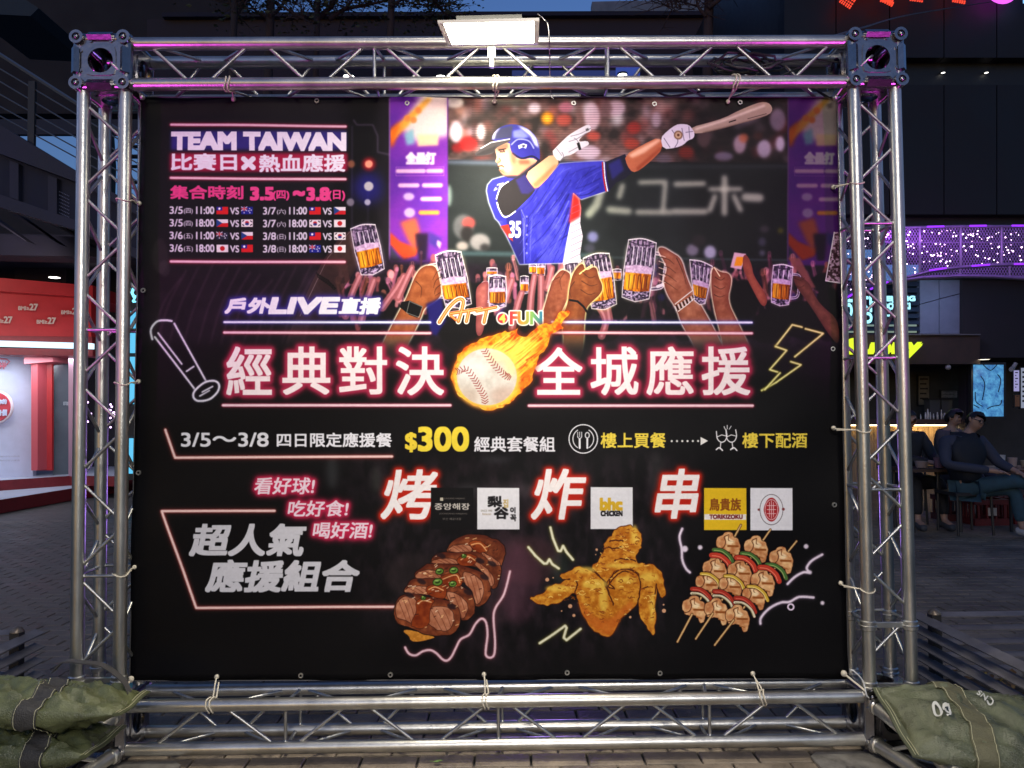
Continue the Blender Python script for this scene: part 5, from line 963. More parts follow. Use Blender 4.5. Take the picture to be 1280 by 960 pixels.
for px, py, z, lab in ((292, 124, ZT0, 'cream elastic cord wound on the top truss left of the floodlight'), (618, 127, ZT0, 'cream elastic cord on the top truss right below the floodlight'), (910, 127, ZT0, 'cream elastic cord on the top truss beside the coiled black cable'), (271, 846, ZB1, 'cream elastic cord on the bottom truss under the left end of the banner'), (605, 843, ZB1, 'cream elastic cord on the bottom truss below the pink squiggle'), (941, 842, ZB1, 'cream elastic cord on the bottom truss near its right end')):
    g = at(px, py, BY-.012); s_ = 1 if z > 1 else -1
    r_ = ring((g.x, 0, z), (1, 0, 0), TR+.004, (0, 1, -.8*s_)); tie([g, g+Vector((.004, -.03, .02*s_))]+r_+[p+Vector((.014, 0, 0)) for p in r_]+[g+Vector((.01, -.005, .02*s_))], lab)
tie([at(178, 121, .03), (XLI+.01, -.01, cz_t-.06), (cxl+.04, -.04, cz_t-.01), (cxl, .02, cz_t+.02)], 'grey cord from the banner corner into the left top corner block', .004, True, MBRC)
tie([at(1044, 122, .03), (XRI-.01, -.01, cz_t-.06), (cxr-.03, -.045, cz_t), (cxr+.0, .02, cz_t+.02)], 'grey cord from the banner corner into the right top corner block', .004, True, MBRC)
tie([at(1055, 842, .06), (XRI-.02, -.03, .245), (XRI+.0, -.04, .22), (cxr, -.04, .19)], 'cream cord from the lower right banner corner down to the corner block', .004)
tie([at(163.5, 849, .06), (XLI+.01, -.03, .25), (XLI-.0, -.045, .22)], 'cream cord at the lower left banner corner', .004)
tie([at(1063, 840, -.04), at(1066, 838, -.05), at(1078, 850, -.05), at(1083, 868, -.06), at(1086, 872, -.05)], 'thin white loose wire curling beside the lower right column', .0026, False, MWIRE)

# ------------------------------------------------------------------ floodlight on top
fl = thing('floodlight', 'lit white rectangular led floodlight clamped to the middle of the top truss', 'floodlight', (at(616, 56, -.03).x, -.03, 2.84))
FA = [at(560, 57, -.04), at(673, 54.5, -.04)]; zf = FA[0].z
FB = [atz(547, 27.5, zf-.10), atz(674, 24.5, zf-.10)]
LENS = [FA[0], FA[1], FB[1], FB[0]]; nf = (FA[1]-FA[0]).cross(FB[0]-FA[0]).normalized()
if nf.z > 0: nf = -nf
cen = sum(LENS, Vector())/4
lens = MB().prism([cen+(p-cen)*.90 for p in LENS], -nf*.004).build('lens', emat('floodlight_lens', (1.0, .93, .74), 22.), fl)
lamp('floodlight_beam', 'SPOT', cen+nf*.03, 150, (1.0, .92, .76), (cen.x, -.20, 0), .10, spot=104, blend=.7)
hous = MB().prism([cen+(p-cen)*.66-nf*.012 for p in LENS], -nf*.022).build('housing', mat('lamp_housing', (.05, .05, .05), .5, .3), fl)
fr_ = MB()
for i in range(4):
    a, e = LENS[i], LENS[(i+1) % 4]; ia, ie = cen+(a-cen)*.9, cen+(e-cen)*.9
    fr_.prism([a+nf*.004, e+nf*.004, ie+nf*.001, ia+nf*.001], -nf*.010)
fr_.build('frame', mat('lamp_frame', (.72, .70, .66), .35, .3), fl)
MB().tube(cen-nf*.045+Vector((0, .12, 0)), (cen.x, 0, ZT1+.03), .008, 8).build('bracket', MAD, fl)
MB().box((cen.x+.0, -.03, ZT1-.035), (.03, .03, .09)).box((cen.x, -.03, ZT1-.09), (.016, .02, .05)).build('clamp', MAD, fl)
fin = MB()
for k in range(9): fin.box(hous.matrix_world @ Vector((0, 0, 0))+cen-fl.location+Vector(((k-4)*.035, 0, 0))-nf*.058, (.004, .26, .03))
fin.build('heat_sink', mat('heat_sink', (.2, .2, .2), .5, .7), fl)
def cable(pts, label, r=.004, m=MBLK, name='cable'):
    tag(MB().path(smooth3(pts, 6), r, 6).build(name, m, smooth=60), label, 'cable')
coil = []
c0 = at(915, 82, .06)
for k in range(70):
    t = k*.42; rr = .10+.012*math.sin(k*1.7); coil.append(Vector((c0.x+rr*1.15*math.cos(t)+k*.0016, .05+.035*math.sin(t*1.3), c0.z+.036*math.sin(t)-.0+.004*math.sin(k*2.3))))
tag(MB().path(coil, .0055, 6).build('cable_coil', MBLK, smooth=60), 'coil of black cable lying inside the top truss right of the floodlight', 'cable')
cable([at(1000, 84, .05), at(960, 100, .04), at(945, 84, .05), at(1010, 74, .05), at(1048, 78, .06)], 'black cable hanging from the coil to the right top corner of the truss')
cable([at(780, 95, .1), at(810, 108, .1), at(835, 120, .1), at(865, 116, .1), at(905, 110, .05)], 'black cable sagging behind the lower tube of the top truss', .005)
cable([at(672, 18, -.1), at(680, 24, -.1), at(686, 38, -.08), at(688, 110, .02), at(692, 124, .03)], 'thin grey wire running from the floodlight down to the banner edge', .0022, MAD)
cable([at(1010, 100, .12), at(1020, 112, .1), at(1042, 126, .1)], 'short black cable end at the right end of the top truss', .006)
cable([at(1040, 46, .03), at(1080, 34, 1.5), at(1140, 18, 4.0), at(1240, 2, 7.2)], 'thin dark cable stretched from the right top corner block to the dark building', .006)
tag(MB().box(at(740, 117, .14), (.10, .06, .035)).box(at(740, 114, .14)+Vector((0, -.0, .02)), (.07, .04, .02)).build('junction_box', MBLK), 'small black junction box strapped to the rear tube of the top truss', 'junction box')

# ------------------------------------------------------------------ sandbags
def bag_mat(name, c): 
    return mat(name, c, .29, var=.42, vs=10, bump=.45, bs=190, spec=.6, stretch=(1, 1.6, 1))
from mathutils import noise as mnoise
def sandbag(name, label, loc, rot, L, W, H, seed, c, sc, straps=(.27, .72), flap=True, tabs=()):
    root = bpy.data.objects.new(name, None); link(root); root.location = loc; root.rotation_euler = rot; tag(root, label, 'sandbag', 'sandbags weighing down the truss feet')
    r = random.Random(seed); ph = [r.uniform(0, 6.28) for _ in range(12)]
    def surf(u, a, ex=0.):
        """u 0..1 along, a angle round"""
        e = min(u, 1-u)*L; prof = min(1, (e/(.30*L)))**.55 if e > 0 else 0
        wd = W/2*(.90+.10*prof); ht = H/2*max(.05, prof)
        ca, sa = math.cos(a), math.sin(a); ca2 = math.copysign(abs(ca)**.75, ca); sa2 = math.copysign(abs(sa)**.8, sa)
        n = .013*math.sin(u*17+ph[0]+2*ca)*math.sin(ca*5+ph[1])+.009*math.sin(u*31+ca*9+ph[2])+.007*math.sin(u*8+ca*17+ph[3])
        n += .014*abs(math.sin(u*23+ph[4]+ca*3.3))*math.exp(-e*9)+.006*math.sin(u*57+ca*6+ph[7])*math.sin(ca*11+ph[8])+.010*abs(math.sin(ca*4.2+u*7+ph[9]))-.006
        q_ = Vector((u*L*9+ph[0], ca*W*11+ph[1], sa*2.5+ph[2])); r1 = 1-abs(mnoise.noise(q_))*2.2; r2 = 1-abs(mnoise.noise(q_*2.3+Vector((5, 3, 1))))*2.2
        fold = (.018*max(0, r1)**3+.010*max(0, r2)**2)*(.5+.8*math.exp(-e*7)); n = n*.75+fold-.008
        ht2 = ht+n*min(1, prof*1.2)+ex
        sag = -.02*math.cos((u-.5)*math.pi)*0
        return Vector(((u-.5)*L+.012*math.sin(ca*3+ph[5]), ca2*(wd+ex), sa2*ht2+ht*.0+.012*math.sin(u*5+ph[6])+sag))
    NU, NA = 90, 64; b = MB()
    for i in range(NU+1):
        for k in range(NA): b.v.append(tuple(surf(i/NU, 2*math.pi*k/NA)))
    for i in range(NU):
        for k in range(NA): b.f.append((i*NA+k, i*NA+(k+1) % NA, (i+1)*NA+(k+1) % NA, (i+1)*NA+k))
    b.f.append(tuple(reversed(range(NA)))); b.f.append(tuple(NU*NA+k for k in range(NA)))
    body = b.build('sack', bag_mat('canvas_'+str(seed), c), root, smooth=70, inv=False)
    ms = mat('webbing_'+str(seed), sc, .6, var=.2, vs=30, bump=.4, bs=200); mst = mat('stitch_'+str(seed), (.50, .48, .30), .6)
    for u0 in straps:
        q = MB(); w2 = .038/L
        for i, u in enumerate((u0-w2, u0-w2*.4, u0+w2*.4, u0+w2)):
            for k in range(NA): q.v.append(tuple(surf(u, 2*math.pi*k/NA, .0045)))
        for i in range(3):
            for k in range(NA): q.f.append((i*NA+k, i*NA+(k+1) % NA, (i+1)*NA+(k+1) % NA, (i+1)*NA+k))
        st = q.build('strap', ms, root, smooth=60, inv=False)
        s2 = MB()
        for u in (u0-w2*.86, u0+w2*.86): s2.path([surf(u, 2*math.pi*k/NA, .0058) for k in range(NA)], .0011, 4, closed=True)
        s2.build('stitching', mst, st, inv=False)
    mse = mat('seam_'+str(seed), tuple(v*.75 for v in c), .6)
    for u, d in ((0, -1), (1, 1)):
        sm = MB(); ys = np.linspace(-W/2*.93, W/2*.93, 12)
        for yv in ys:
            for dx, dz in ((0, .005), (d*.028, .003+.004*math.sin(yv*30+seed)), (d*.028, -.003+.004*math.sin(yv*30+seed)), (0, -.005)): sm.v.append(((u-.5)*L+dx-d*.004, yv, dz+.012*math.sin(u*5+ph[6])))
        for i in range(len(ys)-1):
            for k in range(4): sm.f.append((i*4+k, i*4+(k+1) % 4, (i+1)*4+(k+1) % 4, (i+1)*4+k))
        sm.f.append((0, 1, 2, 3)); sm.f.append((44, 45, 46, 47))
        smo = sm.build('end_seam', mse, root, inv=False)
        s3 = MB()
        for o_ in (.008, .018): s3.path([((u-.5)*L+d*o_-d*.004, yv, .0055+.004*math.sin(yv*30+seed)+.012*math.sin(u*5+ph[6])) for yv in np.linspace(-W/2*.9, W/2*.9, 14)], .0012, 4)
        s3.build('stitching', mst, smo, inv=False)
    root['_surf'] = 1; del root['_surf']
    return root, surf
BL_b = atz(45, 915, .17)
G1, O1 = (.10, .112, .048), (.032, .030, .027)
sandbag('sandbag', 'shiny olive sandbag lying lowest on the left truss foot', (-1.70, -.33, .225), (math.radians(2), math.radians(-2), math.radians(-4)), .66, .25, .125, 11, G1, O1, (.10, .74))
sb2, sf2 = sandbag('sandbag', 'shiny olive sandbag with grey straps lying on top of the left pile', (-1.63, -.34, .372), (math.radians(-2), math.radians(4), math.radians(3)), .68, .26, .12, 12, (.11, .122, .052), (.050, .047, .042), (.20, .60))
# loose handle strap on top of the upper bag
hb = MB(); pts = [Vector((.0, .16, .05)), Vector((.03, .17, .085)), Vector((.10, .15, .09)), Vector((.18, .14, .085)), Vector((.27, .10, .05)), Vector((.32, .05, .02))]
sp = smooth3(pts); n0 = 0
for p in sp: hb.v += [tuple(p+Vector((0, -.018, 0))), tuple(p+Vector((0, .018, 0))), tuple(p+Vector((0, .018, .004))), tuple(p+Vector((0, -.018, .004)))]
for i in range(len(sp)-1):
    for k in range(4): hb.f.append((i*4+k, i*4+(k+1) % 4, (i+1)*4+(k+1) % 4, (i+1)*4+k))
hb.build('handle', mat('handle_web', (.055, .052, .05), .6, var=.2), sb2, inv=False)
sb3, sf3 = sandbag('sandbag', 'matt green canvas sandbag with yellow stitching and tan straps on the right truss foot', (1.80, -.27, .185), (math.radians(15), math.radians(4), math.radians(-6)), .74, .42, .15, 13, (.115, .125, .068), (.125, .118, .062), (.30, .80))
wm = mat('bag_print', (.6, .6, .54), .7)
def on_bag(s, u, a, w_, h_, rot):
    v, t = glyphs(s); lo, hi = v.min(0), v.max(0); uu = (v-lo)/(hi-lo); b = MB(); cr, sr = math.cos(rot), math.sin(rot)
    for k in (0, .0016):
        b.add([sf3(u+((x-.5)*w_*cr-(y-.5)*h_*sr+k)/.74, a-((x-.5)*w_*sr+(y-.5)*h_*cr)/.21/max(.5, math.sin(a)), .008+k*.3)+Vector((0, -.001, .005)) for x, y in uu], [tuple(x) for x in t])
    b.build('stencil_number', wm, sb3, inv=False)
on_bag('09', .16, math.pi*.52, .055, .034, -.2); on_bag('CNS', .42, math.pi*.42, .05, .022, 2.2)
tag(MB().prism([(-1.93, -.44, .20), (-1.80, -.44, .235), (-1.78, -.44, .20), (-1.93, -.44, .14)], (0, .05, .0)).build('blue_strap', mat('blue_webbing', (.03, .12, .26), .6, var=.3, vs=80, stretch=(1, 1, 6))), 'strip of blue striped webbing squeezed between the two left sandbags', 'strap')
cl = MB().path([(-1.60+.045*math.cos(t), -.52, .085+.03*math.sin(t)) for t in np.linspace(0, 6.0, 16)], .011, 8).path([(-1.66+.03*math.cos(t), -.53, .08+.022*math.sin(t)) for t in np.linspace(0, 6.0, 14)], .009, 8).box((-1.70, -.52, .06), (.10, .04, .03))
tag(cl.build('pipe_clamp', MAD, smooth=50), 'bare metal pipe clamp lying in front of the left sandbags', 'clamp')

# ------------------------------------------------------------------ slatted planters left and right
MSL = mat('grey_slat', (.15, .14, .145), .5, .1, var=.3, vs=10); MPOST = mat('planter_post', (.02, .018, .018), .5, var=.3)
MSOIL = mat('planter_soil', (.025, .018, .012), .9, var=.6, vs=30, bump=1., bs=60)
def planter(sg, x0, y0, label):
    root = thing('slatted_planter', label, 'planter', (x0+sg*.5, y0-.6, 0), 'slatted planters beside the truss')
    for i in range(5):
        z = .385-.062*i; e = .055
        MB().box((x0-sg*.005, y0-.75+e/2, z), (.050, 1.5+e, .006), Matrix.Rotation(-.30*sg, 3, 'Y')).build('slat', MSL, root)
        MB().box((x0+sg*.8+sg*.06, y0+.02, z+.003), (1.6, .045, .006), Matrix.Rotation(.25, 3, 'X')).build('slat', MSL, root)
    MB().box((x0, y0-.8, .07), (.02, 1.5, .14)).build('base_panel', MSL, root); MB().box((x0+sg*.83, y0, .07), (1.58, .02, .14)).build('base_panel', MSL, root)
    for px_, py_ in ((x0+sg*.035, y0-.045), (x0+sg*1.3, y0-.045)):
        MB().box((px_, py_, .205), (.042, .042, .41)).build('post', MPOST, root); MB().lathe((px_, py_, .41), [(.001, .024), (.016, .02), (.027, .008), (.028, 0), (.02, -.004), (.001, -.004)], 14).build('post_cap', mat('cap', (.2, .16, .12), .4, .6), root, smooth=60)
    MB().box((x0+sg*.82, y0-.78, .085), (1.58, 1.5, .05)).build('soil', MSOIL, root)
    lv = MB(); rr = random.Random(8 if sg > 0 else 9)
    for i in range(900):
        x = x0+sg*rr.uniform(.05, 1.4); y = y0-rr.uniform(.06, 1.3); s_ = rr.uniform(.014, .04); a = rr.uniform(0, 6.28); t = rr.uniform(-.7, .7); z = .118+rr.uniform(0, .05)
        R = Matrix.Rotation(a, 3, 'Z') @ Matrix.Rotation(t, 3, 'X'); pts = [Vector((0, -s_, 0)), Vector((s_*.45, -s_*.2, s_*.1)), Vector((0, s_, 0)), Vector((-s_*.45, -s_*.2, s_*.1))]
        lv.add([R @ p+Vector((x, y, z)) for p in pts], [(0, 1, 2), (0, 2, 3)])
    m = mat('leaf_litter', (.10, .065, .025), .7); nt = m.node_tree; g = nt.nodes.new('ShaderNodeNewGeometry'); cr = nt.nodes.new('ShaderNodeValToRGB'); cr.color_ramp.elements[0].color = (.03, .02, .012, 1); cr.color_ramp.elements[1].color = (.20, .17, .03, 1); e = cr.color_ramp.elements.new(.6); e.color = (.11, .06, .02, 1)
    nt.links.new(g.outputs['Random Per Island'], cr.inputs[0]); nt.links.new(cr.outputs[0], nt.nodes['Principled BSDF'].inputs['Base Color'])
    tag(lv.build('leaf_litter', m, root), kind='stuff')
planter(1, 1.945, .54, 'low dark planter with grey slats and dry yellow leaves right of the truss'); planter(-1, -2.085, .43, 'low dark planter with grey slats left of the truss behind the sandbags')
# ------------------------------------------------------------------ left: red promotion booth
MRED = mat('booth_red', (.50, .022, .025), .45, var=.12, vs=3); MREDD = mat('booth_red_dark', (.22, .018, .022), .5, var=.15)
MWH = mat('booth_white', (.60, .64, .80), .5, var=.05); MTXT = mat('booth_print', (.62, .45, .38), .6); MGLS = mat('booth_glass', (.10, .13, .15), .15, var=.3, vs=.8, spec=.6)
def yb(px): return 9.15+(.0070)*px           # the booth front turns away to the right
def bp(px, py, dy=0.): return at(px, py, yb(px)+dy)
booth = thing('promotion_booth', 'red and white promotion booth with a lit white strip left of the truss', 'booth', (-7.4, 10.0, 0))
def bslab(x0, x1, a0, b0, a1, b1, th, name, m, dy=0., parent=None):
    """a = top, b = bottom pixel row at the two ends"""
    return MB().prism([bp(x0, a0, dy), bp(x1, a1, dy), bp(x1, b1, dy), bp(x0, b0, dy)], (0, th, 0)).build(name, m, parent or booth)
bslab(-170, 116, 333, 352, 357, 372, 2.2, 'roof_edge', MRED, -.12)
bslab(-170, 114, 355, 424, 366, 421, .18, 'fascia', MRED)
bslab(-170, 115, 418, 428, 421, 431, .5, 'lower_edge', MREDD, -.03)
bslab(-170, 114, 421, 428, 429, 436, .10, 'light_strip', emat('booth_strip', (.60, .86, 1.0), 1.6), -.09)
bslab(-170, 116, 431, 441, 437, 445, .5, 'lower_rail', MREDD, -.03)
for s_, x, y, w_ in (('BMI≥27', 23, 384, 24), ('BMI≥27', -9, 400, 24), ('BMI≥27', 46, 401, 23.5), ('BMI≥27', 76.5, 389, 24)):
    p = bp(x, y+3.5, -.14); r_ = bp(x+20, y+3.8, -.14)-p; k = (bp(x+w_, y, -.14)-bp(x, y, -.14)).length
    text_mesh(s_[:4], p, r_, (0, 0, 1), k*.55, .060, 'lettering', MTXT, booth, bold=.003); text_mesh('27', p+r_.normalized()*k*.58, r_, (0, 0, 1), k*.42, .10, 'lettering', MTXT, booth, bold=.006)
bslab(-170, 41, 436, 600, 442, 597, .1, 'back_wall', MWH, .75)
bslab(30, 66, 440, 455, 443, 452, .5, 'lintel', mat('booth_pink', (.60, .16, .18), .5), .35)
bslab(39, 47, 445, 588, 446, 588, .3, 'pillar', mat('booth_pink2', (.62, .10, .12), .5), .42); bslab(47, 65, 446, 588, 450, 588, .05, 'pillar_side', MRED, .6)
bslab(66, 87, 450, 596, 447, 598, .06, 'glass_pane', MGLS, .8); bslab(85.5, 92, 444, 595, 444, 596, .3, 'post', mat('booth_post', (.55, .30, .38), .5), .05)
tx_ = mat('booth_small_print', (.35, .33, .40), .6)
p = bp(0, 461, .66); text_mesh('祥', p+Vector((-.02, 0, 0)), (1, 0, 0), (0, 0, 1), .12, .12, 'emblem', mat('emblem_red', (.5, .12, .16), .5), booth, bold=.004); MB().path([bp(x, y, .65) for x, y in ((-10, 447), (8, 449), (12, 452), (8, 456), (4, 458), (-10, 458))], .012, 5).build('emblem_border', mat('emblem_pink', (.6, .2, .25), .5), booth)
for k in range(2): text_mesh('主辦單位台灣肥胖醫學會暨體重管理推廣活動', bp(-14, 572+k*5, .64), (1, 0, 0), (0, 0, 1), .5, .03, 'small_print', tx_, booth)
text_mesh('即期', bp(79, 507, .78), (1, 0, 0), (0, 0, 1), .1, .07, 'lettering', mat('glass_print', (.5, .55, .6), .6), booth)
bd = thing('round_badge', 'round red badge with white rim on the booth back wall', 'sign', bp(-2, 509, .70)) if False else booth
bc = bp(-4, 509, .62); MB().lathe(bc, [(.0, -.02), (.26, -.02), (.27, 0), (.27, .02)], 32, (0, 1, 0)).build('badge_rim', mat('badge_white', (.8, .7, .75), .5), booth); MB().lathe(bc, [(.0, -.035), (.235, -.035), (.24, -.02)], 32, (0, 1, 0)).build('badge', mat('badge_red', (.55, .05, .07), .5), booth)
text_mesh('你的', bc+Vector((.05, -.05, .05)), (1, 0, 0), (0, 0, 1), .14, .08, 'lettering', MWH, booth, bold=.005); text_mesh('體重身價', bc+Vector((-.12, -.05, -.14)), (1, 0, 0), (0, 0, 1), .32, .10, 'lettering', MWH, booth, bold=.006)
def floor_poly(pts, z0, z1, name, mtop, mside):
    o = MB().prism([Vector((p[0], p[1], z1)) for p in pts], (0, 0, -(z1-z0))).build(name, mside, booth)
    MB().add([(p[0], p[1], z1+.004) for p in pts], [tuple(range(len(pts)))]).build(name+'_top', mtop, o); return o
pA = atz(0, 600.8, .355); pB = atz(88, 595, .355); pC = atz(143, 595.5, .355); d_ = pB-pA
floor_poly([(pA-d_*2)[:2], pA[:2], pB[:2], pC[:2], (pC.x+.3, 16), (pA.x-4, 16)], .19, .355, 'platform', mat('booth_floor', (.5, .52, .60), .4, var=.08), MREDD)
qA = atz(0, 625, .19); qB = atz(88, 611, .19); qC = atz(143, 603, .19); e_ = qB-qA
floor_poly([(qA-e_*1.2)[:2], qA[:2], qB[:2], qC[:2], (qC.x+.05, 15.4), (qA.x-3.5, 15.4)], .0, .19, 'step', mat('booth_step', (.48, .50, .58), .4, var=.08), MREDD)
lamp('booth_lamp', 'AREA', bp(-10, 446, .25), 34, (.78, .86, 1.0), bp(-10, 560, .45), 3.2, .2)
lamp('booth_front_fill', 'AREA', bp(20, 430, -1.2), 22, (.85, .9, 1.0), bp(20, 520, .1), 3.0, .3)  # area light added in front to brighten the booth, no fixture there
lamp('booth_wash', 'SPOT', bp(10, 300, -2.6), 95, (1, .8, .72), bp(10, 395, 0), .2, spot=70)
# cyan lit column sign seen between the tubes
cs = thing('light_column', 'tall cyan lit sign column between the left truss and the banner edge', 'sign', at(170, 560, 8.5))
mcy = emat('cyan_panel', (.12, .60, .95), 1.0)
for a, b in ((389, 410), (414, 441), (446, 505), (548, 592)): MB().prism([at(150, a, 8.5), at(180, a, 8.5), at(180, b, 8.5), at(150, b, 8.5)], (0, .3, 0)).build('panel', mcy, cs)
MB().path([at(x, y, 8.4) for x, y in ((168, 372), (165, 366), (167, 360), (172, 357))], .02, 6).path([at(x, y, 8.4) for x, y in ((166, 377), (174, 377), (170, 370), (166, 377))], .016, 6).build('logo', emat('cyan_logo', (.2, .75, 1.0), 2), cs)
MB().prism([at(148, 345, 8.55), at(181, 345, 8.55), at(181, 600, 8.55), at(148, 600, 8.55)], (0, .25, 0)).build('frame', MBLK, cs)

# ------------------------------------------------------------------ left: stair and walkway
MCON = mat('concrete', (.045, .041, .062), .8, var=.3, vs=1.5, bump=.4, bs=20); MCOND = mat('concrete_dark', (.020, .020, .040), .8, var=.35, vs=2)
sw = thing('elevated_walkway', 'dark concrete stairway with wire railing rising left behind the truss', 'stairway', at(40, 250, 5.))
YS = 5.0
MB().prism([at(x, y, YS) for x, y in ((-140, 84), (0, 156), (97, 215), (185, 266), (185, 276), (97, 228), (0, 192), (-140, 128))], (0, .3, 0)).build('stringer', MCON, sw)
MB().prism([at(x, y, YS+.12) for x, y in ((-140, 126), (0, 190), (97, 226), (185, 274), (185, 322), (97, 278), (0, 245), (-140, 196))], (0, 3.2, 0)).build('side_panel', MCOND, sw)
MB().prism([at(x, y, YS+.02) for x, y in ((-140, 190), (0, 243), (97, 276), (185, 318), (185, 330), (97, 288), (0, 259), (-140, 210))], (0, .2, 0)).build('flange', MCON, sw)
for x in (12, 60): MB().prism([at(x, 196+x*.38, YS+.06), at(x+11, 200+x*.38, YS+.06), at(x+11, 246+x*.36, YS+.06), at(x, 242+x*.36, YS+.06)], (0, .08, 0)).build('rib', MCON, sw)
pf = MB()
for i in range(11):
    for j in range(9): pf.sphere(at(67+i*1.9, 236+j*4.4+i*.9, YS+.1), .006, 5, 3)
tag(pf.build('perforations', mat('perforation', (.3, .3, .4), .4), sw), kind='stuff')
rail = mat('rail_steel', (.32, .30, .28), .35, .8)
for k, (a, b) in enumerate(((68, 158), (86, 170), (102, 186), (118, 198), (133, 210), (145, 222))):
    sl = (b-a)/130.; MB().path([at(x, a+sl*x*.92, YS+.1) for x in (-140, 0, 97, 185)], .022 if k == 0 else .008, 6).build('handrail' if k == 0 else 'wire', rail, sw)
for x in (40, 128, -50): MB().box((at(x, 150, YS+.1).x, YS+.1, (at(x, 98+.66*(x-40), YS).z+at(x, 180+.58*(x-40), YS).z)/2), (.07, .04, at(x, 98, YS).z-at(x, 182, YS).z)).build('post', MBLK, sw)
# ceilings below the walkway
ce = MB()
bd2 = thing('left_building', 'dark low building with lit ceiling lamps behind the red booth', 'building', at(60, 300, 12))
MB().prism([at(-170, 286, 8.2), at(196, 300, 8.2), at(196, 322, 8.2), at(-170, 316, 8.2)], (0, .5, 0)).build('beam', MCOND, bd2)
MB().prism([at(-170, 300, 9.0), at(196, 308, 9.0), at(196, 340, 12.5), at(-170, 336, 12.5)], (0, 0, .15)).build('ceiling', MCON, bd2)
MB().prism([at(-170, 246, 12.6), at(196, 246, 12.6), at(196, 660, 12.6), at(-170, 660, 12.6)], (0, .3, 0)).build('wall', MDARK, bd2)
MB().box((at(60, 340, 12.3).x, 12.3, at(60, 345, 12.3).z), (1.0, .5, 1.1)).build('pier', MCON, bd2)
for k in range(5): MB().prism([at(-30+k*44, 262+k*6, 7.4), at(30+k*40, 300+k*3, 7.4), at(34+k*40, 302+k*3, 7.4), at(-22+k*44, 262+k*6, 7.4)], (0, .2, 0)).build('roof_rib', MCOND, bd2)
def downlight(px, py, y, r, label, s=9, parent=None):
    p = at(px, py, y); t = thing('downlight', label, 'ceiling lamp', p, 'round ceiling lamps behind the frame'); MB().lathe(p, [(0, 0), (r, 0)], 16).build('lens', emat('downlight_glow', (1, .97, .9), s), t); MB().lathe(p, [(r, -.0), (r*1.15, -.0), (r*1.15, .03), (r, .03)], 16).build('rim', MBLK, t)
downlight(68, 347, 10.5, .09, 'round lit ceiling lamp above the roof of the red booth'); downlight(115, 365, 11.5, .08, 'round lit ceiling lamp seen between the two left columns')
downlight(436, 96, 9, .085, 'round lit ceiling lamp seen through the top truss, first left of the floodlight'); downlight(551, 96.5, 9, .075, 'round lit ceiling lamp seen through the top truss just below the floodlight edge'); downlight(778, 94, 9, .07, 'round lit ceiling lamp seen through the top truss right of the floodlight')
for i, (x, y) in enumerate(((112, 512), (113, 525), (117, 528), (116, 556), (114, 560), (141, 512), (139, 508), (118, 553))):
    pass
sg = MB(); rr = random.Random(6)
for i in range(26): sg.sphere(at(rr.uniform(106, 146), rr.uniform(495, 535), 12.2), .02, 5, 3)
o = sg.build('string_lights', emat('string_glow', (.8, .5, 1.0), 5)); tag(o, 'small violet string lights far behind the left truss column', 'string lights')
# ------------------------------------------------------------------ backdrop buildings above and behind
bk = thing('rear_building', 'long dark flat building behind the top of the truss', 'building', at(600, 500, 15))
MPUR = mat('rear_wall', (.045, .036, .048), .85, var=.35, vs=.6, bump=.3, bs=5)
zt = at(600, 23, 15).z
MB().box(((at(184, 23, 15).x+at(985, 23, 15).x)/2, 15.6, zt/2), (at(985, 23, 15).x-at(184, 23, 15).x, 1.2, zt)).build('wall', MPUR, bk)
MB().box((at(580, 23, 15).x, 15.0, zt+.04), (14.2, .3, .1)).build('coping', MCOND, bk)
MB().prism([at(640, 88, 14.9), at(800, 88, 14.9), at(800, 100, 14.9), at(640, 100, 14.9)], (0, .05, 0)).build('blue_panel', emat('dim_blue_panel', (.05, .08, .35), .35), bk)  # faintly glowing blue panels on the rear wall
MB().prism([at(770, 82, 14.85), at(800, 82, 14.85), at(800, 96, 14.85), at(770, 96, 14.85)], (0, .04, 0)).build('blue_panel', emat('dim_blue_panel2', (.05, .10, .5), .6), bk)
bl2 = thing('upper_left_building', 'dark tall building mass above the walkway at the upper left', 'building', at(120, 100, 20))
MB().prism([at(-200, -120, 20), at(288, -120, 20), at(306, 24, 20), at(306, 142, 20), at(-200, 142, 20)], (0, .6, 0)).build('wall', MDARK, bl2)
MB().prism([at(-200, 149, 19), at(230, 149, 19), at(230, 168, 19), at(-200, 168, 19)], (0, .15, 0)).build('beam', mat('dusk_beam', (.05, .055, .08), .8), bl2)
for y_, h_ in ((181, 1.5), (193, 2.5), (206, 1.5), (226, 1.5)): MB().prism([at(150, y_, 18), at(200, y_, 18), at(200, y_+h_, 18), at(150, y_+h_, 18)], (0, .2, 0)).build('louver', MBLK, bl2)
MB().prism([at(96, 150, 17), at(128, 150, 17), at(131, 200, 17), at(127, 330, 17), at(96, 330, 17)], (0, .6, 0)).build('pier', mat('green_pier', (.03, .04, .045), .8, var=.4), bl2)
MB().prism([at(-40, -10, 12), at(30, -2, 12), at(48, 10, 12), at(38, 20, 12), at(-40, 16, 12)], (0, 2, 0)).build('soffit', mat('teal_soffit', (.03, .05, .07), .7), bl2)
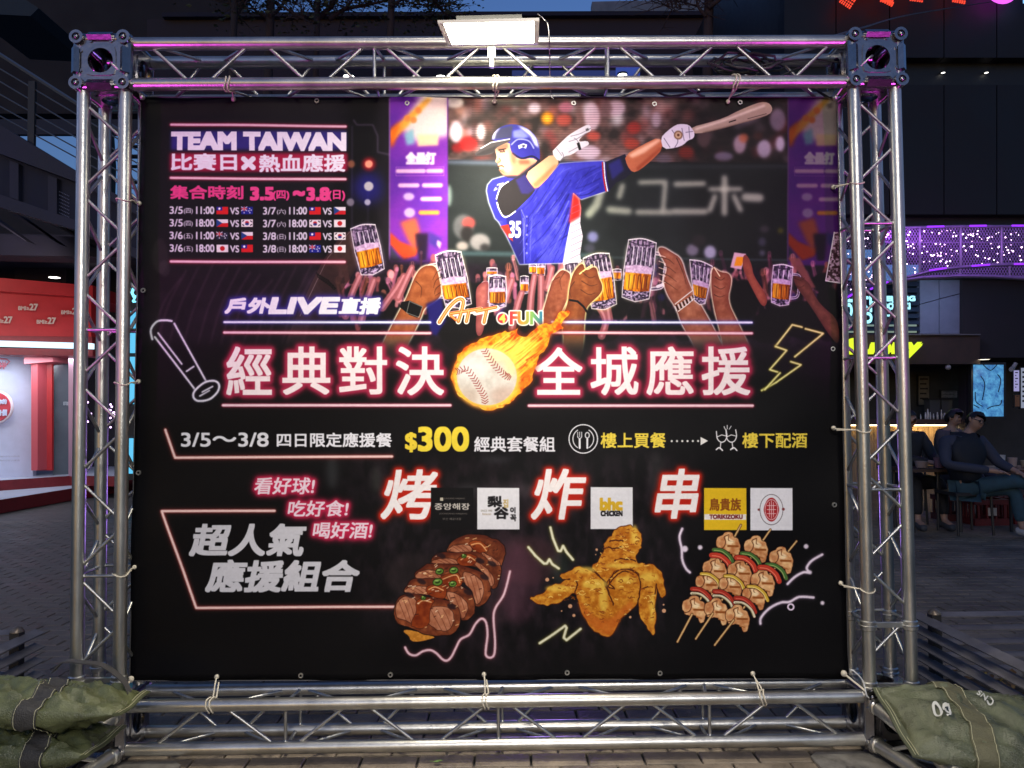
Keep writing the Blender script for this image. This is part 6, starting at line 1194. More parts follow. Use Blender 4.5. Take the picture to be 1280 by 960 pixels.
# ------------------------------------------------------------------ trees
MBARK = mat('bark', (.06, .042, .04), .9, var=.5, vs=6, bump=1, bs=18, stretch=(1, 1, .25)); 
def leafmat():
    m = mat('leaves', (.03, .045, .02), .6); nt = m.node_tree; g = nt.nodes.new('ShaderNodeNewGeometry'); cr = nt.nodes.new('ShaderNodeValToRGB'); cr.color_ramp.elements[0].color = (.015, .022, .012, 1); cr.color_ramp.elements[1].color = (.06, .085, .03, 1)
    nt.links.new(g.outputs['Random Per Island'], cr.inputs[0]); nt.links.new(cr.outputs[0], nt.nodes['Principled BSDF'].inputs['Base Color']); return m
MLEAF = leafmat()
def tree(px, y, wpx, limbs, label, leaves=900, seed=1, box=None, twigs=True):
    r = random.Random(seed); base = at(px, 45, y); rad = wpx/2/FPX*(y+3.05)
    root = thing('tree', label, 'tree', (base.x, y, 0), 'trees behind the truss')
    tb = MB(); top = at(px+4, -60, y); tb.path(smooth3([Vector((base.x-.1, y, 0)), Vector((base.x+.05, y, base.z*.4)), Vector((base.x-.03, y, base.z*.8)), base, top], 5), rad*1.15, 12, rad*.75); tb.build('trunk', MBARK, root, smooth=60)
    lb = MB(); tips = []
    for L_, w0 in limbs:
        pts = [at(a, b, y+r.uniform(-.15, .15)) for a, b in L_]; lb.path(smooth3(pts, 5), w0/2/FPX*(y+3.05), 8, w0*.25/2/FPX*(y+3.05)); tips += [p for p in smooth3(pts, 4)[3:]]
    if twigs:
        for p in tips:
            for k in range(3):
                d = Vector((r.uniform(-1, 1), r.uniform(-.6, .6), r.uniform(-.4, 1))).normalized()*r.uniform(.25, .8); q = p+d*.5+Vector((0, 0, r.uniform(-.05, .1))); lb.path([p, q, p+d], .012, 5, .003)
                for j in range(2): e = Vector((r.uniform(-1, 1), r.uniform(-.4, .4), r.uniform(-.5, .8))).normalized()*.3; lb.path([q, q+e], .006, 4, .002); tips_ = q+e
    lb.build('limb', MBARK, root, smooth=60)
    if leaves:
        lf = MB()
        for i in range(leaves):
            c = r.choice(tips)+Vector((r.gauss(0, .35), r.gauss(0, .35), r.gauss(0.1, .3))); s_ = r.uniform(.03, .065); R = Matrix.Rotation(r.uniform(0, 6.28), 3, 'Z') @ Matrix.Rotation(r.uniform(0, 3), 3, 'X')
            lf.add([R @ Vector(v)*s_+c for v in ((-1, 0, 0), (0, -.5, .1), (1, 0, 0), (0, .5, .1))], [(0, 1, 2, 3)])
        tag(lf.build('crown', MLEAF, root), kind='stuff')
tree(337, 11.5, 13, [([(337, 20), (350, 10), (362, -10), (372, -40)], 6), ([(335, 22), (318, 12), (306, -6)], 5), ([(340, 0), (372, 20), (380, 24)], 4), ([(338, -5), (320, -30), (300, -50)], 7), ([(340, -20), (370, -50), (400, -70)], 7)], 'dark tree trunk with spreading limbs left of the middle of the top truss', 620, 1)
tree(396, 12.5, 9, [([(393, 26), (410, 12), (423, -4), (440, -30)], 9), ([(412, 24), (430, 12), (458, 6), (484, 0), (510, -14)], 6.5), ([(400, 20), (388, 4), (380, -20)], 5), ([(430, 12), (445, -6), (452, -20)], 3.5)], 'leafy tree with a long limb reaching right above the dark rear building', 800, 2)
tree(488, 12.0, 11, [([(488, 8), (508, -4), (530, -12), (552, -20)], 5), ([(488, 0), (470, -20), (455, -30)], 5), ([(488, -10), (515, 4), (545, 8), (560, 6)], 2.5), ([(530, -8), (548, 10), (556, 18)], 2)], 'straight leafy tree trunk nearest the floodlight on its left', 1300, 3)
tree(885, 10.5, 15, [([(882, 20), (872, 6), (868, -20)], 5), ([(885, 10), (905, -6), (920, -30)], 7), ([(872, 8), (850, 2), (822, -4), (800, -6)], 2.5), ([(868, 12), (846, 10), (830, 6)], 1.6), ([(880, 0), (860, -8), (835, -16)], 2)], 'bare tree with thin twigs right of the floodlight', 0, 4)
tree(292, 11.0, 10, [([(290, 30), (300, 14), (308, -2)], 4.5), ([(292, 10), (284, -6), (275, -30)], 6), ([(306, 6), (312, -4), (330, -18)], 2)], 'slim dark tree at the left edge of the visible sky', 260, 5)
pl = MB().prism([at(740, 2, 17), at(900, -2, 17), at(900, 17, 17), at(740, 18.5, 17)], (0, .3, 0)); tag(pl.build('roof_sign_panel', mat('grey_panel', (.20, .24, .30), .6, var=.3, vs=2)), 'pale grey roof panel behind the bare tree twigs', 'panel')

# ------------------------------------------------------------------ right: dark department store wall
rb_ = thing('dark_building', 'tall near black building with panel joints at the upper right', 'building', at(1160, 300, 9.0))
YW = 9.0
MWALL = mat('store_panel', (.009, .0075, .010), .55, var=.3, vs=1.4, bump=.15, bs=6)
xs_ = [980, 1045, 1112, 1180, 1246, 1320, 1400]
for i in range(len(xs_)-1):
    g = .6
    MB().prism([at(xs_[i]+g, -160, YW), at(xs_[i+1]-g, -160, YW), at(xs_[i+1]-g, 72, YW), at(xs_[i]+g, 72, YW)], (0, .3, 0)).build('wall_panel', MWALL, rb_)
    MB().prism([at(xs_[i]+g, 106, YW), at(xs_[i+1]-g, 106, YW), at(xs_[i+1]-g, 268, YW), at(xs_[i]+g, 268, YW)], (0, .3, 0)).build('wall_panel', MWALL, rb_)
MB().prism([at(975, -165, YW+.2), at(1405, -165, YW+.2), at(1405, 345, YW+.2), at(975, 345, YW+.2)], (0, 6, 0)).build('wall_core', MBLK, rb_)
for i, x in enumerate((1179, 1233)):
    downlight(x, 91, YW+.15, .03, ('small lit lamp in the dark wall recess, left of the two', 'small lit lamp in the dark wall recess, right of the two')[i], 3)
# led roof letters, cut by the top of the frame
MLED = emat('red_led', (1.0, .07, .03), 1.1)
ls = thing('led_sign', 'red dotted led roof letters cut off by the top edge at the right', 'sign', at(1130, 4, YW-.3))
def led(strokes, m, name='letter'):
    b = MB()
    for st in strokes:
        P_ = smooth3([at(x, y, YW-.25) for x, y in st], 8)
        for i in range(len(P_)-1):
            d = P_[i+1]-P_[i]; n = max(1, int(d.length/.028)); q = Vector((d.z, 0, -d.x)).normalized()
            for k in range(n):
                for o_ in (-.09, -.055, -.02, .02, .055, .09): b.box(P_[i]+d*k/n+q*o_, (.020, .02, .020))
    b.build(name, m, ls)
led([[(1056, 6), (1075, -22), (1098, -52), (1108, -50), (1110, -20), (1108, 4)], [(1072, -18), (1110, -22)]], MLED); led([[(1120, -44), (1175, -48)], [(1150, -44), (1145, 5)]], MLED); led([[(1180, -46), (1236, -52)], [(1206, -48), (1198, 5)]], MLED)
led([[(1108, 4), (1110, 0)]], MLED)
MB().lathe(at(1255, -18, YW-.25), [(0, 0), (.27, 0), (.27, .05)], 24, (0, 1, 0)).build('disc', emat('magenta_led', (.9, .12, 1.0), 1.3), ls); MB().box(at(1283, -10, YW-.25), (.1, .03, .35)).build('letter', emat('blue_led', (.2, .5, 1.0), 1.5), ls)

# ------------------------------------------------------------------ right: mesh arch bridge with string lights
YA = 7.4
MGAL = mat('galvanised', (.22, .18, .28), .4, .4, var=.2)
ar = thing('arch_bridge', 'mesh clad footbridge with violet led strips right of the truss', 'footbridge', at(1160, 340, YA))
top = [(1040, 286), (1100, 285), (1160, 284), (1200, 283), (1280, 283), (1380, 284)]; bot = [(1040, 385), (1060, 372), (1100, 356), (1130, 348), (1165, 338.5), (1200, 334), (1235, 331.5), (1280, 330.5), (1380, 333)]; low = [(1040, 377), (1080, 357), (1120, 352), (1150, 347.5), (1200, 345), (1240, 345.5), (1280, 348), (1380, 360)]
def lin(L_, x):
    for a, b in zip(L_, L_[1:]):
        if a[0] <= x <= b[0]: return a[1]+(b[1]-a[1])*(x-a[0])/(b[0]-a[0])
    return L_[-1][1]
for L_, r in ((top, .022), (bot, .022), (low, .028)):
    MB().path([at(a, b, YA) for a, b in L_], r, 8).build('rail', MGAL, ar, smooth=60)
MB().path([at(a, 303, YA+.02) for a in (1040, 1160, 1280, 1380)], .012, 6).build('rail', MGAL, ar)
for x in (1092, 1150, 1201, 1252, 1310): MB().path([at(x, lin(top, x), YA), at(x, lin(bot, x), YA)], .018, 6).build('post', MGAL, ar)
for x in (1200, 1262): MB().path([at(x, lin(bot, x), YA), at(x, lin(low, x), YA)], .014, 6).build('post', MGAL, ar)
mw = MB(); st = 3.6
def clipseg(x, sgn):
    pts = []
    for k in range(0, 60):
        yy = 283+k*2.0; xx = x+sgn*k*1.15
        if 1042 < xx < 1378 and lin(top, xx) < yy < lin(low, xx): pts.append((xx, yy))
    return pts
for i in range(int(480/st)):
    for sgn in (1, -1):
        p_ = clipseg(980+i*st, sgn)
        if len(p_) > 1:
            a, b = at(*p_[0], YA), at(*p_[-1], YA); q = Vector((.0032, 0, 0)); mw.add([a-q, a+q, b+q, b-q, a-q+Vector((0, .004, 0)), b+q+Vector((0, .004, 0))], [(0, 1, 2, 3), (0, 4, 5, 2)])
tag(mw.build('wire_mesh', mat('mesh_wire', (.42, .28, .55), .5, .1), ar), kind='stuff')  # violet glow of the bridge is put into the wire colour
MV = emat('violet_led', (.30, .03, 1.0), 1.5)
for a, b, c, d in ((1159, 284, 1180, 283.5), (1212, 283, 1233, 282.6), (1265, 282.6, 1288, 282.6), (1162, 338.5, 1183, 335.5), (1215, 333, 1237, 331.4), (1268, 330.6, 1290, 330.6), (1088, 362, 1110, 353), (1056, 374, 1070, 366)):
    MB().path([at(a, b-.6, YA-.03), at(c, d-.6, YA-.03)], .013, 8).build('led_strip', MV, ar)
bu = MB(); rr = random.Random(12)
for i in range(210):
    x = rr.uniform(1044, 1300); y = rr.uniform(lin(top, x)+4, lin(bot, x)-2); bu.sphere(at(x, y, YA+.06), rr.choice((.005, .006, .008, .011)), 6, 4)
o = bu.build('bulbs', emat('fairy_glow', (1.0, .70, .98), 9)); sl = thing('fairy_lights', 'tiny white fairy lights strung inside the mesh footbridge', 'string lights', at(1180, 310, YA+.05)); o.parent = sl; o.matrix_parent_inverse = sl.matrix_world.inverted()
tag(o, kind='stuff')
lamp('bridge_glow', 'AREA', at(1210, 280, YA-.5), 16, (.55, .2, 1.0), at(1210, 345, YA+.1), 3.2, .1)  # added area light that spreads violet over the mesh
# ------------------------------------------------------------------ right: shop front
YC = 9.6
cf = thing('bar_building', 'dark bar front with louvres, blue grey panels and open interior at the right', 'building', at(1160, 500, YC))
MPB = mat('blue_grey_panel', (.20, .23, .33), .45, var=.25, vs=1.5); MLV = mat('louvre', (.03, .045, .075), .5)
for k in range(9): MB().prism([at(1040, 352+k*8, YC), at(1149, 352+k*8, YC), at(1149, 357.4+k*8, YC-.08), at(1040, 357.4+k*8, YC-.08)], (0, .03, 0)).build('louvre', MLV, cf)
for (a, b, c, d) in (((1150, 340), (1173.5, 340), (1173.5, 373.5), (1150, 380)), ((1174.5, 340), (1202.5, 340), (1202.5, 366), (1174.5, 373)), ((1150, 381), (1173.5, 374.5), (1173.5, 417), (1150, 417)), ((1174.5, 374), (1202.5, 367), (1202.5, 417), (1174.5, 417))):
    MB().prism([at(*q, YC-.02) for q in (a, b, c, d)], (0, .1, 0)).build('wall_panel', MPB, cf)
lamp('panel_fill', 'SPOT', at(1160, 352, YC-1.0), 20, (.6, .75, 1.0), at(1172, 392, YC), .2, spot=90)  # unseen spot added to brighten the blue grey panels
MB().prism([at(1203, 335, YC-.1), at(1400, 335, YC-.1), at(1400, 447, YC-.1), at(1203, 447, YC-.1)], (0, .3, 0)).build('upper_wall', MDARK, cf)
MB().prism([at(1040, 418, YC-.25), at(1225, 418, YC-.25), at(1225, 455, YC-.25), at(1040, 455, YC-.25)], (0, .3, 0)).build('fascia', mat('brown_fascia', (.045, .025, .018), .6, var=.3), cf)
MB().prism([at(1130, 417.3, YC-.3), at(1226, 417.3, YC-.3), at(1226, 418.8, YC-.3), at(1130, 418.8, YC-.3)], (0, .1, 0)).build('trim', mat('trim', (.12, .11, .12), .4), cf)
YI = 11.2
MB().prism([at(1000, 440, YI), at(1400, 440, YI), at(1400, 640, YI), at(1000, 640, YI)], (0, .2, 0)).build('back_wall', mat('bar_back_wall', (.055, .055, .058), .8, var=.35, vs=3), cf)
MB().prism([at(1203, 448, YC), at(1400, 448, YC), at(1400, 452, YI), at(1203, 452, YI)], (0, 0, .1)).build('ceiling', MBLK, cf)
MB().prism([at(1000, 455, YC), at(1225, 455, YC), at(1225, 458, YI), at(1000, 458, YI)], (0, 0, .1)).build('ceiling', MBLK, cf)
MB().prism([at(1207, 455, YC+.1), at(1214, 455, YC+.1), at(1214, 600, YC+.1), at(1207, 600, YC+.1)], (0, .2, 0)).build('pier', MDARK, cf)
# back board behind the footbridge: lit signs
s1 = thing('blue_sign', 'pale blue lit sign boards seen through the footbridge mesh', 'sign', at(1100, 335, 8.6))
for a, b, c, d in ((1052, 331, 1148, 349), (1055, 312, 1092, 321)): MB().prism([at(a, b, 8.6), at(c, b, 8.6), at(c, d, 8.6), at(a, d, 8.6)], (0, .1, 0)).build('board', emat('blue_board', (.10, .26, .62), .75), s1)
text_mesh('ATTRACTION', at(1057, 346, 8.55), (1, 0, 0), (0, 0, 1), 1.0, .15, 'lettering', emat('blue_letters', (.45, .7, 1.0), 1.4), s1, bold=.008) if False else None
MCY = emat('cyan_letters', (.35, .85, 1.0), 1.5)
s2 = thing('cyan_letter_sign', 'glowing cyan letters on the louvres behind the right truss column', 'sign', at(1110, 385, YC-.3))
k = (YC-.3+3.05)/FPX
for s_, x, y, w_, h_ in (('HEIJANG', 1100, 378, 44.5, 7.5), ('DOOKKI', 1104, 386.5, 34, 7.5), ('CAFE', 1106, 395, 26, 7)):
    text_mesh(s_, at(x, y, YC-.3), (1, 0, 0), (0, 0, 1), w_*k, h_*k, 'lettering', MCY, s2, bold=.010)
text_mesh('해장', at(1057, 404, YC-.3), (1, 0, 0), (0, 0, 1), 36*k, 36*k, 'lettering', MCY, s2, bold=.010)
s3 = thing('yellow_neon_sign', 'yellow neon script lettering on the brown bar fascia', 'sign', at(1100, 440, YC-.5))
text_mesh('Sunny', at(1056, 446.5, YC-.42), (1, 0, 0), (0, 0, 1), 92*k, 22*k, 'lettering', emat('yellow_neon', (.72, .90, .02), 1.2), s3, bold=.03, shear=6*k)
# blue artwork screen with lamp above
sc = thing('video_screen', 'upright bright blue screen with dark branch pattern on the bar wall', 'screen', at(1236, 490, YC-.1))
def screen_mat():
    m = bpy.data.materials.new('screen_picture'); m.use_nodes = True; nt = m.node_tree; b = nt.nodes['Principled BSDF']; L = nt.links.new; g = nt.nodes.new('ShaderNodeNewGeometry')
    n = nt.nodes.new('ShaderNodeTexNoise'); n.inputs['Scale'].default_value = 9; n.inputs['Detail'].default_value = 8; n.inputs['Roughness'].default_value = .75; cr = nt.nodes.new('ShaderNodeValToRGB'); cr.color_ramp.elements[0].position = .32; cr.color_ramp.elements[0].color = (.01, .07, .32, 1); cr.color_ramp.elements[1].position = .72; cr.color_ramp.elements[1].color = (.16, .58, .95, 1)
    L(g.outputs['Position'], n.inputs[0]); L(n.outputs[0], cr.inputs[0]); L(cr.outputs[0], b.inputs['Emission Color']); b.inputs['Emission Strength'].default_value = .85; b.inputs['Base Color'].default_value = (.01, .01, .02, 1); return m
MB().prism([at(1217, 456, YC-.15), at(1254.5, 456, YC-.15), at(1254.5, 520.5, YC-.15), at(1217, 520.5, YC-.15)], (0, .02, 0)).build('picture', screen_mat(), sc)
MB().prism([at(1214, 453, YC-.14), at(1257.5, 453, YC-.14), at(1257.5, 523.5, YC-.14), at(1214, 523.5, YC-.14)], (0, .08, 0)).build('casing', MBLK, sc)
br_ = MB()
for L_ in ([(1229, 456), (1238, 463), (1246, 456)], [(1252, 500), (1250, 506), (1240, 508), (1234, 511)], [(1219, 490), (1220, 502), (1228, 508)], [(1228, 500), (1231, 480), (1226, 470)], [(1248, 490), (1251, 475), (1247, 468)], [(1217, 506), (1224, 510)]): br_.path(smooth3([at(x, y, YC-.16) for x, y in L_], 4), .008, 5)
br_.build('branch_pattern', mat('screen_branch', (.005, .02, .06), .6), sc)
wl = thing('wall_lamp', 'small lit wall lamp shining down above the blue screen', 'lamp', at(1230, 447, YC-.3)); MB().lathe(at(1230, 447.5, YC-.3), [(.06, 0), (.09, -.02)], 12).lathe(at(1230, 447.5, YC-.3), [(.0, 0), (.06, 0)], 12).build('shade', MDARK, wl); MB().lathe(at(1230, 449.5, YC-.3), [(0, 0), (.085, 0)], 14).build('bulb', emat('lamp_glow', (1, .9, .7), 2.5), wl)
lamp('screen_lamp', 'SPOT', at(1230, 450, YC-.32), 9, (1, .88, .68), at(1230, 500, YC-.2), .05, spot=110)
tag(MB().sphere(at(1185, 459, YC-.2), .045, 12, 8).tube(at(1185, 452, YC-.2), at(1185, 457, YC-.2), .02, 8).build('dome_camera', mat('dome', (.3, .3, .3), .3), smooth=60), 'small pale dome lamp under the brown bar fascia', 'lamp')
tag(MB().tube(at(1270, 454, YC-.3), at(1266, 460, YC-.3), .03, 10).tube(at(1266, 460, YC-.3), at(1264, 462, YC-.35), .035, 10).build('spotlight', mat('spot_grey', (.3, .3, .3), .4), smooth=50), 'small grey spotlight under the bar ceiling right of the blue screen', 'lamp')
def framed(x0, y0, x1, y1, y, label, m, em=None, name='framed_poster', lines=3):
    r = thing(name, label, 'poster', at((x0+x1)/2, y1, y)); MB().prism([at(x0-1.2, y0-1.2, y), at(x1+1.2, y0-1.2, y), at(x1+1.2, y1+1.2, y), at(x0-1.2, y1+1.2, y)], (0, .04, 0)).build('frame', MBLK, r); MB().prism([at(x0, y0, y-.006), at(x1, y0, y-.006), at(x1, y1, y-.006), at(x0, y1, y-.006)], (0, .005, 0)).build('print', m, r)
    q = MB()
    for k in range(lines):
        yy = y0+(y1-y0)*(.08+.84*k/max(1, lines)); q.prism([at(x0+1.5, yy, y-.009), at(x1-1.5-(k % 2)*2, yy, y-.009), at(x1-1.5-(k % 2)*2, yy+(y1-y0)*.05, y-.009), at(x0+1.5, yy+(y1-y0)*.05, y-.009)], (0, .002, 0))
    tag(q.build('motif', MDARK, r), kind='stuff')
framed(1148.5, 470, 1161.5, 506, YI-.06, 'narrow pale framed poster on the bar wall left of the glass dispenser', mat('poster_paper', (.22, .19, .15), .7, var=.25, vs=9), lines=5)
framed(1177, 488.5, 1196.5, 497, YI-.05, 'small white notice on the bar wall above the glass dispenser', mat('notice', (.28, .26, .26), .7, var=.4, vs=20), lines=2)
framed(1267.5, 463, 1274, 489, YC-.12, 'narrow lit violet picture right of the blue screen', emat('violet_picture', (.45, .42, .8), .7), lines=6); framed(1269, 494, 1274.5, 508, YC-.12, 'small brown picture below the lit violet one', mat('brown_picture', (.25, .12, .05), .6), lines=2); framed(1276.5, 460, 1290, 510, YC-.12, 'lit picture cut by the right edge of the photo', emat('lit_picture', (.4, .45, .6), .6), lines=7)
# counter, shelf with glasses, dispenser
MWOOD = mat('counter_wood', (.42, .27, .12), .6, var=.4, vs=6, stretch=(6, 1, .4))
ct = thing('bar_counter', 'bar counter with warm lit plank front behind the seated people', 'counter', at(1150, 600, 10.2))
MB().prism([at(1040, 524, 10.0), at(1216, 524, 10.0), at(1216, 531, 10.0), at(1040, 531, 10.0)], (0, .6, 0)).build('worktop', mat('worktop', (.06, .03, .02), .5), ct)
for i in range(22):
    x = 1052+i*6.8
    if x > 1184: break
    MB().prism([at(x, 532, 10.25), at(x+6.3, 532, 10.25), at(x+6.3, 620, 10.25), at(x, 620, 10.25)], (0, .05, 0)).build('plank', MWOOD, ct)
MB().prism([at(1189, 531, 10.1), at(1216, 531, 10.1), at(1216, 625, 10.1), at(1189, 625, 10.1)], (0, .3, 0)).build('end_panel', MBLK, ct)
MB().tube(at(1050, 531.6, 10.12), at(1187, 531.6, 10.12), .012, 6).build('light_tube', emat('warm_tube', (1, .72, .35), 9), ct)
lamp('counter_lamp', 'AREA', at(1150, 532.5, 10.12), 5.5, (1, .74, .42), at(1150, 600, 10.3), 1.8, .04)
gl = mat('clear_glass', (.5, .55, .55), .1, spec=.8, var=.1)
for i, (x, h_, w_) in enumerate(((1151, 6, 2), (1157, 9, 2.4), (1160, 13, 3), (1163, 9, 2.4), (1167, 7, 2.2), (1172, 9, 3), (1177, 12, 2.2), (1181, 8, 4), (1128, 8, 3))):
    p = at(x, 524, 10.1); s_ = 13.15/FPX; L_ = ['short clear glass at the left end of the bar shelf', 'second clear glass from the left on the bar shelf', 'tallest pale bottle on the left of the bar shelf', 'fourth glass from the left on the bar shelf', 'fifth glass from the left, just left of the dispenser base', 'wide glass in front of the dispenser', 'slim tall glass in front of the dispenser', 'bowl shaped glass at the right end of the bar shelf', 'clear glass on the counter behind the right truss column'][i]
    tag(MB().lathe(p, [(w_*s_/2*.8, 0), (w_*s_/2, h_*s_*.5), (w_*s_/2*.6, h_*s_*.75), (w_*s_/2*.5, h_*s_)], 10).build('drinking_glass', gl, smooth=60), L_, 'glass', 'glasses on the bar shelf')
ds = thing('glass_dispenser', 'large clear twin drink dispenser on the bar counter', 'dispenser', at(1176, 520, 10.3))
for x in (1162, 1177): MB().prism([at(x, 500, 10.3), at(x+13.5, 500, 10.3), at(x+12.5, 522, 10.3), at(x+1, 522, 10.3)], (0, .18, 0)).build('tank', mat('tank_glass', (.10, .11, .12), .15, spec=.7), ds); MB().prism([at(x-.5, 498, 10.28), at(x+14, 498, 10.28), at(x+14, 500, 10.28), at(x-.5, 500, 10.28)], (0, .22, 0)).build('lid', MBLK, ds)

# ------------------------------------------------------------------ seated people
def skin_mesh(name, verts, edges, rad, m, parent, sub=2):
    me = bpy.data.meshes.new(name); me.from_pydata(verts, edges, []); o = bpy.data.objects.new(name+'_tmp', me); C.objects.link(o)
    md = o.modifiers.new('s', 'SKIN'); ly = me.skin_vertices[0].data
    for i, r in enumerate(rad): ly[i].radius = r if hasattr(r, '__len__') else (r, r); ly[i].use_root = (i == 0)
    sd = o.modifiers.new('u', 'SUBSURF'); sd.levels = sub; sd.render_levels = sub
    bpy.context.view_layer.update(); ev = o.evaluated_get(bpy.context.evaluated_depsgraph_get()); nm = bpy.data.meshes.new_from_object(ev)
    bpy.data.objects.remove(o); bpy.data.meshes.remove(me); nm.name = name; nm.materials.clear(); nm.materials.append(m); nm.polygons.foreach_set('use_smooth', [True]*len(nm.polygons))
    r_ = bpy.data.objects.new(name, nm); link(r_, parent); return r_
MSK = mat('skin', (.36, .21, .15), .5, var=.1); MHAIR = mat('hair', (.012, .010, .010), .45)
def person(label, loc, rz, J, shirt, trous, shoe, hair=1., vest=None, glasses=False, sleeve=None):
    """J: joints in metres in the person's own frame; looks along -y"""
    root = bpy.data.objects.new('person', None); link(root); root.location = loc; root.rotation_euler = (0, 0, rz); tag(root, label, 'person')
    n = {}; V, E, R = [], [], []
    def v(k, p, r, link_=None):
        n[k] = len(V); V.append(tuple(p)); R.append(r)
        if link_ is not None: E.append((n[link_], n[k]))
    g = lambda k: Vector(J[k])
    v('pelvis', g('pelvis'), (.145, .115)); v('waist', g('waist'), (.14, .11), 'pelvis'); v('chest', g('chest'), (.155, .115), 'waist'); v('neck0', g('neck'), .058, 'chest')
    hd = g('head'); fw = Vector(J.get('look', (0, -1, 0))).normalized(); up = (hd-g('neck')).normalized()
    v('neck1', g('neck')+(hd-g('neck'))*.45, .05, 'neck0'); v('jaw', hd-up*.055+fw*.02, (.062, .068), 'neck1'); v('mid', hd+up*.0, (.074, .086), 'jaw'); v('crown', hd+up*.065-fw*.01, (.068, .08), 'mid')
    v('nose', hd+fw*.095-up*.015, .010, 'mid')
    for s in ('l', 'r'):
        v('sh'+s, g('sh'+s), .062, 'chest'); v('el'+s, g('el'+s), .043, 'sh'+s); v('wr'+s, g('wr'+s), .028, 'el'+s)
        d = (g('wr'+s)-g('el'+s)).normalized(); side = d.cross(Vector((0, 0, 1))).normalized(); v('pa'+s, g('wr'+s)+d*.05, (.036, .018), 'wr'+s)
        for k in range(4): p = g('wr'+s)+d*.09+side*(k-1.5)*.019; v('f%d%s' % (k, s), p+Vector((0, 0, -.004)), .009, 'pa'+s); v('g%d%s' % (k, s), p+d*(.045-.006*abs(k-1.5))+Vector((0, 0, -.022)), .007, 'f%d%s' % (k, s))
        v('t'+s, g('wr'+s)+d*.035+side*.045+Vector((0, 0, -.01)), .010, 'pa'+s)
        v('hip'+s, g('hip'+s), .085, 'pelvis'); v('kn'+s, g('kn'+s), .058, 'hip'+s); v('an'+s, g('an'+s), .036, 'kn'+s); v('to'+s, g('to'+s), .034, 'an'+s)
    skin_mesh('body', V, E, R, MSK, root, 2)
    tv = [g('pelvis'), g('waist'), g('chest'), g('chest')+(g('neck')-g('chest'))*.6]; te = [(0, 1), (1, 2), (2, 3)]; tr = [(.165, .135), (.165, .135), (.172, .135), (.092, .085)]
    for s in ('l', 'r'):
        b = len(tv); tv += [g('sh'+s), g('el'+s), g('el'+s)+(g('wr'+s)-g('el'+s))*(.9 if not sleeve else sleeve)]; te += [(2, b), (b, b+1), (b+1, b+2)]; tr += [.078, .06, .045]
    skin_mesh('shirt', tv, te, tr, shirt, root, 2)
    if vest: skin_mesh('vest', [g('pelvis'), g('waist'), g('chest'), g('chest')+(g('neck')-g('chest'))*.7]+[g('chest')+(g('sh'+s)-g('chest'))*.95 for s in 'lr'], [(0, 1), (1, 2), (2, 3), (2, 4), (2, 5)], [(.185, .15), (.195, .16), (.195, .16), (.10, .09), .12, .12], vest, root, 2)
    tv, te, tr = [g('pelvis')], [], [(.15, .12)]
    for s in ('l', 'r'):
        b = len(tv); tv += [g('hip'+s), g('kn'+s), g('an'+s)+(g('kn'+s)-g('an'+s))*.12]; te += [(0, b), (b, b+1), (b+1, b+2)]; tr += [.105, .078, .058]
    skin_mesh('trousers', tv, te, tr, trous, root, 2)
    for s in ('l', 'r'):
        d = (g('to'+s)-g('an'+s)); skin_mesh('shoe', [g('an'+s)+Vector((0, 0, -.02)), g('an'+s)-d.normalized()*.05+Vector((0, 0, -.055)), g('an'+s)+d*.55+Vector((0, 0, -.03)), g('to'+s)+d.normalized()*.03], [(0, 1), (0, 2), (2, 3)], [.05, .045, .05, .038], shoe, root, 2)
    hb = MB(); hc = hd+up*.05-fw*.012
    R_ = .098*hair; sd_ = fw.cross(up).normalized(); nu, nv = 18, 12
    def hp(i, j): th = 2*math.pi*i/nu; ph = math.pi*j/nv; return (math.sin(ph)*math.cos(th), math.sin(ph)*math.sin(th), math.cos(ph))
    vi = {}
    for j in range(nv):
        for i in range(nu):
            q = [hp(i, j), hp(i+1, j), hp(i+1, j+1), hp(i, j+1)]; m_ = [sum(t[k] for t in q)/4 for k in range(3)]
            lim = .42 if m_[0] > .35 else (-.15 if m_[0] > -.1 else -.75)
            if m_[2] < lim: continue
            for t in q:
                kk = tuple(round(a_, 4) for a_ in t)
                if kk not in vi:
                    vi[kk] = len(hb.v); rg = 1+.05*math.sin(t[0]*17+t[1]*23); p_ = hd-fw*.012+up*.022+fw*t[0]*R_*1.02*rg+sd_*t[1]*R_*.88*rg+up*t[2]*R_*1.0*rg; hb.v.append(tuple(p_))
            ids = [vi[tuple(round(a_, 4) for a_ in t)] for t in q]; ids = [x_ for n_, x_ in enumerate(ids) if x_ not in ids[:n_]]
            if len(ids) > 2: hb.f.append(tuple(ids))
    hb.build('hair', MHAIR, root, smooth=70, inv=False)
    side = fw.cross(up).normalized()
    for s in (-1, 1): MB().sphere(hd+side*s*.082+up*-.005, .022, 8, 6, (.5, .8, 1.3)).build('ear', MSK, root, smooth=70, inv=False); MB().sphere(hd+fw*.078+side*s*.03+up*.008, .009, 8, 5).build('eye', MBLK, root, inv=False)
    MB().box(hd+fw*.088-up*.047, (.035, .008, .006), Matrix.Rotation(math.atan2(fw.x, -fw.y)*1., 3, 'Z')).build('mouth', mat('lips', (.3, .12, .1), .5), root, inv=False)
    if glasses:
        gb = MB()
        for s in (-1, 1): c = hd+fw*.098+side*s*.033+up*.006; gb.path([c+side*math.cos(t)*.027+up*math.sin(t)*.02 for t in np.linspace(0, 6.283, 13)[:-1]], .0035, 5, closed=True); gb.path([c+side*s*.027, hd+side*s*.088+up*.01], .003, 4)
        gb.build('glasses', MBLK, root, inv=False)
    return root
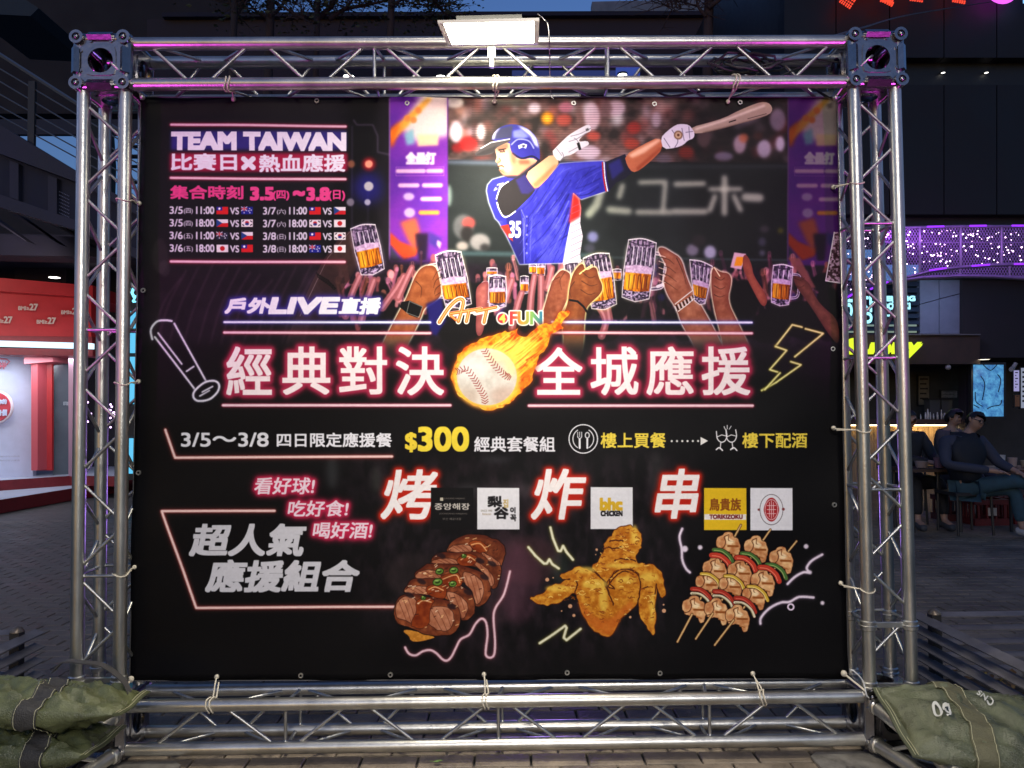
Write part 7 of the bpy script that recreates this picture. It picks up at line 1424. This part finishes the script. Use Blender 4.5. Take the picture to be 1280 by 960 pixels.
def chair(loc, label, rz=0):
    t = bpy.data.objects.new('cafe_chair', None); link(t); t.location = loc; t.rotation_euler = (0, 0, rz); tag(t, label, 'chair', 'dark chairs outside the bar'); mc = mat('chair_black', (.02, .018, .02), .5)
    MB().box((0, 0, .44), (.42, .42, .035)).build('seat', mc, t, inv=False); MB().box((0, .2, .72), (.40, .03, .2)).build('backrest', mc, t, inv=False)
    for a in (-1, 1):
        for b in (-1, 1): MB().tube((a*.19, b*.19, 0), (a*.18, b*.18, .42 if b < 0 else .82), .014, 8).build('leg', mc, t, inv=False)
def table(loc, label, w=.7, d=.7, h=.73, c=(.06, .035, .025)):
    t = bpy.data.objects.new('cafe_table', None); link(t); t.location = loc; tag(t, label, 'table', 'low tables outside the bar'); MB().box((0, 0, h-.02), (w, d, .035)).build('tabletop', mat('table_wood', c, .5, var=.2), t, inv=False)
    for a in (-1, 1):
        for b in (-1, 1): MB().tube((a*(w/2-.05), b*(d/2-.05), 0), (a*(w/2-.05), b*(d/2-.05), h-.04), .018, 8).build('leg', MBLK, t, inv=False)
def crate(loc, label, c, rz=0):
    t = bpy.data.objects.new('beer_crate', None); link(t); t.location = loc; t.rotation_euler = (0, 0, rz); tag(t, label, 'crate', 'plastic crates outside the bar'); m = mat('crate_plastic', c, .4, var=.15)
    for (x, y, sx, sy) in ((0, -.14, .4, .02), (0, .14, .4, .02), (-.19, 0, .02, .26), (.19, 0, .02, .26)):
        MB().box((x, y, .04), (sx, sy, .08)).build('lower_rail', m, t, inv=False); MB().box((x, y, .27), (sx, sy, .06)).build('upper_rail', m, t, inv=False)
        for k in (-.38, -.13, .13, .38): MB().box((x+k*(sx if sx > sy else 0), y+k*(sy if sy > sx else 0), .16), (.022 if sx > sy else .02, .022 if sy > sx else .02, .17)).build('rib', m, t, inv=False)
    MB().box((.0, -.155, .16), (.10, .008, .09)).build('label', mat('crate_label', (.5, .42, .36), .6), t, inv=False); MB().box((0, 0, .01), (.37, .26, .015)).build('floor', m, t, inv=False)
YP = 5.25
pm = at(1215, 640, YP)                        # main sitter
def Jn(dx=0., **k):
    J = dict(pelvis=(0, .05, .53), waist=(0, .06, .70), chest=(0, .04, .95), neck=(0, .02, 1.10), head=(.01, -.03, 1.235), shl=(-.19, .03, 1.03), ell=(-.26, -.02, .78), wrl=(-.06, -.20, .66), shr=(.19, .03, 1.03), elr=(.27, -.03, .80), wrr=(.12, -.24, .67), hipl=(-.10, 0, .50), hipr=(.10, 0, .50), knl=(-.14, -.42, .52), knr=(.14, -.42, .52), anl=(-.15, -.46, .10), anr=(.15, -.46, .10), tol=(-.16, -.60, .05), tor=(.16, -.60, .05)); J.update(k); return J
J1 = Jn(pelvis=(-.02, .0, .52), waist=(-.05, .0, .70), chest=(-.06, -.02, .93), neck=(-.01, -.03, 1.09), head=(.05, -.07, 1.215), look=(.25, -1, -.18), shl=(-.26, -.02, 1.0), ell=(-.33, -.14, .76), wrl=(.10, -.30, .70), shr=(.13, -.02, 1.0), elr=(.25, -.12, .77), wrr=(.32, -.28, .70), hipl=(-.06, -.04, .5), hipr=(.10, -.02, .5), knl=(.30, -.30, .60), anl=(.62, -.30, .50), tol=(.76, -.34, .47), knr=(.36, -.20, .50), anr=(.40, -.24, .10), tor=(.43, -.40, .05))
person('seated man in glasses and dark vest with legs crossed outside the bar', (pm.x-.02, YP, 0), 0, J1, mat('shirt_bluegrey', (.036, .042, .07), .8, var=.15, bump=.3), mat('jeans', (.028, .070, .10), .85, var=.25, vs=12, bump=.3), mat('white_shoe', (.5, .48, .47), .6), .95, mat('vest_navy', (.005, .008, .016), .7, var=.2, bump=.3), True)
chair((pm.x-.02, YP+.1, 0), 'dark chair under the man in glasses')
pB_ = at(1148, 640, 6.0)
J2 = Jn(look=(.6, -1, -.2), wrl=(.1, -.36, .74), ell=(-.2, -.14, .80), elr=(.24, -.12, .78), wrr=(.16, -.38, .74), head=(.0, -.05, 1.24))
person('man in a black shirt seated half hidden behind the right truss column', (pB_.x-.08, 6.05, 0), 0, J2, mat('black_shirt', (.014, .014, .016), .7, bump=.3), mat('black_trousers', (.012, .012, .016), .8), mat('dark_shoe', (.05, .05, .055), .6), .9)
chair((pB_.x-.08, 6.2, 0), 'dark chair under the man in the black shirt')
pC_ = at(1193, 640, 7.0)
person('person with tied dark hair seated behind the man in glasses', (pC_.x, 7.0, 0), .5, Jn(), mat('pale_top', (.07, .06, .065), .8), mat('dark_trousers', (.02, .02, .03), .8), MBLK, 1.12)
chair((pC_.x, 7.15, 0), 'dark chair under the person with tied hair', .5)
tA = at(1164, 640, 5.6); table((tA.x-.05, 5.6, 0), 'low dark table with cups in front of the man in the black shirt', .62, .5, .70)
tB = at(1285, 640, 5.6); table((tB.x, 5.7, 0), 'dark table with a white cup at the right edge of the photo', .75, .7, .68, (.09, .03, .02))
def cup(p, r, h, m, label, cat='cup'):
    tag(MB().lathe(p, [(0, 0), (r*.78, 0), (r, h), (r*.9, h), (r*.7, .01)], 14).build('paper_cup' if cat == 'cup' else 'food_tray', m, smooth=50), label, cat)
cup((tA.x+.02, 5.45, .705), .055, .11, mat('pink_cup', (.25, .12, .14), .6), 'pink striped paper cup on the low dark table'); cup((tA.x-.16, 5.48, .705), .07, .07, mat('paper_bag', (.25, .19, .18), .7), 'crumpled pale paper cup left of the pink striped cup'); cup((tA.x+.17, 5.50, .705), .08, .03, mat('yellow_dish', (.38, .28, .14), .6), 'small yellowish dish right of the pink striped cup', 'dish')
cup((at(1250, 580, 5.5).x, 5.5, .685), .055, .15, mat('white_cup', (.48, .48, .50), .6), 'tall white paper cup on the table at the right edge'); cup((at(1265, 560, 5.8).x, 5.8, .685), .05, .10, mat('pale_jar', (.40, .30, .27), .6), 'short pale jar behind the tall white cup'); cup((at(1277, 560, 5.8).x, 5.75, .685), .05, .07, mat('cream_jar', (.36, .30, .22), .6), 'low cream pot at the right edge of the table')
for i, (px, y, c, l) in enumerate(((1230, 6.0, (.14, .012, .014), 'red plastic crate under the man in glasses, left of his white shoe'), (1247, 6.25, (.13, .012, .014), 'red plastic crate behind the jeans of the man in glasses'), (1276, 6.1, (.14, .014, .016), 'red plastic crate at the right edge of the photo'), (1192, 6.4, (.10, .03, .03), 'dull red crate under the low dark table'))): crate((at(px, 640, y).x, y, 0), l, c, .05*i)
lamp('bar_fill', 'AREA', at(1215, 470, 8.2), 1.5, (1, .8, .6), (pm.x, 6, .6), 1.5, .6)  # unseen area light added to brighten the seated people
lamp('fill_right', 'AREA', (6.5, -1.0, 4.2), 5, (.62, .72, 1.0), (5.6, 6.0, .8), 1.5, 1.0)  # added fill over the bar seating, no real street source
lamp('fill_left', 'AREA', (-6.5, 0.0, 4.2), 30, (.62, .68, 1.0), (-6.5, 7.0, .2), 1.8, 1.2)  # added fill for the ground and booth side at the left

# a fallen leaf on the paving
lf = MB(); p = atz(547, 952, .012)
lf.path([p+Vector((-.02, 0, 0)), p+Vector((-.03, .004, .002))], .0012, 5); lf.add([p+Vector(v) for v in ((-.02, 0, 0), (0, -.012, .003), (.022, 0, .006), (0, .012, .002), (0, 0, -.0015))], [(0, 1, 4), (1, 2, 4), (2, 3, 4), (3, 0, 4)])
tag(lf.build('fallen_leaf', mat('fresh_leaf', (.12, .2, .05), .6)), 'small green leaf lying on the paving in front of the bottom truss', 'leaf')
